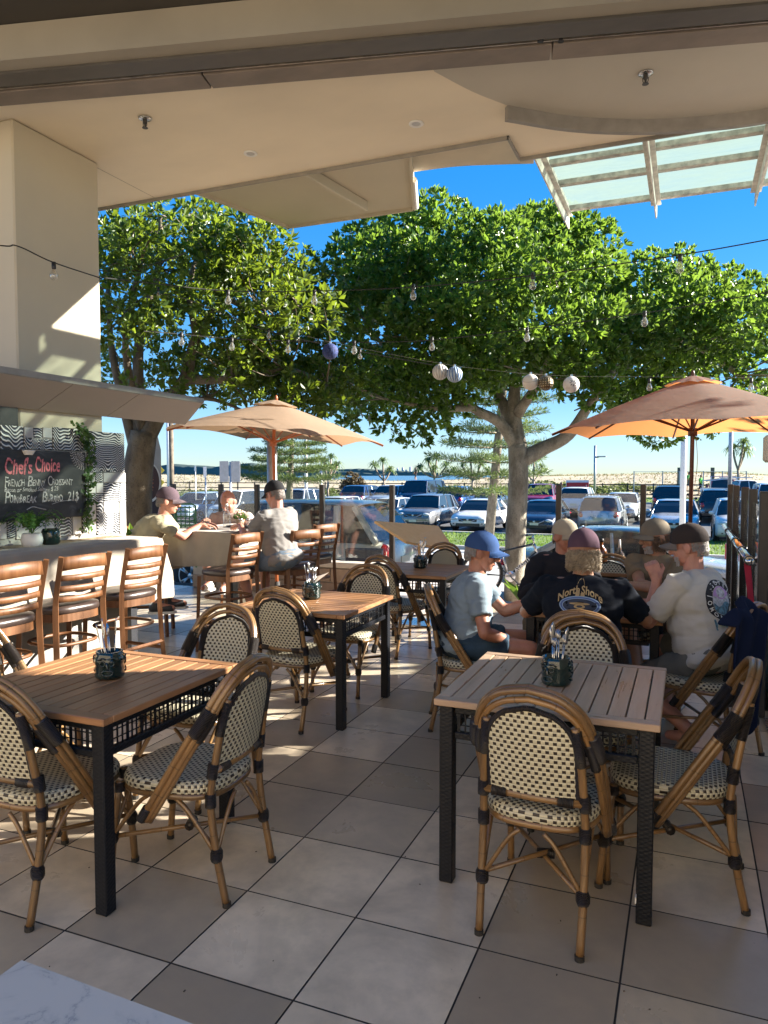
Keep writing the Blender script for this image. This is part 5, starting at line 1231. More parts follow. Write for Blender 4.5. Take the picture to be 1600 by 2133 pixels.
# second tree to the right, crown running out of the picture
r_spec = [(1290, 600, 1440, 760, 12, 16, 13), (1420, 610, 1600, 760, 12, 16, 15), (1600, 600, 1900, 760, 11, 16, 16), (1310, 740, 1600, 840, 12, 15.5, 12), (1250, 840, 1600, 880, 13, 15, 9), (1600, 760, 1900, 900, 12, 16, 8)]
bl2 = crown_blobs(r_spec, 22, 0, (.34, .70), .72)
for x, y, d, q in ((1335, 570, 13, .42), (1375, 560, 13.5, .45), (1430, 570, 13, .45), (1490, 590, 13, .45), (1550, 605, 13, .45), (1400, 550, 13.5, .4)):
    p = at(x, y, d); bl2.append(((p.x, p.y, p.z), (q, q, q*.75)))
tree('street_tree', 'street tree at the right whose crown runs out of the picture', A(1760, 1230, 14.5), ([A(1760, 1240, 14.5), A(1752, 1000, 14.5), A(1740, 930, 14.5)], .22, .18),
     [([A(1740, 940, 14.5), A(1650, 850, 14), A(1540, 780, 13.6), A(1420, 700, 13.4)], .14, .04), ([A(1740, 940, 14.5), A(1760, 780, 14.4), A(1700, 640, 14)], .14, .04), ([A(1745, 930, 14.5), A(1840, 820, 14), A(1880, 700, 14)], .12, .04)],
     bl2, 280, M_leafA, M_bark, seed=32, twigs=60, nleaf=12, ll=.098, lw=.023, spread=.52, shell=.74)
# left tree, multi-stemmed and more open
l_spec = [(215, 430, 400, 560, 9.5, 12.5, 13), (380, 450, 550, 560, 10, 12.5, 12), (215, 560, 380, 700, 9.5, 12, 8), (380, 540, 640, 700, 9.5, 12.5, 16), (420, 690, 660, 800, 10, 12.5, 11), (230, 700, 360, 800, 10.5, 12.5, 4), (560, 780, 740, 840, 10.5, 12.5, 7), (590, 570, 680, 660, 10.5, 12.5, 6), (100, 450, 215, 700, 10, 12.5, 8), (360, 740, 560, 800, 10.5, 12.5, 8), (540, 770, 700, 850, 10.5, 12.5, 6)]
bl3 = crown_blobs(l_spec, 23, 0, (.34, .62), .75)
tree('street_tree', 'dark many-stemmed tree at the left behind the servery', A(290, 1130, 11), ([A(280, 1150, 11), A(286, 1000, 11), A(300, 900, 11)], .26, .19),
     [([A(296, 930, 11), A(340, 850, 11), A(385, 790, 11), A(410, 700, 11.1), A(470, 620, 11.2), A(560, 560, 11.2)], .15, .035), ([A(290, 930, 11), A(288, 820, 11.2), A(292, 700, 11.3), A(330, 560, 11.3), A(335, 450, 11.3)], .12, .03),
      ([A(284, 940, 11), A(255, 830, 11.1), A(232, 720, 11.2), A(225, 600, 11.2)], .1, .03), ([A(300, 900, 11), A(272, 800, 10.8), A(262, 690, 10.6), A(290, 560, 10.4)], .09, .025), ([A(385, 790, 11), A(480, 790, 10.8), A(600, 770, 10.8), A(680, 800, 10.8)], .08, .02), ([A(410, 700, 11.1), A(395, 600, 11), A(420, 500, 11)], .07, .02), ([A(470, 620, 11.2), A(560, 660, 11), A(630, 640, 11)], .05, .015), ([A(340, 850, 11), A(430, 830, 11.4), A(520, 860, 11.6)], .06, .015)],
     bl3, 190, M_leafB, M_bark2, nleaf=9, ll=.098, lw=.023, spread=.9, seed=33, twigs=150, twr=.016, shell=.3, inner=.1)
# unseen street tree off to the right, added to dapple the terrace sun
rq = random.Random(77); bl4 = []
for k in range(46):
    a = rq.uniform(0, 6.28); q = rq.random()**.5*2.7; w_ = rq.uniform(.4, .7); bl4.append(((7.2+math.cos(a)*q, 9.6+math.sin(a)*q, 3.0+rq.uniform(0, 3.3)*(1.1-q/4.2)), (w_, w_, w_*.7)))
tree('street_tree', 'unseen street tree added off to the right to dapple the terrace', (7.2, 9.6, -.4), ([(7.2, 9.6, -.5), (7.25, 9.6, 1.0), (7.2, 9.6, 2.4)], .2, .16),
     [([(7.2, 9.6, 2.3), (6.4, 9.4, 3.2), (5.6, 9.2, 4.2)], .1, .03), ([(7.2, 9.6, 2.3), (7.6, 10.2, 3.6), (7.8, 10.8, 5)], .1, .03), ([(7.2, 9.6, 2.3), (7.4, 8.8, 3.5), (7.8, 7.9, 4.4)], .1, .03)], bl4, 42, M_leafA, M_bark, seed=34, twigs=40, nleaf=8, ll=.12, lw=.027)
# Norfolk pines
M_pine = leafmat('pine_needle', (.05, .09, .025), (.13, .18, .06), (.22, .3, .07), .3, .6)
def pine(label, base, top, wid, z0f, tiers, seed, nb=7, tr=.2):
    t = thing('pine_tree', label, 'tree', base); o = Vector(base); tp = Vector(top)-o; m_ = MB(); m_.tube([Vector((0, 0, -.1)), tp*.5, tp], [tr, tr*.7, .02], 10); m_.build('trunk', barkmat('pine_bark'+str(seed), (.16, .13, .1), (.3, .26, .2), 9), t, True)
    rr = random.Random(seed); b_ = MB(); cs = []; ns = []
    for k in range(tiers):
        f = z0f+(1-z0f)*(k/tiers)**.95; c = tp*f; L_ = wid*(1-f)**.7*rr.uniform(.85, 1.1)+.12
        for q in range(nb):
            a = 2*PI*(q+rr.uniform(-.25, .25))/nb+k*.5; d = Vector((math.cos(a), math.sin(a), 0)); ln = L_*rr.uniform(.75, 1.1)
            P = [c+d*ln*s_+Vector((0, 0, ln*(.12*s_*s_-.05*s_))) for s_ in (0, .35, .7, 1)]; b_.tube(P, [.03*tr/.2, .022*tr/.2, .014, .006], 5)
            for s_ in np.linspace(.22, 1, max(4, int(ln*7))):
                p = c+d*ln*s_+Vector((0, 0, ln*(.12*s_*s_-.05*s_))); sd_ = Vector((-d.y, d.x, 0))
                for w_ in np.linspace(-1, 1, 4):
                    w2 = w_*.30*ln**.5*(1.15-s_*.7); cs.append(p+sd_*w2+d*abs(w2)*.5+Vector((0, 0, .05+rr.uniform(-.03, .06)))); ns.append(d*.8+sd_*w_*.7+Vector((0, 0, .5)))
    b_.build('branches', barkmat('pine_limb'+str(seed), (.14, .11, .08), (.24, .2, .15)), t, True, kind='stuff')
    V, F = clusters(np.array([tuple(c) for c in cs]), np.array([tuple(n_.normalized()) for n_ in ns]), np.full(len(cs), 1.0), 8, .15*wid**.35, .010*wid**.35, .75, seed)
    link('crown', fast_mesh('crown', V, F, M_pine), t)
pine('young pine with flat tiers behind the tan parasol', at(600, 1075, 36), at(612, 860, 36), 3.4, .34, 8, 1, 6, .2)
pine('tall slim pine with a mottled trunk behind the street tree', at(1018, 1118, 25), at(1086, 428, 25), 2.1, .13, 20, 2, 5, .17)
# pandanus palms
M_pand = leafmat('pandanus_leaf', (.06, .12, .04), (.2, .27, .1), (.3, .4, .1), .3, .45)
def pandanus(label, base, h, heads, seed, tr=.11):
    t = thing('pandanus_palm', label, 'tree', base); rr = random.Random(seed); b_ = MB(); V = []; F = []
    fk = Vector((0, 0, h*.45)); b_.tube([(0, 0, -.1), (rr.uniform(-.1, .1), 0, h*.25), fk], [tr, tr*.85, tr*.75], 8)
    for dx, dz in heads:
        tip = Vector((dx*camx.x, dx*camx.y, dz)) + Vector((-camx.y, camx.x, 0))*rr.uniform(-.5, .5); P = spline([fk, fk.lerp(tip, .5)+Vector((0, 0, -.15)), tip], 4); b_.tube(P, [tr*.65]*(len(P)-1)+[tr*.5], 7)
        for k in range(58):
            a = rr.uniform(0, 6.28); el_ = rr.uniform(-.2, 1.35); ln = rr.uniform(.6, 1.0)*h*.24; d = Vector((math.cos(a)*math.cos(el_), math.sin(a)*math.cos(el_), math.sin(el_))); s_ = Vector((-math.sin(a), math.cos(a), 0))*.035*h/4
            p1 = tip+d*ln*.55; p2 = p1+(d*.45+Vector((0, 0, -.55)))*ln*.55; p3 = p2+Vector((d.x*.1, d.y*.1, -.4))*ln*.5; k0 = len(V)
            V += [tip-s_*.6, tip+s_*.6, p1+s_, p1-s_, p2+s_*.7, p2-s_*.7, p3]; F += [(k0, k0+1, k0+2), (k0, k0+2, k0+3), (k0+3, k0+2, k0+4), (k0+3, k0+4, k0+5), (k0+5, k0+4, k0+6)]
    b_.build('trunk', MATS.get('pandanus_bark') or mat('pandanus_bark', (.3, .24, .18), .9, var=.25), t, True); link('crown', fast_mesh('crown', np.array([tuple(q) for q in V]), np.array(F), M_pand), t)
def gat(px, d): p = at(px, 1000, d); return Vector((p.x, p.y, gz(p.y)-.02))
pandanus('pandanus palm left of the round bush', gat(684, 60), 3.9, [(-.9, 2.6), (-.35, 3.2), (.2, 3.5), (.75, 2.9), (.3, 2.7)], 1)
pandanus('pandanus palm right of the round bush', gat(800, 60), 3.7, [(-.8, 2.9), (-.1, 3.2), (.5, 2.5)], 2)
pandanus('wide pandanus clump behind the dark van', gat(905, 62), 4.2, [(-1.2, 2.6), (-.5, 3.2), (.2, 3.5), (1.0, 2.8), (1.6, 2.4), (-.1, 2.5)], 3)
pandanus('pandanus clump between the two tree trunks', gat(985, 60), 3.8, [(-.9, 2.8), (-.2, 3.2), (.6, 2.9), (1.2, 2.4)], 4)
pandanus('pandanus peeping out right of the pale trunk', gat(1112, 58), 3.6, [(-.6, 2.6), (.1, 3.1), (.7, 2.7)], 5)
pandanus('lone pandanus with bare forked limbs at the far right', gat(1537, 62), 5.2, [(-.35, 4.1), (.2, 4.5), (.65, 3.9)], 6, .13)
bb = at(735, 975, 56); t = thing('round_bush', 'rounded dark bronze bush by the dunes', 'bush', (bb.x, bb.y, gz(bb.y)))
bs_ = []
r_ = random.Random(8)
for k in range(26):
    a = r_.uniform(0, 6.28); q = r_.random()**.5; bs_.append(((math.cos(a)*q*.85, math.sin(a)*q*.85, .8+r_.uniform(0, 1.45)*(1.05-q*.45)), (.42, .42, .4)))
cs, ns = blob_points(bs_, 120, 8); V, F = clusters(cs, ns, np.ones(len(cs)), 9, .16, .045, .7, 8); link('crown', fast_mesh('crown', V, F, leafmat('bronze_leaf', (.06, .045, .025), (.16, .13, .06), (.3, .2, .08), .25)), t)
MB().tube([(0, 0, -.1), (0, 0, 1.0)], [.12, .08], 8).build('trunk', M_bark2, t)
# low plant by the bicycle and behind the servery
def leafy(label, loc, h, n, seed):
    t = thing('leafy_plant', label, 'plant', loc); rr = random.Random(seed); m_ = MB()
    for k in range(n):
        a = rr.uniform(0, 6.28); ln = rr.uniform(.6, 1)*h; d = Vector((math.cos(a)*.5, math.sin(a)*.5, 1)); w_ = ln*.16; s_ = Vector((-math.sin(a), math.cos(a), 0))*w_; b0 = Vector((math.cos(a)*.05, math.sin(a)*.05, 0)); tip = b0+d*ln+Vector((math.cos(a), math.sin(a), -.4))*ln*.3; md = b0+d*ln*.55
        m_.add([b0, md+s_, tip, md-s_], [(0, 1, 2), (0, 2, 3)])
    m_.build('leaves', leafmat('broad_leaf'+str(seed), (.04, .11, .015), (.11, .2, .03), (.25, .4, .04), .35), t)
leafy('bright green leafy plant beside the bicycle wheel', at(1095, 1260, 10.5), .45, 26, 1); leafy('green leaves poking out beside the servery wall', at(277, 1120, 7.2)-Vector((0, 0, .12)), .3, 14, 2)

# low coastal shrubs along the foot of the dunes
sb_ = [((rq.gauss(0, .7), rq.gauss(0, .5), .35+rq.uniform(-.1, .35)), (.45, .45, .35)) for _ in range(14)]
cs, ns = blob_points(sb_, 60, 12); V, F = clusters(cs, ns, np.ones(len(cs)), 9, .17, .05, .8, 12); shm = fast_mesh('foliage', V, F, leafmat('coastal_leaf', (.06, .09, .03), (.17, .2, .07), (.28, .34, .08), .25))
stm = MB().tube([(0, 0, -.1), (.1, 0, .3), (.3, .1, .6)], [.05, .04, .02], 6).tube([(0, 0, 0), (-.2, .1, .4)], [.04, .02], 6).mesh('stems', M_bark2)
places = ('left of the double road sign', 'under the pine by the parasol pole', 'beneath the left pandanus', 'beside the round bronze bush', 'behind the pale blue SUV', 'behind the dark blue van', 'behind the blue SUV', 'behind the slim pine trunk', 'behind the crimson utility', 'left of the red notice', 'right of the red notice', 'near the far lamp post', 'behind the white sedan of the second row', 'left of the site frame', 'right of the site frame', 'by the lone pandanus')
for i, px in enumerate((420, 600, 690, 760, 815, 890, 950, 1000, 1120, 1180, 1225, 1262, 1300, 1345, 1500, 1550)):
    p = gat(px+rq.uniform(-8, 8), rq.uniform(63, 72)); p.z = max(p.z, dune(p.x, p.y) if p.y > 68 else p.z)
    t = thing('coastal_shrub', 'low grey-green coastal shrub '+places[i], 'shrub', p, rq.uniform(0, 6), 'coastal shrubs'); k = rq.uniform(.7, 1.35); t.scale = (k*1.3, k*1.3, k*.8); link('foliage', shm, t); link('stems', stm, t)
# ---------------------------------------------------------------- cars
M_tyre = mat('tyre', (.018, .018, .019), .8, var=0); M_rim = mat('alloy_rim', (.5, .51, .53), .3, .9, var=0)
M_cglass = mat('car_glass', (.014, .018, .024), .04, var=0, spec=.8); M_grille = mat('grille', (.014, .014, .016), .35, var=0)
M_head = mat('headlamp', (.5, .53, .56), .08, var=0, coat=.8); M_tail = mat('tail_lamp', (.4, .012, .014), .12, var=0, coat=.6); M_plate = mat('number_plate', (.6, .58, .45), .5, var=0)
def paint(name, c, metal=.35): return MATS.get(name) or mat(name, c, .28, metal, var=.04, vs_=3, coat=.7)
def wheel_me():
    if 'w' in wheel_me.__dict__: return wheel_me.w
    Mx = Matrix.Rotation(R(90), 4, 'Y')
    ty = MB().lathe([(.2, -.1), (.3, -.105), (.325, -.085), (.33, 0), (.325, .085), (.3, .105), (.2, .1)], 28, M=Mx, cap=True).mesh('tyre', M_tyre, True)
    rm = MB().lathe([(.215, .09), (.225, .108), (.205, .1), (.195, .07)], 28, M=Mx, cap=False)
    rm.lathe([(.05, .07), (.05, .105), (.03, .112)], 12, M=Mx)
    for k in range(5):
        a = 2*PI*k/5
        for da in (-.13, .13): rm.tube([(.098, .05*math.cos(a), .05*math.sin(a)), (.1, .205*math.cos(a+da), .205*math.sin(a+da))], .017, 5)
    dk = MB().lathe([(.2, .06), (.2, .065)], 24, M=Mx).mesh('hub_shadow', M_grille)
    wheel_me.w = (ty, rm.mesh('rim', M_rim, True), dk); return wheel_me.w
KIND = {  # L, W, H, hood z, cowl y, wind-top y, roof rear y, rear base y, belt z, deck z
    'sedan': (4.75, 1.82, 1.46, .80, .95, .25, -.95, -1.75, .95, .98), 'hatch': (4.3, 1.78, 1.48, .82, 1.0, .3, -1.55, -2.0, .95, .95),
    'suv': (4.5, 1.84, 1.66, .96, 1.05, .45, -1.65, -2.1, 1.06, 1.06), 'van': (4.9, 1.9, 1.98, 1.08, 1.75, 1.1, -2.3, -2.42, 1.2, 1.2), 'ute': (5.2, 1.86, 1.78, 1.02, .95, .4, -.55, -.75, 1.12, 1.05)}
def car(name, label, kind, p, loc, rz, rack=False, s_=1.0, tray=None, group='cars parked by the beach', plate=True, spare=None):
    L_, W_, H, hz, yc, yt, yr, yb, bz, dz = KIND[kind]; w = W_/2
    t = thing(name, label, 'car' if kind not in ('van', 'ute') else kind, loc, rz, group)
    # lower body: stations along the car
    yy = np.array([-L_/2, -L_/2+.12, -L_/2+.4, -L_/2+.9, yb*.6, 0, yc-.15, yc+.25, L_/2-.75, L_/2-.3, L_/2-.1, L_/2]); prof = []
    for y in sorted(set([float(q) for q in yy])):
        fr = max(0, (y-(L_/2-.75))/.75); rr_ = max(0, (-(L_/2)+.5-y)/.5)
        hw = w*(1-.13*fr**2-.10*rr_**2)
        if y >= yc: top = bz+(hz-bz)*min(1, (y-yc)/(L_/2-.25-yc))-.13*max(0, fr-.6)/.4
        elif y <= yb: top = dz-.03*rr_
        else: top = bz
        bot = .24+.10*fr**2+.12*rr_**2
        if y > L_/2-.02: top -= .12; bot += .05
        if y < -L_/2+.02: top -= .06; bot += .04
        prof.append((y, hw, top, bot))
    m_ = MB(); n = 14; vv = []; ff = []
    for y, hw, top, bot in prof:
        h = top-bot; half = [(hw*.90, bot), (hw*.985, bot+.06), (hw*1.0, bot+h*.32), (hw*.985, bot+h*.62), (hw*.965, top-.07), (hw*.90, top-.012), (hw*.5, top+.02)]
        vv += [(x, y, z) for x, z in half]+[(-x, y, z) for x, z in half[::-1]]
    for i in range(len(prof)-1):
        for k in range(n): ff.append((i*n+k, i*n+(k+1) % n, (i+1)*n+(k+1) % n, (i+1)*n+k)[::-1])
    ff += [tuple(range(n)), tuple((len(prof)-1)*n+k for k in range(n))[::-1]]
    m_.add(vv, ff).build('body', p, t, True)
    # glass house
    gy = [yb, yb+(yr-yb)*.5, yr, (yr+yt)/2, yt, yt+(yc-yt)*.5, yc]; gt = [bz, bz+(H-bz)*.55, H-.055, H-.02, H-.05, bz+(H-bz)*.52, bz]
    wt = w*.74; vv = []; ff = []
    for y, zt in zip(gy, gt):
        f = (zt-bz)/(H-bz); xb = w*.93; xt = xb+(wt-xb)*f; vv += [(xb, y, bz-.04), (xt, y, zt), (0, y, zt+.015*f), (-xt, y, zt), (-xb, y, bz-.04)]
    for i in range(len(gy)-1):
        for k in range(4): ff.append((i*5+k, i*5+k+1, i*5+6+k, i*5+5+k))
    MB().add(vv, ff).build('windows', M_cglass, t)
    rf = MB(); vv = []; ff = []; ry = [yr-.04, yr+.15, (yr+yt)/2, yt-.12, yt+.05]; rz_ = [H-.055, H-.012, H, H-.018, H-.055]
    for y, z in zip(ry, rz_):
        vv += [(wt+.012, y, z-.055), (wt-.03, y, z-.006), (wt*.5, y, z+.018), (-wt*.5, y, z+.018), (-wt+.03, y, z-.006), (-wt-.012, y, z-.055)]
    for i in range(4):
        for k in range(5): ff.append((i*6+k, i*6+k+1, i*6+7+k, i*6+6+k))
    rf.add(vv, ff).build('roof', p, t, True)
    pl_ = MB(); xb = w*.935; xt = wt+.006
    for sg in (1, -1):
        pl_.tube([(sg*xb, yc+.02, bz-.03), (sg*xt, yt+.02, H-.07)], .03, 5); pl_.tube([(sg*xb, yb, bz-.03), (sg*xt, yr, H-.08)], .055 if kind != 'sedan' else .075, 6)
        ym = (yr+yt)/2+.1; pl_.tube([(sg*(xb+.003), ym, bz-.03), (sg*(xt+.003), ym-.04, H-.07)], .035, 5)
        if kind in ('suv', 'van', 'hatch'): pl_.tube([(sg*(xb+.003), yr+.25, bz-.03), (sg*(xt+.003), yr+.3, H-.07)], .07, 6)
    pl_.build('pillars', p, t)
    # wheels
    wm = wheel_me(); wr = .33 if kind in ('sedan', 'hatch') else .36
    for sx in (1, -1):
        for fy in (L_/2-.9, -L_/2+.85):
            a = MB().lathe([(wr+.055, 0), (wr+.045, .02)], 24, M=Matrix.Translation((sx*(w-.035), fy, wr+.01)) @ Matrix.Rotation(R(90)*sx, 4, 'Y')).build('wheel_arch', M_grille, t)
            wh = link('wheel', wm[0], t, (sx*(w-.075), fy, wr), (0, 0, 0 if sx > 0 else PI)); wh.scale = (1, wr/.33, wr/.33)
            for me, nm_ in zip(wm[1:], ('rim', 'hub')): link(nm_, me, wh)
    f = MB(); fy = L_/2
    f.box((0, fy-.015, hz-.22), (W_*.46, .05, .13), b=.01); f.box((0, fy+.0, .37), (W_*.6, .05, .13), b=.01); f.build('grille', M_grille, t)
    MB().tube([(-.24*W_, fy+.012, hz-.15), (-.1*W_, fy+.02, hz-.27), (.1*W_, fy+.02, hz-.27), (.24*W_, fy+.012, hz-.15)], .016, 6).build('grille_trim', M_rim, t)
    MB().ball((0, fy+.02, hz-.2), (.055, .015, .045), 12, 8).build('badge', M_rim, t, True)
    for sx in (1, -1):
        MB().ball((sx*w*.70, fy-.115, hz-.17), (.2, .13, .075), 14, 8, Matrix.Translation((sx*w*.70, fy-.115, hz-.17)) @ Matrix.Rotation(-sx*.35, 4, 'Z') @ Matrix.Rotation(sx*.14, 4, 'Y') @ Matrix.Translation((-sx*w*.70, -fy+.115, -hz+.17))).build('headlight', M_head, t, True)
        MB().ball((sx*w*.72, fy-.05, .42), (.09, .06, .05), 10, 6).build('fog_light', M_grille, t, True)
        hh = .16 if kind in ('van', 'suv', 'ute') else .09
        MB().ball((sx*w*.78, -fy+.09, dz-.2), (.2 if hh < .12 else .13, .12, hh), 14, 8).build('tail_light', M_tail, t, True)
        MB().ball((sx*(w+.09), yc-.15, bz+.07), (.1, .06, .075), 12, 8).build('mirror', p, t, True)
    if plate:
        MB().box((0, fy+.03, .50), (.37, .012, .11)).build('number_plate', M_plate, t)
        MB().box((0, -fy-.012, .72), (.37, .012, .11)).build('number_plate', M_plate, t)
    MB().box((0, -fy-.005, .42), (W_*.8, .04, .16), b=.01).build('rear_bumper', M_grille if kind in ('suv', 'ute') else p, t)
    sl = MB()
    for sx in (1, -1):
        for y in (yc-.2, (yr+yt)/2+.05, yr+.35): sl.box((sx*(w-.006), y, bz-.33), (.012, .012, .58))
        for y in ((yr+yt)/2+.25, yr+.5): sl.box((sx*(w+.004), y, bz-.12), (.02, .16, .028))
    sl.build('door_seams', M_grille, t)
    if rack:
        r_ = MB()
        for sx in (1, -1): r_.tube([(sx*wt*.88, yr+.1, H+.01), (sx*wt*.88, yr+.2, H+.07), (sx*wt*.88, yt-.25, H+.07), (sx*wt*.88, yt-.12, H)], .018, 6)
        for y in (yr+.5, yt-.5): r_.tube([(-wt*.9, y, H+.08), (wt*.9, y, H+.08)], .016, 6)
        r_.build('roof_rack', M_grille, t)
    if kind == 'ute' and tray:
        q = MB(); q.box((0, -1.75, .98), (1.8, 1.75, .06)); q.box((.88, -1.75, 1.12), (.05, 1.75, .25)); q.box((-.88, -1.75, 1.12), (.05, 1.75, .25)); q.build('tray', tray, t)
        q = MB()
        for sx in (-1, 1): q.tube([(sx*.85, -2.5, 1.0), (sx*.85, -2.5, 1.75), (sx*.8, -.9, 1.95), (sx*.75, .2, 1.95)], .03, 6)
        for y in (-2.5, -1.4, -.2): q.tube([(-.85, y, 1.75 if y < -2 else 1.95), (.85, y, 1.75 if y < -2 else 1.95)], .03, 6)
        q.build('ladder_rack', M_rim, t)
    t.scale = (s_,)*3
    return t
PC = {k: paint('paint_'+k, c, m_) for k, (c, m_) in dict(grey=((.2, .205, .215), .5), white=((.66, .66, .66), 0), navy=((.025, .04, .085), .5), steel=((.05, .065, .095), .6), silver=((.5, .51, .52), .45), red=((.32, .03, .075), .3), blue=((.035, .09, .22), .5), dark=((.03, .033, .038), .4), skyblue=((.36, .45, .55), .3), champagne=((.62, .6, .5), 0.), black=((.015, .015, .018), .3)).items()}
def park(px, v, kind, col, label, facing, **kw):
    a = at(px, 1000, 1.0); u = a.x/a.y*v
    return car({'sedan': 'parked_car', 'hatch': 'parked_car', 'suv': 'parked_suv', 'van': 'parked_van', 'ute': 'parked_ute'}[kind], label, kind, PC[col], (u, v, gz(v)+.005), (PI if facing else 0)+kw.pop('tw', 0), **kw)
park(893, 34.2, 'suv', 'grey', 'graphite grey SUV facing the cafe beside the white hatchback', 1)
park(1003, 34.4, 'sedan', 'white', 'white sedan facing the cafe, half hidden by the slim pine trunk', 1)
park(1134, 34.2, 'sedan', 'steel', 'slate blue sedan facing the cafe, right of the pale tree trunk', 1)
park(1258, 35.2, 'suv', 'silver', 'silver SUV seen from behind with red tail lamps and roof rails', 0, rack=True)
park(1408, 34.4, 'sedan', 'silver', 'silver grey car facing the cafe behind the capped man', 1, s_=1.06)
park(1540, 32.5, 'suv', 'white', 'white SUV facing the cafe behind the right balustrade', 1)
park(700, 34.6, 'hatch', 'white', 'white hatchback behind the glass balustrade, left of the menu stand', 1)
park(812, 36.0, 'hatch', 'white', 'white hatchback half hidden left of the graphite SUV', 1, s_=.95)
park(418, 34.0, 'suv', 'skyblue', 'pale silver-blue SUV seen left of the bald man', 1)
park(505, 34.5, 'van', 'white', 'white people mover behind the bald man', 1, s_=.9)
park(300, 36.0, 'sedan', 'red', 'dark red car at the far left behind the banner', 0)
park(640, 40, 'suv', 'silver', 'silver wagon with roof bars behind the white hatchback', 0, rack=True)
park(880, 46.5, 'van', 'navy', 'dark blue van facing the cafe in the second row', 1)
park(955, 45.0, 'suv', 'blue', 'blue SUV seen from behind, right of the dark blue van', 0)
park(1022, 46.5, 'sedan', 'steel', 'dark blue sedan in the second row behind the pine trunk', 1)
park(760, 45.5, 'suv', 'blue', 'blue SUV in the second row, left of the white one', 0)
park(815, 45.5, 'suv', 'skyblue', 'pale blue SUV in the second row beside the dark van', 1)
park(1128, 46.0, 'ute', 'red', 'crimson utility facing the cafe in the second row', 1)
park(1206, 44.5, 'suv', 'white', 'white SUV seen from behind in the second row', 0)
park(1298, 42.5, 'sedan', 'white', 'white sedan facing the cafe in the second row', 1)
park(1396, 47.0, 'suv', 'black', 'black four-wheel drive with roof rack behind the silver car', 0, rack=True)
park(1494, 43.0, 'suv', 'dark', 'charcoal SUV seen from behind near the right pole', 0)
park(1505, 60.0, 'ute', 'red', 'red utility with a ladder rack by the dunes', 0, tray=PC['dark'])
car('parked_ute', 'white utility with ladder rack side-on at the far right', 'ute', PC['white'], (3.6, 55.5, gz(55.5)), R(-75), tray=PC['white'])
park(1612, 43.0, 'van', 'white', 'white van cut by the right picture edge', 1)
car('parked_suv', 'champagne SUV parked close beyond the glass balustrade', 'suv', PC['champagne'], (-6.95, 12.1, gz(12.1)), R(90), rack=False, s_=1.06, group='cars parked along the kerb')
car('parked_car', 'silver sedan parked along the kerb behind the amber bottle', 'sedan', PC['silver'], (-1.0, 15.0, gz(15)-.03), R(-90), group='cars parked along the kerb')

# ---------------------------------------------------------------- bicycle against the tree
bkp = at(1066, 1238, 11.9); bi = thing('bicycle', 'silver and black mountain bicycle leaning by the tree trunk', 'bicycle', bkp, YAW+R(4))
M_bike = mat('bike_black', (.02, .02, .022), .3, var=0, coat=.5); M_bsil = mat('bike_silver', (.6, .6, .62), .25, .8, var=0)
WR = .335; wc = ((-.50, 0, WR), (.55, .05, WR))
for c in wc:
    Mx = Matrix.Translation(c) @ Matrix.Rotation(R(90), 4, 'X') @ Matrix.Rotation(R(12), 4, 'Y') if c[0] > 0 else Matrix.Translation(c) @ Matrix.Rotation(R(90), 4, 'X')
    cir = lambda q: [Mx @ Vector((q*math.cos(2*PI*k/36), q*math.sin(2*PI*k/36), 0)) for k in range(36)]
    wh = MB().tube(cir(WR), .024, 8, closed=True).build('wheel', M_tyre, bi, True); MB().tube(cir(WR-.03), .011, 6, closed=True).build('rim', M_bsil, wh, True)
    sp = MB()
    for k in range(20): a = 2*PI*k/20; sp.tube([Mx @ Vector((.02*math.cos(a+.7), .02*math.sin(a+.7), .02*(-1)**k)), Mx @ Vector(((WR-.03)*math.cos(a), (WR-.03)*math.sin(a), 0))], .0014, 4)
    sp.build('spokes', M_bsil, wh); MB().tube([Mx @ Vector((0, 0, -.05)), Mx @ Vector((0, 0, .05))], .02, 10).build('hub', M_bsil, wh, True)
bb_ = (-.04, 0, .30); stt = (-.20, 0, .74); hdt = (.36, 0, .82); hdb = (.40, 0, .68)
MB().tube([bb_, hdb], .024, 10).build('down_tube', M_bike, bi, True); MB().tube([bb_, stt], .017, 8).build('seat_tube', M_bsil, bi, True); MB().tube([(-.18, 0, .69), hdt], .018, 8).build('top_tube', M_bike, bi, True)
MB().tube([hdt, hdb], .022, 10).build('head_tube', M_bsil, bi, True); q = MB()
for s_ in (-.05, .05): q.tube([bb_, (wc[0][0], s_, WR)], .009, 6); q.tube([(-.18, 0, .66), (wc[0][0], s_, WR)], .008, 6)
q.build('stays', M_bike, bi, True); q = MB()
for s_ in (-.055, .055): q.tube([(.40, s_, .68), (.47, s_+.02, .5), (wc[1][0], s_+.05, WR)], .013, 7)
q.build('fork', M_bsil, bi, True)
MB().tube(spline([(.24, -.30, .93), (.30, -.12, .95), (.34, 0, .93), (.38, .12, .95), (.36, .30, .93)], 4), .012, 7).build('handlebar', M_bike, bi, True); MB().tube([hdt, (.34, 0, .93)], .015, 8).build('stem', M_bsil, bi, True)
MB().tube([(.2, -.32, .93), (.27, -.26, .935)], .017, 8).tube([(.33, .26, .935), (.3, .34, .93)], .017, 8).build('grips', M_bike, bi, True)
MB().tube([stt, (-.235, 0, .86)], .012, 7).build('seat_post', M_bsil, bi, True); MB().tube([(-.38, 0, .89), (-.3, 0, .885), (-.2, 0, .885), (-.08, 0, .875)], [.055, .06, .035, .015], 10, flat=.4).build('saddle', M_bike, bi, True)
MB().lathe([(.085, -.006), (.09, 0), (.085, .006)], 24, M=Matrix.Translation((-.04, -.05, .30)) @ Matrix.Rotation(R(90), 4, 'X')).build('chainring', M_bsil, bi, True)
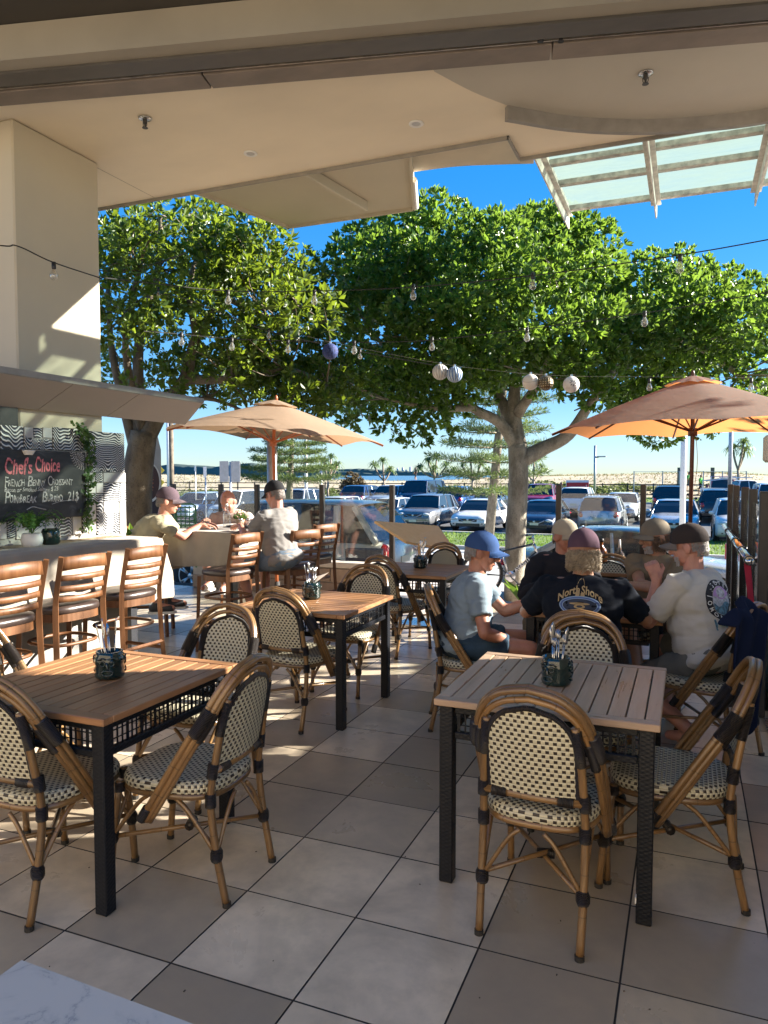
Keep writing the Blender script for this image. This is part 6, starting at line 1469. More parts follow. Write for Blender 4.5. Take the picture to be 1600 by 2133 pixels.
MB().tube([(-.04, -.08, .30), (.08, -.085, .19)], .01, 6).tube([(-.04, .08, .30), (-.16, .085, .41)], .01, 6).box((.08, -.13, .19), (.08, .09, .02)).box((-.16, .13, .41), (.08, .09, .02)).build('crank', M_bike, bi)
me = text_mesh('AVANTI', .085, .0015, .001); me.materials.append(M_white); link('lettering', me, bi, (.06, -.028, .36), (R(90), R(-40.5), 0))

# ---------------------------------------------------------------- street furniture
M_galv = mat('galvanised', (.42, .43, .44), .45, .6, var=.12, vs_=10)
def pole(name, label, cat, px, ytop, ybot, d, r, m, extra=None):
    a, b_ = at(px, ybot, d), at(px, ytop, d); g_ = gz(b_.y)
    t = thing(name, label, cat, (b_.x, b_.y, g_)); MB().tube([(0, 0, -.05), (0, 0, b_.z-g_)], r, 12).build('pole', m, t, True); MB().lathe([(r*1.9, 0), (r*1.9, .03)], 12).build('foot_plate', m, t)
    if extra: extra(t, b_.z-g_)
    return t
def sgn(w_, h, m, dz=0, dx=0):
    def f(t, z): MB().box((0, 0, 0), (w_, .012, h), b=.002).build('sign_plate', m, t, loc=(dx*camx.x, dx*camx.y-.03, z-h/2+dz), rot=(0, 0, YAW))
    return f
pole('steel_column', 'grey steel column behind the tan parasol pole', 'column', 566, 860, 1080, 10.2, .07, M_galv)
pole('lamp_post', 'slim grey lamp post beyond the lawn', 'lamp post', 1240, 928, 1015, 60, .10, M_galv, lambda t, z: (MB().box((.45, 0, z-.9), (.8, .16, .1), b=.02).build('lamp_head', M_galv, t), MB().tube([(0, 0, z-1.0), (.3, 0, z-.95)], .04, 6).build('arm', M_galv, t)))
pole('white_pole', 'plain white pole right of centre in the car park', 'pole', 1427, 800, 1095, 22, .085, M_white)
pole('light_pole', 'grey pole with a small sign near the right pandanus', 'pole', 1525, 800, 1015, 42, .11, M_galv, sgn(.5, .8, M_galv, -1.4))
pole('white_pole', 'white pole behind the pine, left of the pandanus', 'pole', 637, 880, 1012, 45, .10, M_white)
pole('lamp_post', 'white lamp post at the far left behind the servery', 'lamp post', 350, 840, 1012, 40, .11, M_white)
pole('timber_pole', 'mottled timber pole beside the white lamp post', 'pole', 356, 875, 1012, 38, .12, M_bark2)
pole('sign_post', 'backs of two road sign plates on one post', 'sign', 480, 962, 1062, 22, .035, M_galv, lambda t, z: (sgn(.27, .62, M_galv, .02, -.17)(t, z), sgn(.27, .62, M_galv, .02, .17)(t, z)))
pole('sign_post', 'parking sign on a thin post, left of the double sign', 'sign', 428, 972, 1062, 24, .025, M_galv, sgn(.1, .35, M_white))
pole('sign_post', 'small sign on a thin post nearest the far fence', 'sign', 407, 970, 1030, 40, .03, M_galv, sgn(.1, .3, M_white))
pole('sign_post', 'little white sign by the left pandanus', 'sign', 670, 972, 1010, 50, .03, M_galv, sgn(.35, .4, M_white))
pole('sign_post', 'yellow arrow sign by the banner', 'sign', 331, 968, 1040, 26, .03, M_galv, lambda t, z: [MB().prism([(-.22, 0), (0, .22), (.22, 0), (0, -.22)], -.006, .006, Matrix.Translation((0, -.04, z-.2-q)) @ Matrix.Rotation(YAW, 4, 'Z') @ Matrix.Rotation(R(90), 4, 'X')).build('sign_plate', mat('yellow_sign', (.7, .5, .03), .5, var=0), t) for q in (0, .42)])
t = thing('red_sign', 'red and white notice by the white SUV', 'sign', gat(1203, 52)); MB().box((0, 0, 1.45), (1.6, .03, .75), M=Matrix.Rotation(YAW, 4, 'Z')).build('board', M_white, t); MB().box((0, -.025, 1.5), (1.55, .02, .32), M=Matrix.Rotation(YAW, 4, 'Z')).build('stripe', mat('sign_red', (.5, .03, .03), .5, var=0), t); MB().tube([(-.6, .1, 0), (-.6, .1, 1.5)], .03, 6).tube([(.6, .1, 0), (.6, .1, 1.5)], .03, 6).build('legs', M_galv, t)
# beach fence: posts and rails
bf = thing('beach_fence', 'long dark rail fence in front of the dunes', 'fence', (0, 67.6, 0))
M_rail = mat('dark_rail', (.04, .036, .03), .8, var=.1)
pm = MB().box((0, 0, .6), (.12, .12, 1.25)).mesh('post', M_rail)
for k in range(44): link('post', pm, bf, (-72+2.1*k, 0, gz(67.6)))
for z in (1.12, .6, .25): MB().box((-26.7, -.07, gz(67.6)+z), (92, .05, .09)).build('rail', M_rail, bf)
# work-site frame by the dunes
ws = thing('site_frame', 'tall bare post and wire enclosure before the dunes at right', 'enclosure', gat(1440, 62)); Mr = Matrix.Rotation(YAW, 4, 'Z')
for x in (-4.8, -2.4, -1.0, 1.0, 2.6, 4.6): MB().box((0, 0, 1.15), (.09, .09, 2.3)).build('post', M_galv, ws, loc=Mr @ Vector((x, 0, 0)))
for x in (-.9, 1.9): MB().box((0, 0, 1.3), (.3, .3, 2.6)).build('gate_post', mat('timber_post', (.16, .13, .1), .8), ws, loc=Mr @ Vector((x, .3, 0)))
MB().tube([Mr @ Vector((-4.8, 0, 2.25)), Mr @ Vector((4.6, 0, 2.25))], .02, 5).tube([Mr @ Vector((-4.8, 0, 1.1)), Mr @ Vector((4.6, 0, 1.1))], .02, 5).build('wire', M_galv, ws)
t = thing('wall_box', 'cream box fixed high at the right picture edge', 'box', at(1600, 935, 6.0)); MB().box((0, 0, 0), (.07, .1, .22), b=.02).build('case', M_cream, t)
MB().tube([(0.02, .0, 0), (.12, 1.2, .02), (.6, 1.6, .0)], .015, 6).build('bracket', M_galv, t)
t = thing('traffic_barrier', 'red plastic barrier behind the right balustrade', 'barrier', gat(1555, 19.5)); MB().box((0, 0, .45), (.95, .3, .75), b=.06).box((0, 0, .06), (1.0, .5, .12), b=.03).build('body', mat('barrier_red', (.5, .04, .05), .5, var=.1), t)
t = thing('latticed_chair', 'green latticed cafe chair back beyond the glass by the left man', 'chair', at(386, 1075, 8.6)); q = MB(); P0 = lambda x, z: (x*camx.x, x*camx.y, z)
for k in range(5): q.tube([P0(-.1+.05*k, -.17), P0(-.1+.05*k, .12)], .006, 5)
for k in range(6): q.tube([P0(-.12, -.16+.052*k), P0(.12, -.16+.052*k)], .008, 5)
q.tube([P0(-.12, -.6), P0(-.12, .12), P0(-.08, .14), P0(.08, .14), P0(.12, .12), P0(.12, -.6)], .012, 6)
q.build('back_lattice', mat('green_cane', (.07, .22, .12), .5, var=.1), t)
# ---------------------------------------------------------------- people
from mathutils import noise as mnoise
def ik(a, c, l1, l2, pole):
    a, c = Vector(a), Vector(c); d = c-a; L_ = d.length; l1, l2 = (l1, l2) if l1+l2 > L_*1.01 else (l1*L_*1.012/(l1+l2), l2*L_*1.012/(l1+l2))
    n = d/L_; x = (l1*l1-l2*l2+L_*L_)/(2*L_); h = math.sqrt(max(0, l1*l1-x*x)); p = Vector(pole); p = p-n*p.dot(n); p = p.normalized(); return a+n*x+p*h
def remesh(mb, vox, it=3, f=.5):
    return baked(mb.mesh('tmp', M_white), [('REMESH', dict(mode='VOXEL', voxel_size=vox, use_smooth_shade=True)), ('SMOOTH', dict(iterations=it, factor=f))])
def wrinkle(me, amp, sc, seed, st=(1, 1, 1)):
    off = Vector((seed*3.1, seed*1.7, seed*.9)); co = [v.co.copy() for v in me.vertices]; nn_ = [v.normal.copy() for v in me.vertices]
    for v, c, n in zip(me.vertices, co, nn_):
        q = Vector((c.x*st[0], c.y*st[1], c.z*st[2]))*sc+off; w_ = mnoise.noise(q+Vector((0, 0, 2*mnoise.noise(q*.6)))); v.co = c+n*amp*(1-2*abs(w_)*1.6)
    me.update()
def skinmat(name, c):
    m, N, L, b = nt(name); f = noise(N, L, coord(N, L), 14, 5); g_ = noise(N, L, coord(N, L), 70, 3)
    col = ramp(N, L, f, [(.3, tuple(x*.8 for x in c)), (.55, c), (.8, (min(1, c[0]*1.1), c[1]*.85, c[2]*.8))]); L.new(col, b.inputs['Base Color']); b.inputs['Roughness'].default_value = .5
    b.inputs['Subsurface Weight'].default_value = .08; b.inputs['Subsurface Radius'].default_value = (.012, .005, .003); bump(N, L, b, g_, .12, .003); return m
def fabric(name, c, var=.1): return mat(name, c, .95, var=var, vs_=7, bs=180, bstr=.25, sheen=.0, spec=.15)
M_eye = mat('eye_white', (.6, .57, .54), .25, var=0); M_iris = mat('iris', (.03, .022, .018), .15, var=0); M_lip = mat('lip', (.30, .11, .09), .5, var=.1)
def hand(mb, w, d, n, curl, s_=1.0, grip=False):
    d = d.normalized(); n = (n-d*n.dot(d)).normalized(); x = d.cross(n)            # n = back of the hand
    c = w+d*.05*s_
    for q in (-.028, -.010, .010, .028): mb.cone2(w+x*q*.7*s_+d*.008, w+d*.078*s_+x*q*s_, .0155*s_, .0125*s_, 8)
    for i, (q, ln) in enumerate(((-.030, .060), (-.010, .072), (.010, .076), (.030, .068))):
        p = w+d*.082*s_+x*q*s_; dd = d; a = 0
        for k, f in enumerate((.45, .32, .25)):
            a += curl*(.8 if k else .7); dd = d*math.cos(a)-n*math.sin(a); e_ = p+dd*ln*f*1.25*s_; mb.cone2(p, e_, .0096*s_*(1-.08*k), .0088*s_*(1-.1*k), 7); p = e_
    p = w+d*.022*s_-x*(-.026)*s_; td = (d*.7+x*.75-n*.35).normalized(); e_ = p+td*.042*s_; mb.cone2(p, e_, .014*s_, .011*s_, 7); e2 = e_+(d*.9+x*.1-n*(.2+curl*.5)).normalized()*.034*s_; mb.cone2(e_, e2, .0105*s_, .0088*s_, 7)
def person(label, hip, head, face, yaw=0, hpitch=0, hroll=0, hands=(), feet=(), skin=None, shirt=None, shorts=None, shoe=None, cap=None, hair=None, fat=1.0, sc=1.0, sleeve=.62, capback=False, beard=None, glasses=False, long_sleeve=False, longtrousers=False, seed=1, belly=1.0, elbow_out=.6, shortlen=.7):
    hip, head = Vector(hip), Vector(head); f = Vector((face[0], face[1], 0)).normalized(); r = Vector((f.y, -f.x, 0)); up = Vector((0, 0, 1))
    base = Vector((hip.x, hip.y, 0)); t = thing('person', label, 'person', base); O = base
    hz_yaw = Matrix.Rotation(yaw, 4, 'Z'); hf = (hz_yaw @ f); hr = Vector((hf.y, -hf.x, 0))
    Hm = Matrix(((hr.x, hf.x, 0, head.x), (hr.y, hf.y, 0, head.y), (0, 0, 1, head.z), (0, 0, 0, 1))) @ Matrix.Rotation(hpitch, 4, 'X') @ Matrix.Rotation(hroll, 4, 'Y')
    neck = head-hf*.02-up*.165*sc-(hf*math.sin(-hpitch)*.05 if hpitch else Vector()); td = (neck-hip).normalized(); tl = (neck-hip).length; tf = r.cross(td)*-1; tf = tf if tf.dot(f) > 0 else -tf
    T = lambda s_, x=0, y=0: hip+td*tl*s_+r*x+tf*y-O
    Mt = Matrix(((r.x, tf.x, td.x, 0), (r.y, tf.y, td.y, 0), (r.z, tf.z, td.z, 0), (0, 0, 0, 1)))
    def ell(mb, c, rad): mb.ball((0, 0, 0), rad, 18, 12, Matrix.Translation(c) @ Mt)
    sh = {s_: T(.925, s_*.175*sc, -.005) for s_ in (1, -1)}; hp = {s_: T(.02, s_*.095, .02) for s_ in (1, -1)}
    wr = {}; el = {}; an = {}; kn = {}
    for s_, wpos, pole_, dirv, nrm, curl in hands:
        w_ = Vector(wpos)-O; wr[s_] = w_; el[s_] = ik(sh[s_], w_, .30*sc, .265*sc, Vector(pole_) if pole_ else (r*s_*elbow_out-up-f*.3))
    for s_, apos in feet: a_ = Vector(apos)-O; an[s_] = a_; kn[s_] = ik(hp[s_], a_, .44*sc, .43*sc, f*1.0+up*1.2+r*s_*.25)
    # skin
    mb = MB(); ell(mb, T(.04), (.155*fat, .115*fat, .11)); ell(mb, T(.33, 0, .015), (.145*fat, .11*fat, .15)); ell(mb, T(.68), (.155*fat, .10*fat, .17)); mb.cone2(sh[1], sh[-1], .055, .055); mb.cone2(T(.93), Hm @ Vector((0, -.012, -.05))-O, .062, .056)
    for s_ in wr:
        e_, w_ = el[s_], wr[s_]; mb.cone2(sh[s_], e_, .05*fat**.5, .04); mb.cone2(e_, e_.lerp(w_, .35), .041, .043); mb.cone2(e_.lerp(w_, .3), w_, .042, .027)
    for s_ in an: mb.cone2(hp[s_], kn[s_], .082, .056); mb.cone2(kn[s_], kn[s_].lerp(an[s_], .35)-f*.012, .055, .056); mb.cone2(kn[s_].lerp(an[s_], .35)-f*.012, an[s_], .055, .036); mb.cone2(an[s_]-up*.02, an[s_]+f*.15-up*.045, .038, .03)
    body = remesh(mb, .011, 3, .5)
    hb = MB(); HL = lambda *p: Hm @ Vector(p)-O; Hl = Matrix.Translation(-O) @ Hm
    hb.ball((0, -.012, .028), (.077, .097, .10), 20, 14, Hl); hb.ball((0, .022, -.035), (.064, .072, .085), 18, 12, Hl); hb.ball((0, .055, -.088), (.036, .032, .028), 12, 8, Hl); hb.ball((0, .05, .035), (.06, .042, .045), 14, 10, Hl)
    for q in (-1, 1): hb.ball((q*.035, .06, -.025), (.03, .025, .03), 10, 8, Hl); hb.ball((q*.081, -.012, -.008), (.010, .026, .034), 10, 8, Hl @ Matrix.Translation((q*.081, -.012, 0)) @ Matrix.Rotation(q*.35, 4, 'Z') @ Matrix.Translation((-q*.081, .012, 0)))
    hb.cone2(HL(0, .088, .012), HL(0, .112, -.028), .010, .0145); hb.ball((0, .108, -.034), (.02, .015, .012), 10, 8, Hl); hb.ball((0, .083, -.062), (.026, .014, .013), 10, 8, Hl); hb.ball((0, .086, .024), (.042, .012, .009), 10, 8, Hl)
    hb.cone2(HL(0, -.02, -.05), T(.95), .055, .058)
    for s_, wpos, pole_, dirv, nrm, curl in hands: hand(hb, wr[s_], Vector(dirv) if dirv else (wr[s_]-el[s_]), Vector(nrm), curl, 1.03); hb.cone2(wr[s_].lerp(el[s_], .15), wr[s_]+((Vector(dirv) if dirv else wr[s_]-el[s_]).normalized())*.03, .0275, .026)
    hm_ = remesh(hb, .0052, 2, .4)
    bm = bmesh.new(); bm.from_mesh(body); bm.from_mesh(hm_); me = bpy.data.meshes.new('body'); bm.to_mesh(me); bm.free(); me.materials.clear(); me.materials.append(skin)
    me.polygons.foreach_set('material_index', [0]*len(me.polygons)); me.polygons.foreach_set('use_smooth', [True]*len(me.polygons)); link('body', me, t)
    ey = MB(); ir = MB()
    for q in (-1, 1): ey.ball((q*.031, .078, .006), (.0135, .012, .008), 10, 8, Hl); ir.ball((q*.031, .0865, .006), (.006, .005, .006), 8, 6, Hl)
    ey.build('eyes', M_eye, t, True); ir.build('pupils', M_iris, t, True); MB().ball((0, .0935, -.0635), (.022, .006, .0065), 12, 8, Hl).build('mouth', M_lip, t, True)
    # shirt
    mb = MB(); ell(mb, T(.02), (.175*fat, .135*fat, .09)); ell(mb, T(.22, 0, .02*belly), (.17*fat, (.125+.03*(belly-1))*fat, .15)); ell(mb, T(.42, 0, .02*belly), (.168*fat, (.125+.03*(belly-1))*fat, .16)); ell(mb, T(.7, 0, -.005), (.178*fat, .122*fat, .18)); mb.cone2(sh[1]-td*.01, sh[-1]-td*.01, .068, .068); mb.cone2(T(.88), T(.985), .078, .066)
    for s_ in wr:
        e_ = el[s_]; k = 1.0 if long_sleeve else sleeve; a0, a1 = sh[s_], sh[s_].lerp(e_, k); mb.tube([a0-(a1-a0)*.05, a0, a0.lerp(a1, .5), a1], [.05, .074*fat**.5, .072, .070 if not long_sleeve else .058], 14)
        if long_sleeve: w_ = e_.lerp(wr[s_], .86); mb.tube([e_-(w_-e_)*.1, e_, e_.lerp(w_, .5), w_], [.04, .06, .056, .045], 14)
    me = remesh(mb, .010, 4, .5); wrinkle(me, .0042, 8.5, seed, (1, 1, 1.7)); wrinkle(me, .0030, 15, seed+4, (.55, .55, 1.6)); me.materials.clear(); me.materials.append(shirt); me.polygons.foreach_set('use_smooth', [True]*len(me.polygons))
    so = link('shirt', me, t)
    if shorts:
        mb = MB(); ell(mb, T(.03), (.172*fat, .13*fat, .105))
        for s_ in an:
            k_ = hp[s_].lerp(kn[s_], 1.0 if longtrousers else shortlen); mb.tube([hp[s_]-(k_-hp[s_])*.1, hp[s_], hp[s_].lerp(k_, .6), k_], [.07, .1, .096, .085 if not longtrousers else .07], 14)
            if longtrousers: mb.tube([kn[s_]+up*.02, kn[s_], kn[s_].lerp(an[s_], .5), an[s_]], [.05, .072, .068, .06], 14)
        me = remesh(mb, .011, 4, .5); wrinkle(me, .005, 9, seed+7); me.materials.clear(); me.materials.append(shorts); me.polygons.foreach_set('use_smooth', [True]*len(me.polygons)); link('trousers' if longtrousers else 'shorts', me, t)
    if shoe:
        for s_ in an:
            p = an[s_]; mb = MB(); mb.cone2(p-up*.045-f*.03, p-up*.05+f*.13, .046, .04); mb.cone2(p-up*.045, p+up*.0, .048, .042); me = remesh(mb, .011, 3); me.materials.clear(); me.materials.append(shoe); so_ = link('shoe', me, t)
            MB().prism([((f*y_+r*x_).x+p.x, (f*y_+r*x_).y+p.y) for x_, y_ in ((-.045, -.075), (.045, -.075), (.05, .06), (.04, .165), (0, .19), (-.04, .165), (-.05, .06))], p.z-.095, p.z-.072).build('sole', M_white, so_)
    if hair:
        hc, kind = hair; h = MB(); rr = random.Random(seed)
        if kind == 'short':
            for k in range(1000):
                a = rr.uniform(-1.3, 1.3); z = rr.uniform(-.06, .03) if abs(a) < 1.0 else rr.uniform(-.025, .03); q = Vector((.0785*math.sin(a), -.0985*math.cos(a)-.012, z)); k_ = 1-.5*max(0, (-z-.03)/.06)**2; q.x *= k_; q.y *= k_
                h.tube([HL(*q), HL(q.x*1.01, q.y*1.01, z-.010)], [.0024, .0008], 4)
        else:
            for k in range(1500):
                a = rr.uniform(-2.2, 2.2); z0 = rr.uniform(-.075, .012); q = Vector((.076*math.sin(a), -.094*math.cos(a)-.01, z0)); ln = rr.uniform(.02, .06)*(1.0-.3*abs(a)/2.2); P = []; ph = rr.uniform(0, 6.3); cr_ = rr.uniform(.004, .011); o_ = Vector((q.x, q.y, 0)).normalized(); fl = rr.uniform(-.004, .018)
                for i in range(9):
                    s_ = i/8; P.append(HL(*(q+o_*(.004+fl*math.sin(s_*2.4))+Vector((cr_*math.sin(ph+s_*11)*s_**.5, cr_*math.cos(ph+s_*11)*s_**.5, -ln*s_)))))
                h.tube(P, [.0017]*7+[.0012, .0005], 3)
        h.build('hair', hc, t, True)
    if beard:
        h = MB(); rr = random.Random(seed+5)
        for k in range(800):
            a = rr.uniform(-1.1, 1.1); z = rr.uniform(-.11, -.055); q = Vector((.060*math.sin(a), .022+.064*math.cos(a)*(1.04 if z > -.08 else .93), z)); h.tube([HL(*q), HL(q.x*1.02, q.y+.003, q.z-.008)], [.002, .0006], 4)
        h.build('beard', beard, t, True)
    if glasses:
        g_ = MB()
        for q in (-1, 1): g_.tube([HL(q*.033+.023*math.cos(a), .102, .002+.016*math.sin(a)) for a in [2*PI*k/14 for k in range(14)]], .0018, 5, closed=True); g_.tube([HL(q*.057, .1, .008), HL(q*.083, .0, .01)], .002, 5)
        g_.tube([HL(-.01, .104, .006), HL(.01, .104, .006)], .002, 5); g_.build('glasses', M_black, t)
    if cap:
        cm, bmz, yo = cap; h = MB(); nu, nv = 24, 9; vv = []; ff = []
        for j in range(nv+1):
            a = PI/2*j/nv
            for k in range(nu): b_ = 2*PI*k/nu; seamf = 1-.006*abs(math.cos(3*b_))**12; vv.append(HL(.0895*math.cos(a)*math.cos(b_)*seamf, -.008+.112*math.cos(a)*math.sin(b_)*seamf, .032+.108*math.sin(a)**.9*seamf))
        for j in range(nv):
            for k in range(nu): ff.append((j*nu+k, j*nu+(k+1) % nu, (j+1)*nu+(k+1) % nu, (j+1)*nu+k))
        lo = len(vv)
        for k in range(nu): b_ = 2*PI*k/nu; vv.append(HL(.0905*math.cos(b_), -.008+.111*math.sin(b_), .022))
        for k in range(nu): ff.append((lo+k, lo+(k+1) % nu, (k+1) % nu, k))
        h.add(vv, ff); dome = h.build('cap', cm, t, True); MB().ball((0, -.008, .140), (.009, .009, .006), 8, 6, Hl).build('button', cm, dome, True)
        br = MB(); nu2, nv2 = 16, 6; sg_ = -1 if capback else 1
        def bf_(a, b_, o_=0):
            x = (a*2-1)*.078; s_ = 1-(a*2-1)**2; y = .062*s_**.5+.02; y0 = -.008+.108*math.sqrt(max(0, 1-(x/.092)**2)); y1 = y0*.98+.078*s_**.45
            yy_ = y0*.96+(y1-y0*.96)*b_; return HL(x, sg_*yy_, .030-.014*((a*2-1)**2)-.022*b_*.8+o_-.10*(a*2-1)**2*b_*.18)
        vv = [bf_(i/nu2, j/nv2) for j in range(nv2+1) for i in range(nu2+1)]+[bf_(i/nu2, j/nv2, .004) for j in range(nv2+1) for i in range(nu2+1)]; ff = []; q = (nu2+1)*(nv2+1)
        for j in range(nv2):
            for i in range(nu2): a = j*(nu2+1)+i; ff += [(a, a+1, a+nu2+2, a+nu2+1)[::-1], (q+a, q+a+1, q+a+nu2+2, q+a+nu2+1)]
        ed = [nv2*(nu2+1)+i for i in range(nu2+1)]; ff += [(a, b_, q+b_, q+a) for a, b_ in zip(ed, ed[1:])]
        br.add(vv, ff).build('brim', bmz, dome, True)
    return t, so, T, Hm
SK1 = skinmat('skin_ruddy', (.40, .17, .105)); SK2 = skinmat('skin_tan', (.36, .185, .11)); SK3 = skinmat('skin_pink', (.48, .23, .165))
GREY = mat('grey_hair', (.26, .24, .22), .6, var=.3, vs_=60); BLOND = mat('blond_hair', (.36, .29, .20), .45, var=.35, vs_=40); BROWNH = mat('brown_hair', (.16, .10, .06), .5, var=.3, vs_=40); WBEARD = mat('white_beard', (.36, .33, .30), .7, var=.2, vs_=60)
U_ = lambda x, y: (x, y)
down = (0, 0, 1)
# the three men at the high table
person('man in a cream shirt and plum cap leaning on the high table', (-5.12, 5.62, .80), (-4.66, 5.84, 1.35), (.85, .53), yaw=R(4), hpitch=R(-8), hands=[(1, (-4.50, 6.14, 1.10), None, (.75, .65, 0), down, .5), (-1, (-4.62, 6.34, 1.10), None, (.8, .3, 0), down, .5)], feet=[(1, (-4.72, 5.72, .36)), (-1, (-4.78, 5.98, .36))],
       skin=SK3, shirt=fabric('cream_tee', (.38, .34, .23)), shorts=fabric('navy_shorts', (.02, .023, .035)), shoe=mat('dark_trainer', (.03, .03, .035), .6), cap=(fabric('plum_cap', (.10, .07, .085)), fabric('plum_brim', (.13, .10, .11)), 0), hair=(GREY, 'short'), fat=1.12, glasses=True, seed=1, belly=1.3)
person('bald man in a pale striped shirt bowed over the high table', (-4.95, 7.46, .82), (-4.84, 7.12, 1.30), (.15, -1), yaw=R(-8), hpitch=R(-38), hands=[(1, (-5.0, 6.92, 1.10), None, (.5, -.6, 0), down, .5), (-1, (-4.40, 6.95, 1.10), None, (-.1, -.9, 0), down, .5)], feet=[(1, (-5.1, 7.1, .36)), (-1, (-4.85, 7.1, .36))],
       skin=SK3, shirt=fabric('striped_shirt', (.44, .35, .31)), shorts=fabric('beige_shorts', (.3, .26, .2)), shoe=M_white, fat=1.32, seed=2)
person('man in a grey shirt and black cap on a bar stool', (-3.47, 6.02, .81), (-3.66, 6.16, 1.415), (-.97, .24), yaw=R(-4), hpitch=R(-16), hands=[(1, (-4.08, 6.52, 1.105), None, (-.7, .6, 0), down, .45), (-1, (-4.02, 6.12, 1.11), None, (-.85, .45, 0), down, .45)], feet=[(1, (-3.80, 6.22, .36)), (-1, (-3.82, 5.98, .36))],
       skin=SK3, shirt=fabric('grey_tee', (.215, .205, .195)), shorts=fabric('denim_shorts', (.13, .17, .22)), shoe=mat('grey_trainer', (.2, .2, .2), .7), cap=(fabric('black_cap', (.022, .022, .024)), fabric('black_brim', (.02, .02, .022)), 0), hair=(GREY, 'short'), fat=1.2, glasses=True, seed=3, belly=1.5)
# the five at the right table
person('man in a blue cap and grey-blue shirt, in profile', (-1.36, 4.52, .53), (-1.215, 4.625, 1.105), (.95, .32), yaw=R(-4), hpitch=R(-10), hands=[(-1, (-.86, 4.82, .80), (-.2, .1, -1), (.95, -.2, -.05), (0, .2, 1), .7), (1, (-1.0, 4.55, .56), (.1, -.5, -.6), (.9, .4, -.2), down, .45)], feet=[(1, (-.92, 4.56, .10)), (-1, (-.95, 4.80, .10))],
       skin=SK1, shirt=fabric('blue_grey_tee', (.19, .245, .29)), shorts=fabric('pattern_shorts', (.028, .05, .075), .5), shoe=mat('dark_trainer2', (.05, .05, .05), .6), cap=(fabric('blue_cap', (.035, .075, .19)), fabric('blue_brim', (.03, .07, .18)), 0), hair=(GREY, 'short'), fat=1.12, seed=4, belly=1.4, sleeve=.66)
nsp = person('person with curly blond hair and a black North Shore shirt, back turned', (-.53, 4.20, .54), (-.545, 4.35, 1.16), (-.02, 1), yaw=R(6), hpitch=R(-8), hands=[(1, (-.32, 4.72, .785), (.8, -.3, -.6), (-.3, 1, 0), down, .5), (-1, (-.80, 4.70, .785), (-.8, -.3, -.6), (.3, 1, 0), down, .5)], feet=[(1, (-.42, 4.78, .10)), (-1, (-.65, 4.78, .10))],
       skin=SK2, shirt=fabric('black_tee', (.007, .010, .017)), shorts=fabric('dark_shorts', (.03, .03, .035)), shoe=mat('sandal', (.08, .05, .03), .7), cap=(fabric('maroon_cap', (.085, .05, .07)), fabric('maroon_brim', (.07, .04, .055)), 0), hair=(BLOND, 'curly'), fat=1.28, seed=5, sleeve=.8, elbow_out=1.0)
person('man in a dark button shirt and beige cap across the table', (-.92, 5.90, .54), (-.87, 5.83, 1.125), (.25, -1), yaw=R(38), hpitch=R(-4), hands=[(1, (-1.0, 5.52, .785), None, (.6, -.8, 0), down, .4), (-1, (-.66, 5.52, .785), None, (-.2, -.9, 0), down, .4)], feet=[(1, (-1.06, 5.44, .1)), (-1, (-.80, 5.44, .1))],
       skin=SK1, shirt=fabric('charcoal_shirt', (.022, .022, .026)), shorts=fabric('khaki_trousers', (.2, .15, .09)), longtrousers=True, shoe=mat('brown_shoe', (.06, .035, .02), .5), cap=(fabric('beige_cap', (.36, .31, .23)), fabric('beige_brim', (.33, .28, .21)), 0), hair=(GREY, 'short'), long_sleeve=True, seed=6)
person('man with glasses, grey beard, khaki cap and tan shirt', (-.16, 5.90, .54), (-.215, 5.79, 1.145), (-.25, -1), yaw=R(-48), hpitch=R(-6), hands=[(1, (-.12, 5.40, .80), (-.9, 0, -.5), (.95, -.2, 0), down, .4), (-1, (-.36, 5.45, .83), (.9, 0, -.5), (-.95, -.1, .05), down, .4)], feet=[(1, (-.28, 5.44, .1)), (-1, (-.04, 5.44, .1))],
       skin=SK2, shirt=fabric('tan_tee', (.2, .148, .092)), shorts=fabric('grey_shorts', (.14, .14, .13)), shoe=mat('dark_trainer3', (.04, .04, .045), .6), cap=(fabric('khaki_cap', (.17, .145, .11)), fabric('khaki_brim', (.2, .17, .13)), 0), hair=(BROWNH, 'curly'), beard=WBEARD, glasses=True, fat=1.12, seed=7)
hsp = person('man in a white printed shirt and dark cap raising his fist', (.155, 4.66, .54), (.015, 4.79, 1.175), (-.88, .47), yaw=R(12), hpitch=R(-8), hands=[(-1, (-.155, 4.66, .985), (-.1, -.25, -1), (-.35, .1, .95), (.2, -1, .2), 1.5), (1, (-.16, 5.02, .79), (.4, .3, -1), (-.8, .5, 0), down, .5)], feet=[(1, (-.10, 5.05, .09)), (-1, (.06, 4.62, .09))],
       skin=SK3, shirt=fabric('white_tee', (.52, .50, .45), .04), shorts=fabric('olive_shorts', (.14, .14, .125)), shoe=None, cap=(fabric('brown_cap', (.04, .032, .03)), fabric('brown_brim', (.16, .14, .125)), 0), hair=(GREY, 'short'), beard=WBEARD, fat=1.22, seed=8, belly=1.6, sleeve=.85, shortlen=.85)
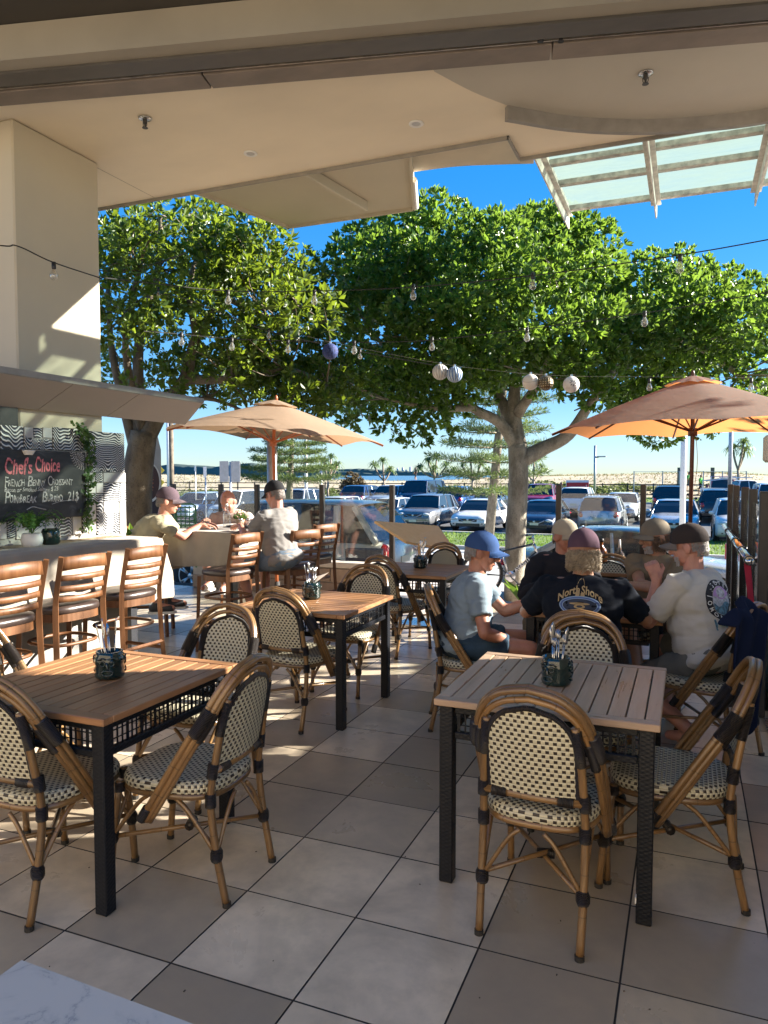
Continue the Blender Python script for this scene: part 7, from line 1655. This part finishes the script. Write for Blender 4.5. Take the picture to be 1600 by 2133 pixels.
# printed shirts: flat print pressed onto the cloth
def press(o_shirt, polys, origin, ax, ay, dirv, m, name, parent, lift=.003):
    dg = o_shirt.data; base = o_shirt.parent.location; bvh = BVHTree.FromPolygons([tuple(v.co) for v in dg.vertices], [tuple(p.vertices) for p in dg.polygons])
    V = []; F = []
    for pts, faces in polys:
        k = len(V); ok = []
        for x, y in pts:
            p = Vector(origin)-base+ax*x+ay*y; h = bvh.ray_cast(p-dirv*.6, dirv)[0]; V.append((h if h is not None else p)-dirv*lift)
        F += [tuple(i+k for i in f) for f in faces]
    me = bpy.data.meshes.new(name); me.from_pydata([tuple(v) for v in V], [], F); me.materials.append(m); return link(name, me, parent)
def band_poly(fn_o, fn_i, n=48, a0=0, a1=2*PI):
    pts = []
    for k in range(n+1): a = a0+(a1-a0)*k/n; pts += [fn_o(a), fn_i(a)]
    return pts, [(2*k, 2*k+2, 2*k+3, 2*k+1) for k in range(n)]
def text_poly(txt, size, warp, sx=1.0, bold=.0):
    cu = bpy.data.curves.new('t', 'FONT'); cu.body = txt; cu.size = size; cu.align_x = 'CENTER'; cu.offset = bold; cu.resolution_u = 3; o = bpy.data.objects.new('t', cu); C.objects.link(o)
    dg = bpy.context.evaluated_depsgraph_get(); dg.update(); me = bpy.data.meshes.new_from_object(o.evaluated_get(dg)); bpy.data.objects.remove(o)
    return [warp(v.co.x*sx, v.co.y) for v in me.vertices], [tuple(p.vertices) for p in me.polygons]
def disc_poly(cx, cy, rx, ry, n=30):
    pts = [(cx, cy)]; 
    for q in (.5, 1): pts += [(cx+rx*q*math.cos(2*PI*k/n), cy+ry*q*math.sin(2*PI*k/n)) for k in range(n)]
    F = [(0, 1+k, 1+(k+1) % n) for k in range(n)]+[(1+k, 1+n+k, 1+n+(k+1) % n, 1+(k+1) % n) for k in range(n)]; return pts, F
vw = Vector((-math.sin(YAW), math.cos(YAW), 0)); ax_ = Vector((math.cos(.05), math.sin(.05), 0)); up_ = Vector((0, 0, 1)); dN = Vector((0, 1, 0))
oN = (-.535, 4.15, .885); M_tanp = mat('tan_print', (.36, .27, .14), .7, var=.1); M_bluep = mat('blue_print', (.05, .10, .28), .7, var=.1); M_palep = mat('pale_blue_print', (.2, .3, .45), .7, var=.1); M_navyp = mat('navy_print', (.018, .03, .06), .7, var=.1)
E_ = lambda rx, ry: (lambda a: (rx*math.cos(a), ry*math.sin(a)))
sh_ = nsp[1]; pr_ = sh_
press(sh_, [disc_poly(0, 0, .108, .05)], oN, ax_, up_, dN, M_navyp, 'print_ground', pr_, .002)
press(sh_, [band_poly(E_(.112, .053), E_(.106, .048)), band_poly(E_(.096, .041), E_(.092, .038))], oN, ax_, up_, dN, M_palep, 'print_ring', pr_, .004)
press(sh_, [band_poly(E_(.106, .048), E_(.096, .041))], oN, ax_, up_, dN, M_bluep, 'print_band', pr_, .004)
sb = [(x, y) for x, y in ((-.025, .052), (-.023, .08), (-.019, .115), (-.010, .135), (-.003, .14), (-.003, .052))]
press(sh_, [(sb, [tuple(range(6))]), ([(-x, y) for x, y in sb], [tuple(range(6))[::-1]]), band_poly(lambda a: (.055*math.cos(a)*1.0, .012+.006*math.sin(a)), lambda a: (.03*math.cos(a), .012+.001*math.sin(a))), band_poly(lambda a: (.03*math.cos(a), -.004+.012*math.sin(a)), lambda a: (.016*math.cos(a), -.003+.006*math.sin(a)), 30), band_poly(lambda a: (.034*math.cos(a), -.038+.022*math.sin(a)), lambda a: (.024*math.cos(a), -.04+.014*math.sin(a)), 20, -.1, PI+.1)], oN, ax_, up_, dN, M_tanp, 'print_surfboard', pr_, .005)
press(sh_, [text_poly('North', .058, lambda x, y: (x-.062, y+.062-6*(x-.062)**2*.6+.004), .82, .0012), text_poly('Shore', .058, lambda x, y: (x+.062, y+.062-6*(x+.062)**2*.6+.004), .82, .0012)], oN, ax_, up_, dN, M_tanp, 'lettering', pr_, .0065)
press(sh_, [text_poly('HAWAII', .02, lambda x, y: (x, y-.072), 1.3)], oN, ax_, up_, dN, M_palep, 'lettering', pr_, .005)
# white shirt back print
fH = Vector((-.88, .47, 0)).normalized(); dH = fH.copy(); axH = Vector((fH.y, -fH.x, 0)); sh2 = hsp[1]; oH = Vector((.155, 4.66, 0))-fH*.1+Vector((0, 0, .88))+axH*.01
M_blk = mat('black_print', (.015, .015, .018), .7, var=0); M_lil = mat('lilac_print', (.42, .25, .5), .7, var=.1); M_wave2 = mat('wave_blue_print', (.1, .22, .3), .7, var=.6, vs_=60); M_wp = mat('white_print', (.7, .7, .68), .7, var=0)
press(sh2, [band_poly(E_(.115, .115), E_(.082, .082))], oH, axH, up_, dH, M_blk, 'print_ring', sh2, .003)
press(sh2, [disc_poly(0, 0, .08, .08)], oH, axH, up_, dH, mat('grey_print', (.45, .47, .5), .7, var=.5, vs_=50), 'print_picture', sh2, .003)
press(sh2, [band_poly(E_(.08, .08), lambda a: (.08*math.cos(a), .02+.012*math.sin(a*3)), 30, .25, PI-.25)], oH, axH, up_, dH, M_lil, 'print_sky', sh2, .0045)
press(sh2, [band_poly(lambda a: (.08*math.cos(a), -.02+.012*math.sin(a*4)), E_(.08, .08), 30, PI+.3, 2*PI-.3)], oH, axH, up_, dH, M_wave2, 'print_sea', sh2, .0045)
ltr = []
for k, ch in enumerate('NOMOJ.SOTEJOS'):
    a = R(250)-k*R(22)
    rot = a-PI/2
    ltr.append(text_poly(ch, .032, lambda x, y, a=a, rot=rot: (.0985*math.cos(a)+x*math.cos(rot)-(y-.011)*math.sin(rot), .0985*math.sin(a)+x*math.sin(rot)+(y-.011)*math.cos(rot)), 1, .0006))
press(sh2, ltr, oH, axH, up_, dH, M_wp, 'lettering', sh2, .0055)
press(sh2, [([(-.09, -.16), (.09, -.16), (.09, -.10), (-.09, -.10), (0, -.16), (0, -.10)], [(0, 4, 5, 3), (4, 1, 2, 5)])], oH, axH, up_, dH, M_wave2, 'print_block', sh2, .003)
press(sh2, [text_poly('AUSTRALIA', .034, lambda x, y: (x, y-.143), .85, .0008)], oH, axH, up_, dH, mat('gold_print', (.5, .5, .3), .7, var=0), 'lettering', sh2, .0045)
# navy jacket over the chair back
jk = thing('navy_jacket', 'navy blue jacket draped over the chair of the white-shirted man', 'jacket', (.265, 4.40, 0))
ja = R(64); jf = Vector((-math.sin(ja), math.cos(ja), 0)); jr = Vector((jf.y, -jf.x, 0))
def jfn(a, b_):
    x = (a*2-1)*.17; s_ = b_*1.25-.10
    y = -.0+(.045 if s_ < 0 else -.05); z = .93-abs(s_)*.62
    if abs(s_) < .1: y = -.05*(s_/.1) if s_ > 0 else .045*(-s_/.1)
    z = min(z, .93-.10*(x/.2)**2*1.6); q = jr*x*(1-.12*abs(s_))+jf*(y+.018*math.sin(x*32+s_*3)+.012*math.sin(x*61+s_*9)-(.09*max(0, s_))*-1*0); return (q.x-jf.x*.03, q.y-jf.y*.03, max(.2, z+.02*math.sin(x*23)+.015*math.sin(x*51)))
jm_ = MB().sheet(jfn, 26, 34).mesh('cloth', fabric('navy_fleece', (.008, .014, .04)), True); link('cloth', baked(jm_, [('SOLIDIFY', dict(thickness=.018, offset=1.0)), ('SUBSURF', dict(levels=1))]), jk)
# far-off walkers
def walker(label, px, d, shirt, legs, s_=1.0):
    p = gat(px, d); p.z = max(p.z, dune(p.x, p.y) if p.y > 68 else p.z); t = thing('person', label, 'person', p, YAW+R(60)); mb = MB()
    mb.ball((0, 0, 1.62), (.085, .1, .115), 12, 9); mb.cone2((0, 0, 1.42), (0, 0, 1.55), .06, .055); mb.cone2((0, 0, .95), (0, 0, 1.32), .14, .16); mb.cone2((-.16, 0, 1.38), (.16, 0, 1.38), .07, .07)
    for q in (-1, 1): mb.cone2((q*.19, 0, 1.37), (q*.25, -.05*q, 1.1), .05, .042); mb.cone2((q*.25, -.05*q, 1.1), (q*.24, .12, .88), .04, .03); mb.cone2((q*.09, 0, .95), (q*.1, q*.1+.05, .5), .09, .06); mb.cone2((q*.1, q*.1+.05, .5), (q*.1, q*.18-.02, .08), .056, .04); mb.cone2((q*.1, q*.18-.02, .06), (q*.1, q*.18+.13, .04), .042, .035)
    me = remesh(mb, .022, 2); me.materials.clear(); me.materials.append(SK2); link('body', me, t)
    mb = MB().cone2((0, 0, .98), (0, 0, 1.32), .16, .18).cone2((-.16, 0, 1.38), (.16, 0, 1.38), .085, .085)
    for q in (-1, 1): mb.cone2((q*.19, 0, 1.37), (q*.23, -.03*q, 1.2), .07, .062)
    me = remesh(mb, .022, 2); me.materials.clear(); me.materials.append(shirt); link('shirt', me, t); mb = MB().ball((0, 0, .95), (.17, .13, .12), 12, 8)
    for q in (-1, 1): mb.cone2((q*.09, 0, .93), (q*.1, q*.06+.03, .6), .11, .09)
    me = remesh(mb, .022, 2); me.materials.clear(); me.materials.append(legs); link('shorts', me, t); MB().ball((0, -.015, 1.65), (.092, .105, .1), 12, 8).build('hair', BROWNH, t, True)
walker('man in a dark shirt walking beyond the parked cars', 1169, 50, MATS['charcoal_shirt'], MATS['grey_shorts']); walker('person in a bright green shirt at the work site', 1460, 64, mat('lime', (.1, .5, .08), .8), MATS['dark_shorts']); walker('second worker in green beside the site frame', 1435, 66, mat('lime2', (.12, .45, .1), .8), MATS['grey_shorts']); walker('walker far off on the dunes behind the dark van', 866, 92, MATS['charcoal_shirt'], MATS['dark_shorts'])
